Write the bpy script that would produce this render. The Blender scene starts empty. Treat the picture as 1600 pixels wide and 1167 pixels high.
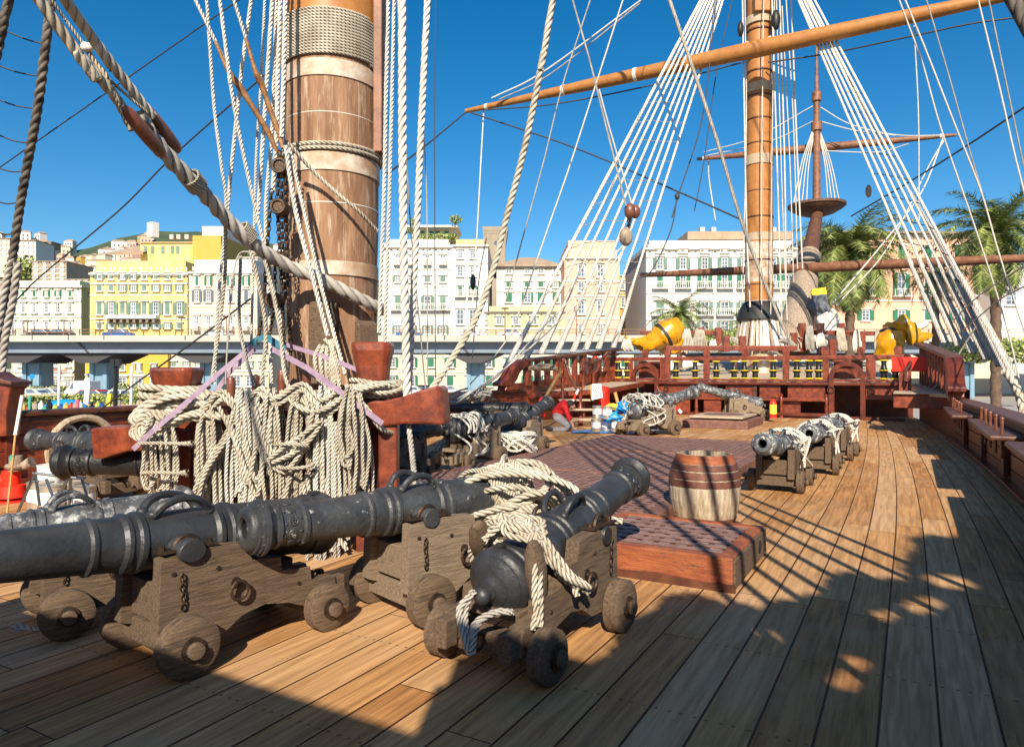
import bpy, math, random
import numpy as np
from mathutils import Vector, Matrix, noise
random.seed(7)
R=math.radians; PI=math.pi
S=bpy.context.scene; COL=S.collection
# ---------------- camera ----------------
H=1.55; TH=R(29.5); FPX=1100.0; HY=580.0
cam=bpy.data.objects.new('camera',bpy.data.cameras.new('camera')); COL.objects.link(cam)
cam.location=(0,0,H); cam.rotation_euler=(PI/2,0,TH)
cam.data.lens=FPX/1600*36; cam.data.sensor_width=36; cam.data.shift_y=-3.5/1600
cam.data.clip_start=.05; cam.data.clip_end=4000
S.camera=cam
# ---------------- sky, sun, exposure ----------------
SH=(-.62,1.35)                       # shadow run per metre of height
sd=Vector((-SH[0],-SH[1],1)).normalized()
elev=math.asin(sd.z)
W=bpy.data.worlds.new('World'); S.world=W; W.use_nodes=True
nt=W.node_tree; bg=nt.nodes['Background']; sky=nt.nodes.new('ShaderNodeTexSky')
sky.sky_type='NISHITA'; sky.sun_disc=False; sky.sun_elevation=elev
sky.sun_rotation=math.atan2(sd.x,sd.y); sky.ozone_density=2.6; sky.dust_density=.6; sky.air_density=.9
hsv=nt.nodes.new('ShaderNodeHueSaturation'); hsv.inputs['Saturation'].default_value=1.42; hsv.inputs['Hue'].default_value=.495
nt.links.new(sky.outputs[0],hsv.inputs['Color']); nt.links.new(hsv.outputs[0],bg.inputs['Color'])
bg.inputs['Strength'].default_value=.092
sun=bpy.data.objects.new('sun',bpy.data.lights.new('sun','SUN')); COL.objects.link(sun)
sun.data.energy=5.0; sun.data.angle=R(.55); sun.data.color=(1,.89,.73)
sun.rotation_euler=sd.to_track_quat('Z','Y').to_euler()
S.view_settings.view_transform='Standard'; S.view_settings.look='None'
S.view_settings.exposure=.56; S.view_settings.gamma=1
# ---------------- pixel helpers: where a seen point stands in the ship's frame ----------------
FW=Vector((-math.sin(TH),math.cos(TH),0)); RT=Vector((math.cos(TH),math.sin(TH),0)); UP=Vector((0,0,1)); EYE=Vector((0,0,H))
def D(px,py,d): return EYE+FW*d+RT*((px-800)/FPX*d)+UP*((HY-py)/FPX*d)
def G(px,py,z=0.0):
    d=(H-z)*FPX/(py-HY); return D(px,py,d)
def YP(px,py,Y):
    v=D(px,py,1)-EYE; return EYE+v*(Y/v.y)
def XP(px,py,X):
    v=D(px,py,1)-EYE; return EYE+v*(X/v.x)
# ---------------- materials ----------------
MT={}
def mat(name,col,rough=.6,metal=0,c2=None,nscale=8,nstr=.5,bump=0,bscale=30,stretch=(1,1,1),c3=None,c3s=3,c3t=.6,coat=0,spec=.5,c3w=.08):
    m=bpy.data.materials.new(name); m.use_nodes=True; t=m.node_tree; N=t.nodes; L=t.links
    b=N['Principled BSDF']; b.inputs['Roughness'].default_value=rough; b.inputs['Metallic'].default_value=metal
    b.inputs['Base Color'].default_value=(*col,1); b.inputs['Specular IOR Level'].default_value=spec
    if coat: b.inputs['Coat Weight'].default_value=coat; b.inputs['Coat Roughness'].default_value=.25
    tc=N.new('ShaderNodeTexCoord'); mp=N.new('ShaderNodeMapping'); mp.inputs['Scale'].default_value=stretch
    L.new(tc.outputs['Object'],mp.inputs[0]); out=None
    if c2:
        n=N.new('ShaderNodeTexNoise'); n.inputs['Scale'].default_value=nscale; n.inputs['Detail'].default_value=7; n.inputs['Roughness'].default_value=.62
        L.new(mp.outputs[0],n.inputs['Vector'])
        r=N.new('ShaderNodeValToRGB'); r.color_ramp.elements[0].position=.5-nstr*.2; r.color_ramp.elements[1].position=.5+nstr*.2
        r.color_ramp.elements[0].color=(*col,1); r.color_ramp.elements[1].color=(*c2,1)
        L.new(n.outputs[0],r.inputs[0]); out=r.outputs[0]
        if c3:
            n3=N.new('ShaderNodeTexNoise'); n3.inputs['Scale'].default_value=c3s; n3.inputs['Detail'].default_value=9; n3.inputs['Roughness'].default_value=.7
            L.new(mp.outputs[0],n3.inputs['Vector'])
            r3=N.new('ShaderNodeValToRGB'); r3.color_ramp.elements[0].position=c3t; r3.color_ramp.elements[1].position=c3t+c3w
            L.new(n3.outputs[0],r3.inputs[0]); mx=N.new('ShaderNodeMix'); mx.data_type='RGBA'
            L.new(r3.outputs[0],mx.inputs[0]); L.new(out,mx.inputs[6]); mx.inputs[7].default_value=(*c3,1); out=mx.outputs[2]
        L.new(out,b.inputs['Base Color'])
    if bump:
        n2=N.new('ShaderNodeTexNoise'); n2.inputs['Scale'].default_value=bscale; n2.inputs['Detail'].default_value=6
        L.new(mp.outputs[0],n2.inputs['Vector']); bp=N.new('ShaderNodeBump'); bp.inputs['Strength'].default_value=bump; bp.inputs['Distance'].default_value=.01
        L.new(n2.outputs[0],bp.inputs['Height']); L.new(bp.outputs[0],b.inputs['Normal'])
    MT[name]=m; return m
def ropemat(name,c1,c2,bump=.9,rough=.9):
    m=bpy.data.materials.new(name); m.use_nodes=True; t=m.node_tree; N=t.nodes; L=t.links; b=N['Principled BSDF']
    b.inputs['Roughness'].default_value=rough; b.inputs['Specular IOR Level'].default_value=.2
    uv=N.new('ShaderNodeUVMap'); sp=N.new('ShaderNodeSeparateXYZ'); L.new(uv.outputs[0],sp.inputs[0])
    a=N.new('ShaderNodeMath'); a.operation='SUBTRACT'; L.new(sp.outputs[0],a.inputs[0]); L.new(sp.outputs[1],a.inputs[1])
    k=N.new('ShaderNodeMath'); k.operation='MULTIPLY'; k.inputs[1].default_value=3*PI; L.new(a.outputs[0],k.inputs[0])
    s=N.new('ShaderNodeMath'); s.operation='COSINE'; L.new(k.outputs[0],s.inputs[0])
    ab=N.new('ShaderNodeMath'); ab.operation='ABSOLUTE'; L.new(s.outputs[0],ab.inputs[0])
    bp=N.new('ShaderNodeBump'); bp.inputs['Strength'].default_value=bump; bp.inputs['Distance'].default_value=.012
    L.new(ab.outputs[0],bp.inputs['Height'])
    tc=N.new('ShaderNodeTexCoord'); n=N.new('ShaderNodeTexNoise'); n.inputs['Scale'].default_value=5; n.inputs['Detail'].default_value=8
    L.new(tc.outputs['Object'],n.inputs['Vector'])
    f=N.new('ShaderNodeTexNoise'); f.inputs['Scale'].default_value=260; L.new(tc.outputs['Object'],f.inputs['Vector'])
    b2=N.new('ShaderNodeBump'); b2.inputs['Strength'].default_value=.35; b2.inputs['Distance'].default_value=.003
    L.new(f.outputs[0],b2.inputs['Height']); L.new(bp.outputs[0],b2.inputs['Normal']); L.new(b2.outputs[0],b.inputs['Normal'])
    r=N.new('ShaderNodeValToRGB'); r.color_ramp.elements[0].position=.32; r.color_ramp.elements[1].position=.66
    r.color_ramp.elements[0].color=(*c1,1); r.color_ramp.elements[1].color=(*c2,1); L.new(n.outputs[0],r.inputs[0])
    gm=N.new('ShaderNodeMapRange'); gm.inputs['From Min'].default_value=.02; gm.inputs['From Max'].default_value=.45; gm.inputs['To Min'].default_value=.42; gm.inputs['To Max'].default_value=1; L.new(ab.outputs[0],gm.inputs['Value'])
    mg=N.new('ShaderNodeMix'); mg.data_type='RGBA'; mg.blend_type='MULTIPLY'; mg.inputs[0].default_value=1; L.new(r.outputs[0],mg.inputs[6]); L.new(gm.outputs[0],mg.inputs[7])
    L.new(mg.outputs[2],b.inputs['Base Color'])
    MT[name]=m; return m
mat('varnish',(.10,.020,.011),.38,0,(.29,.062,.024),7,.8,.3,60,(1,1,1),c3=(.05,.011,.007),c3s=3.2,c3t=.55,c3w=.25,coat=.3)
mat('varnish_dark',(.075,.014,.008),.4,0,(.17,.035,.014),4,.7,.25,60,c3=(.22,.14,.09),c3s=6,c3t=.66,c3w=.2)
mat('rail_wood',(.06,.02,.012),.45,0,(.15,.055,.03),6,.8,.3,50,(1,1,1),c3=(.26,.17,.12),c3s=7,c3t=.62,c3w=.2)
mat('grey_oak',(.07,.043,.026),.85,0,(.215,.145,.088),9,1.0,.8,40,(.7,6,9),c3=(.035,.024,.018),c3s=4,c3t=.57,c3w=.12)
mat('wheel_wood',(.15,.09,.05),.85,0,(.38,.28,.185),13,.9,.8,50,(5,5,1.2),c3=(.30,.13,.04),c3s=3,c3t=.58,c3w=.12)
mat('pale_plank',(.36,.27,.18),.8,0,(.55,.44,.31),10,.7,.4,40,(1,6,6))
mat('gun_black',(.022,.023,.026),.45,.25,(.06,.062,.066),5,.9,.35,45,c3=(.42,.41,.38),c3s=14,c3t=.69,c3w=.06)
mat('gun_worn',(.03,.032,.036),.5,.3,(.085,.088,.09),6,.9,.5,45,c3=(.50,.48,.44),c3s=17,c3t=.60,c3w=.10)
mat('gun_peeled',(.05,.052,.055),.5,.35,(.16,.165,.17),6,.9,.6,40,c3=(.58,.57,.54),c3s=13,c3t=.52,c3w=.12)
mat('gun_dark',(.012,.012,.013),.45,.2,(.028,.028,.03),5,.9,.35,45)
mat('bore',(.008,.008,.008),.9)
mat('iron',(.035,.032,.03),.55,.7,(.12,.07,.04),25,.8,.5,80,c3=(.28,.11,.03),c3s=14,c3t=.60,c3w=.15)
mat('steel',(.30,.33,.36),.3,.9)
mat('white_paint',(.78,.76,.72),.6,0,(.66,.63,.57),9,.8)
mat('band_paint',(.62,.54,.44),.6,0,(.40,.24,.13),3,.5,.2,30,(1,1,1),c3=(.22,.09,.03),c3s=2.5,c3t=.64,c3w=.1)
mat('mast_orange',(.46,.20,.05),.5,0,(.36,.14,.035),3,.7,.1,20)
mat('mast_weathered',(.16,.072,.034),.8,0,(.38,.215,.12),3,.9,.6,22,(3.2,3.2,.38),c3=(.49,.37,.26),c3s=4.5,c3t=.52,c3w=.14)
mat('spar_grey',(.22,.15,.10),.85,0,(.45,.36,.27),8,.8,.5,40,(2,2,.5))
mat('spar_brown',(.15,.06,.03),.55,0,(.30,.13,.065),5,.7,.2,30)
mat('cask_wood',(.27,.19,.11),.85,0,(.60,.51,.38),9,.95,.6,30,(4,4,.45),c3=(.36,.16,.05),c3s=3,c3t=.60,c3w=.1)
mat('cask_hoop',(.10,.035,.025),.6,.2,(.20,.08,.05),8,.8,.3,60)
mat('grating_wood',(.13,.055,.04),.7,0,(.25,.125,.09),7,.8,.4,50,c3=(.42,.31,.25),c3s=6,c3t=.62,c3w=.12)
mat('oak_pale',(.15,.105,.068),.85,0,(.34,.255,.17),9,1.0,.8,40,(.7,6,9),c3=(.07,.05,.035),c3s=4,c3t=.58,c3w=.12)
mat('sprit_brown',(.07,.03,.018),.6,0,(.17,.075,.04),6,.8,.3,30)
mat('hatch_side',(.20,.045,.018),.6,0,(.42,.125,.04),5,.9,.6,40,(1,1,6),c3=(.05,.03,.02),c3s=2.5,c3t=.56,c3w=.08)
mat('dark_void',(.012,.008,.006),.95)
mat('yellow_band',(.85,.62,.02),.4)
mat('black_paint',(.012,.012,.012),.4)
mat('yellow_vinyl',(.75,.36,.006),.3,0,(.50,.21,.004),5,.8,.6,5,coat=.3)
mat('black_strap',(.02,.02,.02),.6)
mat('canvas_dark',(.09,.10,.13),.85,0,(.16,.17,.2),6,.7,.5,20)
mat('canvas_white',(.74,.72,.68),.9,0,(.6,.58,.52),6,.7,.5,12)
mat('strap_lilac',(.26,.17,.25),.75,0,(.38,.28,.37),12,.8)
mat('strap_teal',(.03,.16,.22),.7)
mat('red_cloth',(.72,.02,.02),.75,0,(.55,.012,.014),9,.7,.4,12)
mat('grey_cloth',(.26,.25,.25),.85,0,(.36,.34,.34),9,.7,.4,12)
mat('skin',(.55,.27,.17),.55); mat('hair',(.035,.022,.015),.7)
mat('red_paint',(.75,.03,.012),.45); mat('label_yellow',(.88,.7,.05),.5)
mat('blue_plastic',(.01,.22,.62),.35,0,(.02,.34,.8),7,.8,.5,14)
mat('tin',(.52,.46,.37),.35,.6,(.62,.56,.46),9,.8)
mat('paper',(.86,.86,.84),.7); mat('ink',(.02,.02,.03),.8)
mat('deal',(.62,.36,.12),.6,0,(.5,.26,.07),6,.8)
ropemat('rope_cream',(.40,.335,.245),(.66,.60,.49))
ropemat('rope_white',(.66,.60,.50),(.80,.76,.68))
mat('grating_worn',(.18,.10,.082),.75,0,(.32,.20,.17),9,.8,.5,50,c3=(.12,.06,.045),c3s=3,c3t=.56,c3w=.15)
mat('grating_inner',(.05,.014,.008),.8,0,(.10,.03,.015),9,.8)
ropemat('rope_tan',(.42,.31,.19),(.60,.48,.33))
ropemat('rope_grey',(.34,.31,.27),(.52,.48,.42))
ropemat('rope_tarred',(.05,.042,.035),(.20,.17,.14))
mat('wire',(.04,.04,.045),.6)
mat('leather_brown',(.19,.075,.025),.5,0,(.38,.20,.08),14,.8,.4,40)
mat('block_wood',(.12,.035,.018),.45,0,(.24,.08,.04),8,.8,.3,40,coat=.3)
# ---------------- mesh helpers ----------------
class MB:
    def __init__(s): s.v=[]; s.f=[]; s.m=[]; s.sm=[]; s.mi=0
    def add(s,vs,fs,smooth=False,M=None):
        o=len(s.v)
        if M is not None: vs=[M@Vector(a) for a in vs]
        s.v+= [tuple(a) for a in vs]
        for f in fs: s.f.append([i+o for i in f]); s.m.append(s.mi); s.sm.append(smooth)
        return s
    def box(s,c,d,M=None,rz=0):
        x,y,z=d[0]/2,d[1]/2,d[2]/2
        vs=[(a*x,b*y,e*z) for a in(-1,1) for b in(-1,1) for e in(-1,1)]
        T=Matrix.Translation(Vector(c))@Matrix.Rotation(rz,4,'Z')
        if M is not None: T=M@T
        return s.add(vs,[(0,1,3,2),(4,6,7,5),(0,4,5,1),(2,3,7,6),(0,2,6,4),(1,5,7,3)],False,T)
    def beam(s,a,b,w,h,up=(0,0,1)):
        a=Vector(a); b=Vector(b); x=(b-a); L=x.length; x.normalize(); y=Vector(up).cross(x).normalized(); z=x.cross(y)
        M=Matrix((x,y,z)).transposed().to_4x4(); M.translation=(a+b)/2
        return s.box((0,0,0),(L,w,h),M)
    def cyl(s,a,b,r0,r1=None,n=16,caps=True,smooth=True):
        a=Vector(a); b=Vector(b); r1=r0 if r1 is None else r1
        x=(b-a).normalized(); y=x.orthogonal().normalized(); z=x.cross(y)
        vs=[]; 
        for p,r in((a,r0),(b,r1)):
            for i in range(n):
                t=2*PI*i/n; vs.append(p+y*(r*math.cos(t))+z*(r*math.sin(t)))
        s.add(vs,[(i,(i+1)%n,n+(i+1)%n,n+i) for i in range(n)],smooth)
        if caps: s.add(vs[:n],[list(range(n))[::-1]]); s.add(vs[n:],[list(range(n))])
        return s
    def lathe(s,prof,M,n=28,smooth=True,capend=True):   # prof [(x,r)] about local X
        vs=[];fs=[]
        for x,r in prof:
            for i in range(n):
                t=2*PI*i/n; vs.append((x,r*math.cos(t),r*math.sin(t)))
        for k in range(len(prof)-1):
            for i in range(n): fs.append((k*n+i,k*n+(i+1)%n,(k+1)*n+(i+1)%n,(k+1)*n+i))
        s.add(vs,fs,smooth,M)
        return s
    def prism(s,poly,y0,y1,M=None,smooth=False):        # poly in local XZ, extruded on Y
        n=len(poly); vs=[(x,y0,z) for x,z in poly]+[(x,y1,z) for x,z in poly]
        fs=[list(range(n)),list(range(n,2*n))[::-1]]+[(i,n+i,n+(i+1)%n,(i+1)%n) for i in range(n)]
        return s.add(vs,fs,smooth,M)
    def sphere(s,c,r,n=14,m=9,M=None,sc=(1,1,1)):
        vs=[];fs=[]
        for j in range(m+1):
            p=PI*j/m
            for i in range(n):
                t=2*PI*i/n; vs.append((c[0]+sc[0]*r*math.sin(p)*math.cos(t),c[1]+sc[1]*r*math.sin(p)*math.sin(t),c[2]+sc[2]*r*math.cos(p)))
        for j in range(m):
            for i in range(n): fs.append((j*n+i,(j+1)*n+i,(j+1)*n+(i+1)%n,j*n+(i+1)%n))
        return s.add(vs,fs,True,M)
    def torus(s,c,R0,r,axis='Z',n=24,k=8,M=None,a0=0,a1=2*PI):
        full=abs(a1-a0-2*PI)<1e-6; vs=[];fs=[]; nn=n if full else n+1
        for i in range(nn):
            t=a0+(a1-a0)*i/n
            for j in range(k):
                q=2*PI*j/k; rr=R0+r*math.cos(q); h=r*math.sin(q)
                p=(rr*math.cos(t),rr*math.sin(t),h)
                if axis=='X': p=(p[2],p[0],p[1])
                if axis=='Y': p=(p[0],p[2],p[1])
                vs.append((p[0]+c[0],p[1]+c[1],p[2]+c[2]))
        for i in range(n):
            for j in range(k):
                a=i*k; b=((i+1)%nn)*k; fs.append((a+j,b+j,b+(j+1)%k,a+(j+1)%k))
        return s.add(vs,fs,True,M)
    def tube(s,pts,r,n=6,M=None,step=.05):
        P=crs(pts,step); v,f,u=tubearr(P,r,n,0); return s.add(v.tolist(),f.tolist(),True,M)
    def build(s,name,mats,parent=None,bevel=0,loc=None):
        me=bpy.data.meshes.new(name); me.from_pydata(s.v,[],s.f)
        mats=mats if isinstance(mats,(list,tuple)) else [mats]
        for m in mats: me.materials.append(MT[m] if isinstance(m,str) else m)
        me.polygons.foreach_set('material_index',s.m); me.polygons.foreach_set('use_smooth',s.sm); me.update()
        if any(s.sm): me.set_sharp_from_angle(angle=R(38))
        o=bpy.data.objects.new(name,me); COL.objects.link(o)
        if loc is not None: o.location=loc
        if parent: o.parent=parent
        if bevel:
            b=o.modifiers.new('bevel','BEVEL'); b.width=bevel; b.segments=2; b.limit_method='ANGLE'; b.angle_limit=R(40)
        return o
def crs(pts,step):
    P=[np.array(p[:3],float) for p in pts]
    if len(P)==2:
        n=max(1,int(np.linalg.norm(P[1]-P[0])/step)); return np.array([P[0]+(P[1]-P[0])*i/n for i in range(n+1)])
    out=[]; Q=[2*P[0]-P[1]]+P+[2*P[-1]-P[-2]]
    for i in range(1,len(Q)-2):
        a,b,c,d=Q[i-1:i+3]; n=max(1,int(math.ceil(np.linalg.norm(c-b)/step)))
        t=(np.arange(n)/n)[:,None]
        out.append(.5*((2*b)+(c-a)*t+(2*a-5*b+4*c-d)*t**2+(3*b-a-3*c+d)*t**3))
    out.append(P[-1][None,:]); return np.vstack(out)
def tubearr(P,r,n,lob,turn=7.0):
    N=len(P); T=np.gradient(P,axis=0); T/=np.maximum(np.linalg.norm(T,axis=1),1e-9)[:,None]
    U=np.zeros_like(P); a=np.array([0,0,1.]) if abs(T[0][2])<.9 else np.array([1.,0,0]); u=np.cross(T[0],a); u/=np.linalg.norm(u); U[0]=u
    for i in range(1,N):
        u=u-T[i]*np.dot(u,T[i]); u/=max(np.linalg.norm(u),1e-9); U[i]=u
    V=np.cross(T,U); L=np.concatenate([[0],np.cumsum(np.linalg.norm(np.diff(P,axis=0),axis=1))])
    r=np.asarray(r,float)*np.ones(N); vv=L/(r.mean()*turn)
    th=np.arange(n)*2*PI/n
    if lob: rr=r[:,None]*((.62 if lob>3 else .75)+(.44 if lob>3 else .30)*np.abs(np.cos(1.5*(th[None,:]-2*PI*vv[:,None]))))
    else: rr=r[:,None]*np.ones((1,n))
    X=P[:,None,:]+rr[:,:,None]*(np.cos(th)[None,:,None]*U[:,None,:]+np.sin(th)[None,:,None]*V[:,None,:])
    i=np.arange(N-1)[:,None]*n; j=np.arange(n)[None,:]; j2=(j+1)%n
    F=np.stack([i+j,i+j2,i+n+j2,i+n+j],-1).reshape(-1,4)
    u0=np.broadcast_to(j/n,(N-1,n)); u1=np.broadcast_to((j+1)/n,(N-1,n)); a0=np.broadcast_to(vv[:-1,None],(N-1,n)); a1=np.broadcast_to(vv[1:,None],(N-1,n))
    UV=np.stack([u0,a0,u1,a0,u1,a1,u0,a1],-1).reshape(-1,2)
    return X.reshape(-1,3),F,UV
def ropes(name,lines,m,parent=None,lob=False,n=None,step=None):
    """lines: list of (points, radius); every line goes into ONE rope object"""
    Vs=[];Fs=[];Us=[];o=0
    for pts,r in lines:
        rm=float(np.mean(r)); st=step or (rm*.75 if lob else max(rm*3,.04))
        P=crs(pts,st); 
        if not np.isscalar(r): r=np.interp(np.linspace(0,1,len(P)),np.linspace(0,1,len(r)),r)
        v,f,u=tubearr(P,r,n or ((24 if rm>.045 else 15 if rm>.024 else 9) if lob else 7),(4 if rm>.045 else 3) if lob else 0)
        Vs.append(v);Fs.append(f+o);Us.append(u);o+=len(v)
    V=np.vstack(Vs);F=np.vstack(Fs);U=np.vstack(Us)
    me=bpy.data.meshes.new(name); me.vertices.add(len(V)); me.vertices.foreach_set('co',V.ravel())
    me.loops.add(len(F)*4); me.loops.foreach_set('vertex_index',F.ravel().astype(np.int32))
    me.polygons.add(len(F)); me.polygons.foreach_set('loop_start',np.arange(len(F),dtype=np.int32)*4)
    me.update(calc_edges=True); me.polygons.foreach_set('use_smooth',np.ones(len(F),bool))
    uv=me.uv_layers.new(name='UVMap'); uv.data.foreach_set('uv',U.ravel()); me.materials.append(MT[m]); me.update()
    ob=bpy.data.objects.new(name,me); COL.objects.link(ob)
    if parent: ob.parent=parent
    return ob
def tag(o,label=None,cat=None,group=None,kind=None):
    if label: o['label']=label
    if cat: o['category']=cat
    if group: o['group']=group
    if kind: o['kind']=kind
    return o
def thing(name,label,cat,loc=(0,0,0),rz=0,group=None):
    o=bpy.data.objects.new(name,None); COL.objects.link(o); o.location=loc; o.rotation_euler=(0,0,rz); o.empty_display_size=.2
    return tag(o,label,cat,group)
def world_thing(name,label,cat,base,group=None):   # parts are modelled in ship coordinates; the Empty stands at the base
    o=thing(name,label,cat,base,0,group); o['_b']=tuple(base); return o
def settle():                                      # keep parts of world_thing where they were modelled
    for o in list(bpy.data.objects):
        if '_b' in o:
            b=Vector(o['_b'])
            for c in o.children: c.location=c.location-b
            del o['_b']
def dup(root,label,loc=None,rz=None,group=None):
    def cp(o,par):
        c=o.copy(); COL.objects.link(c); c.parent=par
        for ch in o.children: cp(ch,c)
        return c
    r=cp(root,None); r['label']=label
    if group: r['group']=group
    if loc is not None: r.location=loc
    if rz is not None: r.rotation_euler=(0,0,rz)
    return r
def setmat(o,m,i=0):
    o.material_slots[i].link='OBJECT'; o.material_slots[i].material=MT[m]
# ================= SETTING =================
def struct(o): o['kind']='structure'; return o
XC=-4.72
def wid(Y): 
    t=min(max((Y-7)/19,0),1.3); return 6.0-1.05*t**1.8
def deckmat():
    m=bpy.data.materials.new('deck_planks'); m.use_nodes=True; t=m.node_tree; N=t.nodes; L=t.links; b=N['Principled BSDF']
    def M(op,a,c=None,d=None):
        n=N.new('ShaderNodeMath'); n.operation=op
        for i,x in enumerate((a,c,d)):
            if x is None: continue
            if isinstance(x,(int,float)): n.inputs[i].default_value=x
            else: L.new(x,n.inputs[i])
        return n.outputs[0]
    uv=N.new('ShaderNodeUVMap'); sp=N.new('ShaderNodeSeparateXYZ'); L.new(uv.outputs[0],sp.inputs[0]); u,v=sp.outputs[0],sp.outputs[1]
    us=M('DIVIDE',u,.232); ui=M('FLOOR',us); uf=M('FRACT',us)
    wn=N.new('ShaderNodeTexWhiteNoise'); wn.noise_dimensions='1D'; L.new(ui,wn.inputs['W'])
    vs=M('DIVIDE',M('ADD',v,M('MULTIPLY',wn.outputs[0],7)),2.7); vi=M('FLOOR',vs); vf=M('FRACT',vs)
    cb=N.new('ShaderNodeCombineXYZ'); L.new(ui,cb.inputs[0]); L.new(vi,cb.inputs[1])
    w2=N.new('ShaderNodeTexWhiteNoise'); w2.noise_dimensions='3D'; L.new(cb.outputs[0],w2.inputs['Vector'])
    # seams
    e1=M('MINIMUM',uf,M('SUBTRACT',1,uf)); e2=M('MULTIPLY',M('MINIMUM',vf,M('SUBTRACT',1,vf)),2.7/.232*1.6)
    ed=M('MINIMUM',e1,e2)
    sr=N.new('ShaderNodeMapRange'); sr.inputs['From Min'].default_value=.016; sr.inputs['From Max'].default_value=.034; L.new(ed,sr.inputs['Value'])
    # grain
    gc=N.new('ShaderNodeCombineXYZ'); L.new(M('ADD',M('MULTIPLY',u,26),M('MULTIPLY',w2.outputs[0],50)),gc.inputs[0]); L.new(M('MULTIPLY',v,1.6),gc.inputs[1])
    g=N.new('ShaderNodeTexNoise'); g.inputs['Scale'].default_value=1; g.inputs['Detail'].default_value=8; g.inputs['Distortion'].default_value=.7; L.new(gc.outputs[0],g.inputs['Vector'])
    r=N.new('ShaderNodeValToRGB'); cr=r.color_ramp; cr.elements[0].color=(.17,.070,.022,1); cr.elements[0].position=0; cr.elements[1].color=(.53,.33,.20,1)
    for p,c in((.3,(.40,.185,.064,1)),(.5,(.50,.26,.100,1)),(.75,(.56,.33,.16,1))):
        e=cr.elements.new(p); e.color=c
    L.new(M('ADD',M('ADD',M('MULTIPLY',w2.outputs[0],.52),.12),M('MULTIPLY',g.outputs[0],.36)),r.inputs[0])
    gr=N.new('ShaderNodeMapRange'); gr.inputs['From Min'].default_value=.35; gr.inputs['From Max'].default_value=.65; gr.inputs['To Min'].default_value=.72; gr.inputs['To Max'].default_value=1.15; L.new(g.outputs[0],gr.inputs['Value'])
    mu=N.new('ShaderNodeMix'); mu.data_type='RGBA'; mu.blend_type='MULTIPLY'; mu.inputs[0].default_value=1; L.new(r.outputs[0],mu.inputs[6]); L.new(gr.outputs[0],mu.inputs[7])
    # worn pale / grey patches and stains
    pn=N.new('ShaderNodeTexNoise'); pn.inputs['Scale'].default_value=.9; pn.inputs['Detail'].default_value=9; pn.inputs['Roughness'].default_value=.72; L.new(uv.outputs[0],pn.inputs['Vector'])
    pr=N.new('ShaderNodeValToRGB'); pr.color_ramp.elements[0].position=.48; pr.color_ramp.elements[1].position=.72; L.new(pn.outputs[0],pr.inputs[0])
    pm=N.new('ShaderNodeMix'); pm.data_type='RGBA'; L.new(M('MULTIPLY',pr.outputs[0],.55),pm.inputs[0]); L.new(mu.outputs[2],pm.inputs[6]); pm.inputs[7].default_value=(.50,.34,.20,1)
    sn=N.new('ShaderNodeTexNoise'); sn.inputs['Scale'].default_value=9; sn.inputs['Detail'].default_value=10; sn.inputs['Roughness'].default_value=.8; L.new(uv.outputs[0],sn.inputs['Vector'])
    s2=N.new('ShaderNodeValToRGB'); s2.color_ramp.elements[0].position=.62; s2.color_ramp.elements[1].position=.70; L.new(sn.outputs[0],s2.inputs[0])
    sm=N.new('ShaderNodeMix'); sm.data_type='RGBA'; L.new(M('MULTIPLY',s2.outputs[0],.45),sm.inputs[0]); L.new(pm.outputs[2],sm.inputs[6]); sm.inputs[7].default_value=(.12,.07,.045,1)
    pd=M('MULTIPLY',M('SUBTRACT',M('PINGPONG',M('MULTIPLY',uf,2),.5),.22),.116); qd_=M('MULTIPLY',M('SUBTRACT',M('FRACT',M('DIVIDE',v,.9)),.5),.9)
    rd_=M('SQRT',M('ADD',M('MULTIPLY',pd,pd),M('MULTIPLY',qd_,qd_))); pg=M('MULTIPLY',M('LESS_THAN',rd_,.010),.55)
    pq=N.new('ShaderNodeMix'); pq.data_type='RGBA'; L.new(pg,pq.inputs[0]); L.new(sm.outputs[2],pq.inputs[6]); pq.inputs[7].default_value=(.08,.035,.015,1); sm=pq
    fm=N.new('ShaderNodeMix'); fm.data_type='RGBA'; L.new(sr.outputs[0],fm.inputs[0]); fm.inputs[6].default_value=(.07,.025,.012,1); L.new(sm.outputs[2],fm.inputs[7])
    L.new(fm.outputs[2],b.inputs['Base Color'])
    rr=N.new('ShaderNodeMapRange'); rr.inputs['To Min'].default_value=.52; rr.inputs['To Max'].default_value=.85; b.inputs['Specular IOR Level'].default_value=.18; L.new(pn.outputs[0],rr.inputs['Value']); L.new(rr.outputs[0],b.inputs['Roughness'])
    hb=M('ADD',M('MULTIPLY',sr.outputs[0],1.0),M('ADD',M('MULTIPLY',g.outputs[0],.35),M('MULTIPLY',w2.outputs[0],.25)))
    bp=N.new('ShaderNodeBump'); bp.inputs['Strength'].default_value=.55; bp.inputs['Distance'].default_value=.006; L.new(hb,bp.inputs['Height']); L.new(bp.outputs[0],b.inputs['Normal'])
    MT['deck']=m
deckmat()
def deck():
    me=bpy.data.meshes.new('deck'); vs=[];uvs=[];fs=[]; NX=6; Ys=[-5+i*.75 for i in range(46)]
    for Y in Ys:
        for i in range(NX+1):
            k=-1+2*i/NX; vs.append((XC+k*(wid(Y)+.05),Y,0)); uvs.append((k*6.05+.04,Y))
    for a in range(len(Ys)-1):
        for i in range(NX): fs.append((a*(NX+1)+i,a*(NX+1)+i+1,(a+1)*(NX+1)+i+1,(a+1)*(NX+1)+i))
    me.from_pydata(vs,[],fs); uv=me.uv_layers.new(name='UVMap')
    for l in me.loops: uv.data[l.index].uv=uvs[l.vertex_index]
    me.materials.append(MT['deck']); o=bpy.data.objects.new('deck',me); COL.objects.link(o); struct(o)
deck()
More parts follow.
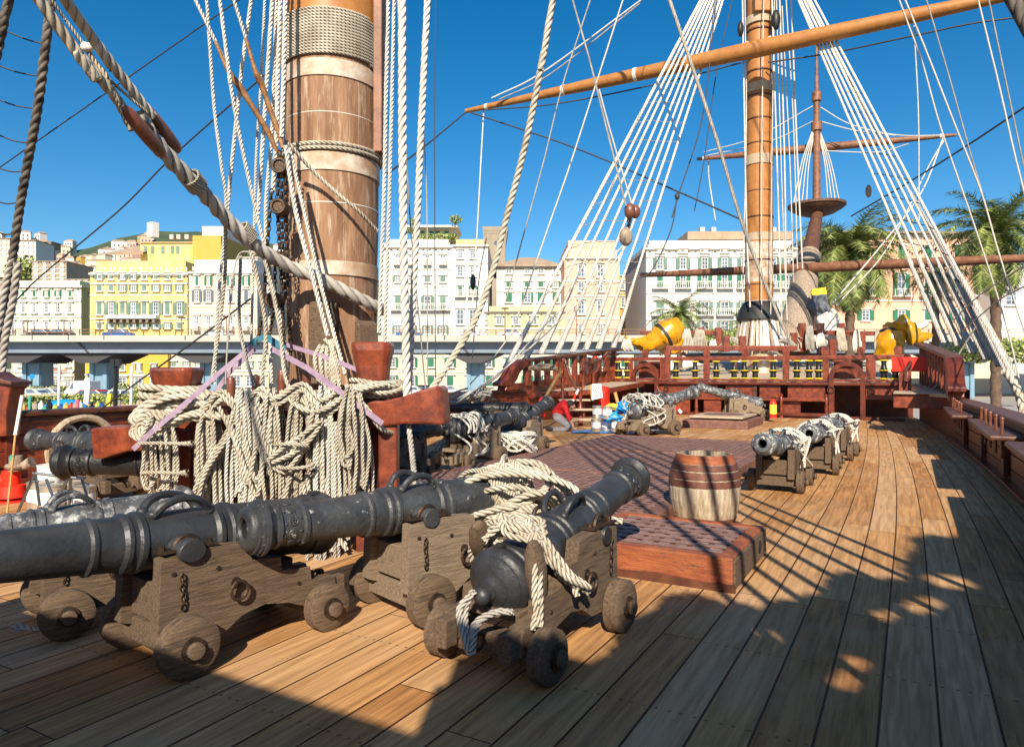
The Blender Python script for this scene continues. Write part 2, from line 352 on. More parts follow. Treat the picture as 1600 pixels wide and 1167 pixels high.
# water, quay, hill
mat('water',(.012,.03,.035),.12,0,(.02,.05,.05),.3,.7,.6,.8)
mat('quay_stone',(.30,.27,.24),.85,0,(.40,.37,.33),.3,.7)
mat('asphalt',(.06,.06,.06),.9,0,(.09,.088,.085),.2,.7)
mat('hill_green',(.035,.06,.03),.95,0,(.07,.10,.045),.05,.8,.8,.08,c3=(.14,.15,.10),c3s=.12,c3t=.62,c3w=.1)
MB().box((0,60,-4.4),(900,700,.2)).build('water','water')['kind']='structure'
MC=Matrix.Rotation(TH,4,'Z')        # the shore runs square to this bearing
QZ=-1.7
MB().box((0,280,QZ-.5),(1400,480,1.0),MC).build('quay','quay_stone')['kind']='structure'
MB().box((0,101,QZ+.02),(1300,22,.04),MC).build('road','asphalt')['kind']='structure'
def C(px,py,d): return D(px,py,d)
def hill():
    vs=[];fs=[]; nx,ny=90,16
    prof=[(-500,400),(-200,385),(0,375),(60,372),(105,392),(140,388),(180,374),(235,362),(300,362),(350,366),(395,374),(470,392),(560,420),(640,470),(760,560),(900,600)]
    for i in range(nx+1):
        px=-500+1400*i/nx
        for a,b in zip(prof,prof[1:]):
            if a[0]<=px<=b[0]: top=a[1]+(b[1]-a[1])*(px-a[0])/(b[0]-a[0])
        for j in range(ny+1):
            t=j/ny; d=260+360*t; y=575+(top-575)*(t**.75); p=D(px,y,d)
            p.z+=noise.noise(Vector((px*.03,t*6,1)))*4*(1 if 0<j<ny else .35)
            vs.append(tuple(p))
    for i in range(nx):
        for j in range(ny): fs.append((i*(ny+1)+j,(i+1)*(ny+1)+j,(i+1)*(ny+1)+j+1,i*(ny+1)+j+1))
    m=MB(); m.add(vs,fs,True); m.build('hill','hill_green')['kind']='structure'
    return prof
hprof=hill()
# ================= SHIP =================
def bulwark(side,label,h,y0,y1,pm='varnish'):
    t=world_thing('bulwark',label,'bulwark',(XC+side*wid(5),5,0))
    Ys=[y0+(y1-y0)*i/16 for i in range(17)]
    def strip(off0,off1,z0,z1,name,m,bev=.012):
        b=MB(); vs=[];fs=[]
        for Y in Ys:
            w=wid(Y); a,c=XC+side*(w+off0),XC+side*(w+off1)
            vs+= [(a,Y,z0),(c,Y,z0),(c,Y,z1),(a,Y,z1)]
        for k in range(16):
            for q in range(4): fs.append((k*4+q,k*4+(q+1)%4,(k+1)*4+(q+1)%4,(k+1)*4+q))
        fs+=[(0,1,2,3),(64,65,66,67)]; b.add(vs,fs); return b.build(name,m,t,bev)
    n=4; hh=(h-.10)/n
    for k in range(n): strip(.0,.16,.0+k*hh+.004,(k+1)*hh-.008,'planking',pm,.008)
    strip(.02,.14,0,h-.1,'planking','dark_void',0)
    strip(-.10,.26,h-.08,h,'cap_rail','rail_wood',.025)
    strip(-.045,.20,h-.17,h-.085,'moulding','rail_wood',.015)
    strip(-.13,.02,.0,.07,'waterway','varnish_dark',.01)
    strip(.16,.22,-4.3,h-.2,'hull_side','varnish_dark',0)
    # timber ribs
    Y=y0+.8
    while Y<y1-1:
        w=wid(Y); MB().box((XC+side*(w-.035),Y,(h-.18)/2+.03),(.07,.16,h-.30)).build('rib','varnish_dark',t,.01); Y+=2.3
    return t
pb=bulwark(-1,'long dark red port bulwark with a brown cap rail, left of the cannons',1.0,-5,18.9)
sb=bulwark(1,'low starboard bulwark with brown cap rail in the shade at the right edge',.95,-5,18.9,'varnish_dark')  # starboard planking takes a darker varnish to deepen the shade there
# shelves (pin rails) along the starboard inner side, short one on port side
for y0,y1 in((14.2,17.6),(9.9,13.4),(5.6,9.2)):
    m=MB(); w=wid((y0+y1)/2)
    m.prism([(XC+w-.40,.74),(XC+w-.02,.74),(XC+w-.02,.80),(XC+w-.40,.80)],y0,y1); m.build('pin_rail','rail_wood',sb,.02)
    for k in range(5):
        yy=y0+.35+k*(y1-y0-.7)/4
        m=MB(); m.cyl((XC+w-.24,yy,.50),(XC+w-.24,yy,.98),.016,.02,8); m.sphere((XC+w-.24,yy,.98),.026,8,6); m.build('belaying_pin','block_wood',sb)
for i,(y0,y1) in enumerate(((6.6,8.3),(2.0,4.2))):
    w=6; MB().prism([(XC-w+.34,.72),(XC-w+.02,.72),(XC-w+.02,.78),(XC-w+.34,.78)],y0,y1).build('pin_rail','rail_wood',pb,.02)
# gun port with cream rim in the port side
m=MB(); pc=XP(128,700,XC-6+.02); m.torus((pc.x+.03,pc.y,pc.z-.02),.48,.055,'X',28,8); m.build('gun_port','cask_wood',pb)
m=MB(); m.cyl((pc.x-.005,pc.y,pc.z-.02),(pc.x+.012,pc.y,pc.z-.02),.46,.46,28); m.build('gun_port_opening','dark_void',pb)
# ---------- forecastle ----------
FY=25.0
def fx(px): return YP(px,580,FY).x
fc=world_thing('forecastle','varnished red forecastle front with two arched doorways and an open rail, below the foremast','forecastle',(XC,FY,0))
xL,xR=fx(948),fx(1414)
MB().box(((xL+xR)/2,FY+.02,2.0),(xR-xL+.1,.16,.13)).build('top_rail','varnish',fc,.02)
MB().box(((xL+xR)/2,FY-.04,1.14),(xR-xL+.1,.26,.10)).build('deck_beam','varnish_dark',fc,.02)
MB().box(((xL+xR)/2,FY-.005,1.245),(xR-xL,.14,.07)).build('deck_beam','varnish',fc,.01)
for a,b in((952,992),(1031,1085),(1095,1122),(1133,1178),(1186,1220),(1230,1290),(1352,1412)):
    MB().box(((fx(a)+fx(b))/2,FY+.03,.86),(fx(b)-fx(a)-.03,.10,.42)).build('front_panel','varnish',fc,.012)
MB().box(((fx(1031)+fx(1290))/2,FY-.02,.60),(fx(1290)-fx(1031),.12,.09)).build('lintel','varnish',fc,.012)
MB().box(((xL+xR)/2,FY-.03,.045),(xR-xL,.2,.10)).build('sill','varnish_dark',fc,.012)
for px,w in((951,.20),(1043,.20),(1104,.20),(1148,.12),(1228,.20),(1289,.14),(1362,.22),(1411,.18)):
    MB().box((fx(px),FY+.0,1.62),(w,.12,.66)).build('post','varnish',fc,.012)
for px in (1043,1104,1165,1228,1289,1345,1403,1008):
    m=MB(); m.prism([(-.09,0),(.09,0),(.12,.16),(.09,.26),(-.09,.26),(-.12,.16)],-.07,.07,Matrix.Translation((fx(px),FY+.02,2.068))); m.build('timber_head','varnish',fc,.012)
for px in (1062,1118,1160,1222,1247,1290):          # bulkhead pieces below
    pass
for px in (1093,1180): MB().box((fx(px),FY-.04,.98),(.12,.05,.62)).build('iron_strap','rail_wood',fc)
for px in (1090,1222,1292):
    m=MB(); M=Matrix.Translation((fx(px),FY-.17,0))@Matrix.Rotation(-PI/2,4,'Y'); m.lathe([(.0,.075),(.16,.075),(.18,.05),(.30,.06),(.5,.045),(.66,.06),(.70,.04),(.76,.055),(.82,.0)],M,14); m.build('turned_column','varnish',fc)
MB().box((fx(1256),FY-.17,.62),(fx(1292)-fx(1222),.07,.10)).build('rail','varnish',fc,.01)
MB().box((fx(1256),FY-.17,.13),(fx(1292)-fx(1222)+.3,.16,.10)).build('rail','varnish_dark',fc,.01)
MB().box((fx(1237),FY+.02,.33),(.55,.06,.55)).build('front_panel','varnish',fc,.01)
MB().box((fx(1062),FY+.02,.33),(fx(1078)-fx(1046),.06,.55)).build('front_panel','varnish',fc,.01)
MB().box((fx(1113),FY+.02,.33),(.6,.06,.55)).build('front_panel','varnish',fc,.01)
# arches
def arch(pa,pb_):
    xa,xb=fx(pa),fx(pb_); cx=(xa+xb)/2; rw=(xb-xa)/2; zt=1.86
    m=MB(); pts_o=[(xa-.10,0)]+[(cx-(rw+.10)*math.cos(PI*i/16),zt-rw-.10+(rw+.10)*math.sin(PI*i/16)) for i in range(17)]+[(xb+.10,0)]
    pts_i=[(xa+.04,0)]+[(cx-(rw-.04)*math.cos(PI*i/16),zt-rw-.10+(rw-.04)*math.sin(PI*i/16)) for i in range(17)]+[(xb-.04,0)]
    for (a,b,c,d) in zip(pts_o,pts_o[1:],pts_i[1:],pts_i): m.prism([a,b,c,d],FY-.20,FY-.07)
    m.build('door_arch','varnish_dark',fc)
    MB().box((xa-.19,FY,1.62),(.16,.1,.66)).build('post','varnish',fc,.01); MB().box((xb+.19,FY,1.62),(.16,.1,.66)).build('post','varnish',fc,.01)
    m=MB(); m.prism([(xa-.1,.0),(xa+.05,.0),(xa+.05,1.1),(xa-.1,1.1)],FY-.06,FY+.06); m.prism([(xb-.05,0),(xb+.1,0),(xb+.1,1.1),(xb-.05,1.1)],FY-.06,FY+.06); m.build('door_jamb','varnish',fc,.01)
    m=MB(); m.prism([(xa,1.30),(xb,1.30),(xb,1.92),(xa,1.92)],FY+.36,FY+.42); m.build('door_board','varnish',fc)
    m=MB(); m.torus((xa-.03,FY-.24,.95),.10,.018,'Y',14,6); m.build('ring','iron',fc)
arch(993,1027); arch(1301,1347)
m=MB(); m.torus((fx(1042),FY-.09,.93),.08,.018,'Y',14,6); m.build('ring','iron',fc)
m=MB(); m.torus((fx(1362),FY-.09,.93),.09,.018,'Y',14,6); m.build('ring','iron',fc)
# dark room behind, deck over it
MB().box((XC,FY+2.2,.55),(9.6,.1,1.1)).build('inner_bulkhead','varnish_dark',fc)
m=MB()
m.add([(xL,FY+.05,1.17),(xR,FY+.05,1.17),(XC+3.4,FY+9,1.98),(XC-3.4,FY+9,1.98)],[(0,1,2,3)])
m.add([(xL,FY+.05,1.10),(xR,FY+.05,1.10),(XC+3.4,FY+9,1.91),(XC-3.4,FY+9,1.91)],[(3,2,1,0)])
m.build('forecastle_deck','pale_plank',fc)
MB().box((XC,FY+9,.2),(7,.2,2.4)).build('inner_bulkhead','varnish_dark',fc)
# yellow banded balusters
def baluster(px):
    x=fx(px); M=Matrix.Translation((x,FY-.0,1.285))@Matrix.Rotation(-PI/2,4,'Y')
    b=MB(); b.lathe([(0,.06),(.02,.09),(.09,.10),(.20,.085),(.235,.12),(.30,.13),(.36,.09),(.5,.07),(.58,.085),(.64,.06)],M,14); o=b.build('baluster','black_paint',fc)
    y=MB()
    for z in(.005,.27,.585): y.lathe([(z,.10),(z+.012,.135),(z+.035,.135),(z+.045,.10)],M,14)
    y.build('band','yellow_band',o)
for px in (966,980,1056,1086,1119,1147,1163,1180,1208,1245,1264,1279,1381,1399): baluster(px)
# side rails that run aft from the forecastle (quarter of the ship, one each side)
def siderail(side,label):
    t=world_thing('side_rail',label,'ship rail',(XC+side*5.9,20,1))
    N=14; pts=[]
    for i in range(N+1):
        k=i/N; Y=18.75+k*7.2; w=wid(Y)+.02; z=1.86+.55*k; pts.append((XC+side*w,Y,z))
    m=MB(); vs=[];fs=[]
    for (x,Y,z) in pts: vs+=[(x-.17,Y,z-.05),(x+.17,Y,z-.05),(x+.17,Y,z+.05),(x-.17,Y,z+.05)]
    for k in range(N):
        for q in range(4): fs.append((k*4+q,k*4+(q+1)%4,(k+1)*4+(q+1)%4,(k+1)*4+q))
    fs+=[(0,3,2,1),(N*4,N*4+1,N*4+2,N*4+3)]; m.add(vs,fs); m.build('cap_rail','rail_wood',t,.02)
    # swept-down scroll at the after end
    w=wid(18.7); x=XC+side*w
    sc=[(18.9,1.92),(18.4,1.86),(18.05,1.70),(17.85,1.48),(17.6,1.30),(17.3,1.22),(17.3,1.12),(17.9,1.12),(18.2,1.30),(18.35,1.5),(18.6,1.62),(18.9,1.7)]
    Mx=Matrix(((0,1,0,x),(1,0,0,0),(0,0,1,0),(0,0,0,1)))
    m=MB(); m.prism(sc,-.17,.17,Mx); m.build('scroll_end','varnish_dark',t,.02)
    m=MB(); m.prism([(17.55,1.0),(18.5,1.0),(18.5,1.2),(17.62,1.2)],-.15,.15,Mx); m.prism([(17.7,.95),(18.3,.95),(18.3,1.15),(17.7,1.15)],-.11,.11,Mx); m.build('end_post','varnish',t,.015)
    for i in range(11):
        k=(i+.3)/11; Y=18.9+k*6.6; z=1.82+.5*k; MB().box((XC+side*wid(Y),Y,(z+1.1)/2),(.16,.17 if i%3 else .3,z-1.1)).build('rail_post','varnish',t,.01)
    # lower planking up to the gangway
    m=MB(); vs=[];fs=[]
    for i in range(9):
        Y=18.6+i*.9; w=wid(Y); a=XC+side*w; b=XC+side*(w+.14); z1=1.18+.06*i
        vs+=[(a,Y,0),(b,Y,0),(b,Y,z1),(a,Y,z1)]
    for k in range(8):
        for q in range(4): fs.append((k*4+q,k*4+(q+1)%4,(k+1)*4+(q+1)%4,(k+1)*4+q))
    m.add(vs,fs); m.build('lower_planking','varnish',t,.01)
    m=MB(); vs2=[(a[0]+side*.2 if 0 else a[0],a[1],a[2]) for a in vs]
    m.add([(v[0]+side*.16,v[1],v[2]-4.3 if v[2]==0 else v[2]-.05) for v in vs],fs); m.build('hull_side','varnish_dark',t)
    return t
sp_=siderail(-1,'curved red rail with open posts along the port side, beside the fan of port ropes')
ss_=siderail(1,'curved dark rail sweeping down on the starboard side at the right')
# port gangway: sloping pale walkway with hand rails and posts from deck to forecastle
gw=world_thing('gangway','sloping pale plank gangway with curved handrail, left of the left arched doorway','gangway',(-9.2,22,0))
m=MB(); a=[(XC-5.8,19.2,.86),(XC-3.9,21.3,.98),(XC-3.9,25,1.16),(XC-5.3,25,1.16)]
m.add(a+[(p[0],p[1],p[2]-.08) for p in a],[(0,1,2,3),(7,6,5,4),(0,4,5,1),(1,5,6,2),(2,6,7,3),(3,7,4,0)]); m.build('walkway','pale_plank',gw)
MB().beam((XC-5.8,19.15,.78),(XC-3.9,21.25,.90),.1,.16).build('side_beam','varnish',gw,.01)
MB().beam((XC-3.85,21.3,.90),(XC-3.85,25,1.08),.1,.16).build('side_beam','varnish',gw,.01)
def colp(px,Yd,zt,name='post',r=.05):
    p=D(px,600,Yd); m=MB(); m.lathe([(0,r*1.5),(.5,r*1.5),(.55,r),(zt-.1,r),(zt-.07,r*1.4),(zt,r*1.2),(zt+.01,0)],Matrix.Translation((p.x,p.y,0))@Matrix.Rotation(-PI/2,4,'Y'),12); m.build(name,'varnish',gw); return Vector((p.x,p.y,zt))
p1=colp(879,21.0,1.95); p2=colp(907,20.2,1.10); p3=colp(911,23.5,1.75); p4=colp(927,24.4,1.9)
m=MB(); m.tube([D(821,563,20),D(850,562,20.5),p1,D(890,585,20.8),D(903,610,20.4),p2],.045,8); m.build('handrail','rail_wood',gw)
m=MB(); m.tube([D(907,582,23.2),p3+Vector((0,0,.1)),D(925,567,24.0),D(940,560,24.8),D(950,550,25)],.05,8); m.build('handrail','rail_wood',gw)
for k,(z,dx) in enumerate(((.72,0),(.46,.12),(.2,.24))):
    q=D(885+k*5,640,20.6-k*.3); MB().box((q.x+.35,q.y-.1,z),(1.0,.34,.05),rz=TH).build('step','pale_plank',gw,.008)
# starboard: gangway to forecastle in shade
gs=world_thing('gangway','dark starboard gangway landing with red side board, right of the right arched doorway','gangway',(0,22,0))
a=[(XC+4.75,25,1.16),(XC+5.0,20.2,1.02),(XC+5.9,19.0,.98),(XC+5.6,25,1.16)]
m=MB(); m.add(a+[(p[0],p[1],p[2]-.08) for p in a],[(0,1,2,3),(7,6,5,4),(0,4,5,1),(1,5,6,2),(2,6,7,3),(3,7,4,0)]); m.build('walkway','pale_plank',gs)
q0=Vector((XC+4.35,20.1,.82)); q1=Vector((XC+5.95,20.1,.80))
MB().beam(q0,q1,.1,.36).build('side_board','varnish',gs,.012)
m=MB(); m.add([(q0.x,19.95,1.01),(q1.x,19.95,1.01),(q1.x,21.4,1.03),(q0.x,21.4,1.03),(q0.x,19.95,.99),(q1.x,19.95,.99),(q1.x,21.4,1.0),(q0.x,21.4,1.0)],[(0,1,2,3),(4,7,6,5),(0,4,5,1),(1,5,6,2),(3,2,6,7),(0,3,7,4)]); m.build('landing','pale_plank',gs)
MB().box((XC+5.0,23.4,1.75),(1.5,.06,.42)).build('red_board','red_paint',gs,.01)
for x,Y,z in((XC+4.55,24.6,1.9),(XC+4.7,22.8,1.7),(XC+4.5,21.5,1.5)):
    MB().box((x,Y,z/2+.5),(.09,.09,z-1.0)).build('rail_post','varnish',gs,.01)
m=MB(); m.tube([(XC+4.6,25,2.05),(XC+4.7,24.2,1.98),(XC+4.72,22.8,1.72),(XC+4.66,22.0,1.66),(XC+4.6,21.6,1.52),(XC+4.62,21.3,1.25)],.05,8); m.build('handrail','rail_wood',gs)
# ---------- after part: quarterdeck behind the viewpoint, and a screen added to shade the near deck ----------
qd=world_thing('quarterdeck','varnished quarterdeck bulkhead and rail behind the viewpoint','quarterdeck',(XC,-1.6,0))
QY=-1.6
MB().box((XC,QY,.7),(11.9,.14,1.4)).build('bulkhead','varnish',qd)
MB().box((-8.2,QY,1.85),(4.6,.14,.9)).build('bulkhead','varnish',qd)
MB().box((-5.7,QY,1.9),(.8,.14,1.0)).build('bulkhead','varnish',qd)
MB().box((XC,QY+.0,2.60),(11.9,.12,.66)).build('parapet','varnish',qd)
def screentop(x):  # top outline of the added screen, follows the wanted shade edge
    return float(np.interp(x,[-.05,.0,.1,.5,.9,1.1,1.6,2.1,2.5,3.0,3.45,4.2,5.2,9],[2.9,3.2,3.6,3.72,3.75,4.3,4.84,4.78,5.05,5.62,5.66,6.8,7.2,8.2]))
LIGHT_GAPS=[(3.80,5.72,.18,.09,.5),(3.30,5.20,.24,.045,.75),(2.95,4.95,.14,.035,.7),(2.30,4.15,.22,.035,.85),(2.02,4.42,.05,.05,0),(3.62,4.62,.04,.14,.2)]  # openings cut to let patches of sun onto the shaded deck
def inscreen(x,z):
    if z>screentop(x)+.03*math.sin(x*9)+.02*math.sin(x*23): return False
    for cx,cz,rx,rz,t in LIGHT_GAPS:
        u=(x-cx)*math.cos(t)+(z-cz)*math.sin(t); w=-(x-cx)*math.sin(t)+(z-cz)*math.cos(t)
        if (u/rx)**2+(w/rz)**2<1: return False
    return True
m=MB(); g_=.05; idx={}; vs=[]; fs=[]
def vid(i,k):
    if (i,k) not in idx:
        idx[(i,k)]=len(vs); x=i*g_; vs.append((x,QY+.02*math.sin(x*3),k*g_))
    return idx[(i,k)]
for i in range(0,120):
    for k in range(58,165):
        if inscreen((i+.5)*g_,(k+.5)*g_): fs.append((vid(i,k),vid(i+1,k),vid(i+1,k+1),vid(i,k+1)))
m.add(vs,fs); m.prism([(6.0,-3.5),(9,-3.5),(9,8.2),(6,7.5)],QY-.03,QY+.03); m.prism([(1.42,-3.5),(6.0,-3.5),(6.0,2.9),(1.42,2.9)],QY-.03,QY+.03)
sl=m.build('shade_screen','canvas_white'); tag(sl,'unseen added screen behind the viewpoint, shaped to shade the near deck','shade screen')  # invented out-of-view blocker, outline and gaps shaped for the deck shade
# ================= CANNONS =================
def ringbolt(parent,p,r=.045,n=(0,1,0),m='iron'):
    b=MB(); n=Vector(n); p=Vector(p); b.cyl(p-n*.02,p+n*.035,.013,.013,8); b.cyl(p,p+n*.008,.03,.03,10)
    b.torus((p.x,p.y+n.y*.04,p.z-r*.75),r,.010,'Y',16,6); return b.build('ring_bolt',m,parent)
def chain(parent,p,L,m='iron',link=.034):
    b=MB(); k=int(L/(link*.75))
    for i in range(k):
        c=(p[0]+.004*math.sin(i),p[1],p[2]-i*link*.75); 
        M=Matrix.Translation(c)@Matrix.Rotation(PI/2*(i%2),4,'Z')@Matrix.Diagonal((.62,1,1,1))
        b.torus((0,0,0),link*.5,.0052,'Y',10,5,M)
    return b.build('chain',m,parent)
def cannon():
    t=thing('cannon','','cannon'); t['category']='cannon'
    for s in(-1,1):
        y0,y1=s*.17,s*.255
        poly=[(.52,.20),(.50,.60),(.41,.615)]+[(.35+.062*math.cos(a),.625-.062*math.sin(a)) for a in (0.2,.8,PI/2,PI-.8,PI-.2)]+[(.26,.62),(.02,.60),(-.0,.50),(-.18,.48),(-.19,.40),(-.38,.38),(-.39,.30),(-.56,.285),(-.58,.15),(-.35,.15),(-.24,.20),(-.08,.235),(.06,.21),(.17,.14),(.32,.13)]
        b=MB(); b.prism(poly[::1],y0,y1); b.build('cheek','grey_oak',t,.008)
        b=MB(); b.box((.35,s*.213,.632),(.30,.09,.012)); b.torus((.35,s*.213,.625),.067,.014,'Y',14,6,None,0,PI); 
        for dx in(-.12,.13): b.cyl((.35+dx,s*.213,.63),(.35+dx,s*.213,.66),.016,.016,6)
        b.build('cap_square','iron',t)
        ringbolt(t,(.10,s*.255,.40),.048,(0,s,0))
        chain(t,(.40,s*.268,.50),.20)
        for q in((.44,.52),(-.3,.30),(.2,.5)): b=MB(); b.cyl((q[0],s*.25,q[1]),(q[0],s*.262,q[1]),.013,.011,8); b.build('bolt_head','iron',t)
    MB().box((.42,0,.345),(.09,.336,.20)).build('transom','grey_oak',t,.006)
    MB().box((.40,0,.155),(.12,.56,.13)).build('front_axle','grey_oak',t,.008)
    MB().box((-.45,0,.145),(.12,.56,.12)).build('rear_axle','grey_oak',t,.008)
    MB().box((-.30,0,.30),(.34,.336,.05)).build('bed_plank','grey_oak',t,.006)
    b=MB(); b.prism([(-.38,.325),(-.06,.325),(-.38,.41)],-.08,.08); b.build('wedge','grey_oak',t,.006)
    for s in(-1,1): b=MB(); b.box((-.60,s*.2,.2),(.1,.08,.15)); b.build('tail_block','grey_oak',t,.008)
    ringbolt(t,(-.64,.0,.24),.04,(0,-1,0))
    for x,r in((.40,.155),(-.45,.138)):
        for s in(-1,1):
            w=MB(); M=Matrix.Translation((x,s*.325,r))@Matrix.Rotation(PI/2*s,4,'Z')
            w.lathe([(-.048,.0),(-.048,r-.012),(-.040,r),(-.006,r),(-.002,r-.005),(.002,r),(.038,r),(.048,r-.014),(.048,.058),(.046,0)],M,28); wo=w.build('wheel','wheel_wood',t)
            c=MB(); c.lathe([(.046,.058),(.058,.058),(.060,.044),(.095,.042),(.098,.036),(.098,0)],M,18); c.build('axle_cap','grey_oak',wo)
            k=MB(); k.lathe([(.05,.062),(.062,.062),(.064,.046),(.074,.046),(.076,.043)],M,18); k.build('iron_hoop','iron',wo)
    # barrel, about the trunnion axis
    pr=[(-.965,0),(-.958,.026),(-.945,.042),(-.925,.048),(-.905,.042),(-.892,.030),(-.882,.030),(-.878,.048),(-.868,.050),(-.862,.062),(-.85,.082),(-.845,.098),(-.838,.100),(-.825,.128),(-.81,.150),(-.805,.158),(-.797,.160),(-.785,.178),(-.765,.187),(-.745,.187),(-.735,.176),(-.70,.170),(-.69,.178),(-.67,.178),(-.66,.166),(-.40,.157),(-.27,.154),(-.26,.166),(-.235,.166),(-.225,.152),(-.20,.152),(-.19,.163),(-.17,.165),(-.155,.150),(.06,.142),(.12,.140),(.13,.150),(.15,.150),(.16,.138),(.175,.138),(.185,.146),(.20,.146),(.215,.132),(.30,.128),(.31,.136),(.325,.136),(.335,.124),(.70,.108),(.71,.122),(.73,.124),(.74,.110),(.86,.107),(.865,.124),(.888,.124),(.893,.114),(.91,.124),(.93,.143),(.94,.152),(.957,.152),(.96,.143),(.975,.143),(.978,.133),(.995,.133),(.998,.121),(1.015,.118),(1.028,.108),(1.036,.092),(1.037,.062),(1.02,.050),(.80,.046),(.8,0)]
    b=MB(); b.lathe(pr,Matrix.Identity(4),36); b.box((-.725,0,.185),(.05,.05,.02))
    b.lathe([(-.27,0),(-.27,.052),(-.262,.058),(.262,.058),(.27,.052),(.27,0)],Matrix.Translation((0,0,-.02))@Matrix.Rotation(PI/2,4,'Z'),20)
    ba=b.build('barrel','gun_black',t); ba.location=(.35,0,.645)
    b=MB(); b.lathe([(.81,0),(.8,.044),(1.025,.047)],Matrix.Identity(4),20); b.build('bore','bore',ba)
    for s in(-1,1):
        d=MB(); pts=[(-.14,s*.062,.125),(-.13,s*.075,.165),(-.08,s*.088,.205),(-.01,s*.092,.215),(.05,s*.086,.19),(.08,s*.072,.15),(.085,s*.06,.125)]
        d.tube(pts,.020,8,step=.012); d.sphere((.09,s*.062,.135),.028,8,6); d.sphere((-.145,s*.064,.135),.028,8,6); d.build('lifting_handle','gun_black',ba)
    # cast ornament near the muzzle and the touch-hole
    o=MB()
    for a in range(10):
        q=2*PI*a/10; M=Matrix.Rotation(q,4,'X')@Matrix.Translation((.80,0,.108)); o.torus((0,0,0),.022,.006,'Z',12,5,M)
        for e in range(5): o.sphere((.022*math.cos(e*1.26)*.5,.022*math.sin(e*1.26)*.5,.002),.008,6,4,M)
        o.sphere((.045,.012,0),.009,6,4,M); o.sphere((-.045,-.012,0),.009,6,4,M)
    o.build('cast_ornament','gun_black',ba)
    return t
proto=cannon()
def place(o,label,x,y,deg,el=0,sc=1,skin='gun_black',z=0,group='cannons on wooden carriages',wood=None):
    o['label']=label; o['group']=group; o.location=(x,y,z); o.rotation_euler=(0,0,R(deg)); o.scale=(sc,)*3
    for c in o.children:
        if wood and c.name.split('.')[0] in ('cheek','transom','front_axle','rear_axle','tail_block','bed_plank'): setmat(c,wood)
        if c.name.startswith('barrel'):
            c.rotation_euler=(0,-R(el),0); setmat(c,skin)
            for g in c.children:
                if not g.name.startswith('bore'): setmat(g,skin)
    return o
GUNS=[
 ('black cannon nearest on the left, its barrel running out of the left edge',-3.44,2.74,-99,4.5,1,'gun_black'),
 ('cannon with flaking white ornament whose muzzle overhangs the nearest left carriage',-2.71,3.96,-108,1.5,1.03,'gun_worn'),
 ('black front centre cannon with its round breech towards the viewer and roped blocks on top',-1.86,3.60,86,11.5,1.0,'gun_black'),
 ('matt black cannon with a rosette behind its muzzle, pointing left behind the tied rope hank',-5.73,4.47,-146,0,1.08,'gun_dark'),
 ('grey cannon with its breech inboard, standing in the cream rimmed gun port',-8.75,5.0,180,0,1,'gun_worn'),
 ('cannon blotched with white paint, lying behind the nearest left cannon',-4.42,2.72,-108,0,.92,'gun_peeled'),
 ('dark cannon half hidden behind the right rack post, nearest of the port row',-6.35,7.75,88,2,1,'gun_dark'),
 ('blue grey cannon aimed forward along the left edge of the grating',-6.2,9.55,88,4,1.05,'gun_black'),
 ('scuffed cannon tilted up steeply just behind the kneeling worker',-6.38,11.5,92,13,1.05,'gun_black'),
 ('dark cannon pointing left against the port side with a yellow tag below its muzzle',-8.15,14.2,-148,2,1.05,'gun_dark'),
 ('tape wrapped grey cannon beside the paint cans, red and white tape over its muzzle',-5.55,16.6,62,12,1.2,'gun_peeled'),
 ('pale weathered cannon tilted up left in front of the forecastle, fire extinguisher at its tail',-4.6,23.3,-152,16,1.15,'gun_peeled'),
 ('peeling cannon with open muzzle facing aft, nearest of the starboard row right of the cask',-1.50,9.95,-91,6,.92,'gun_peeled'),
 ('peeling cannon facing aft, middle of the starboard row',-1.28,11.9,-88,5,.92,'gun_peeled'),
 ('peeling cannon facing aft under a heap of rope, farthest of the starboard row',-1.18,13.9,-93,5,.92,'gun_peeled')]
for i,(lb,x,y,dg,el,sc,sk) in enumerate(GUNS):
    o=proto if i==0 else dup(proto,lb)
    place(o,lb,x,y,dg,el,sc,sk,wood='oak_pale' if i in (1,7,8,10,11) else None)
    if i in (0,2):
        for c in o.children:
            if c.name.startswith('wheel'): setmat(c,'grey_oak')
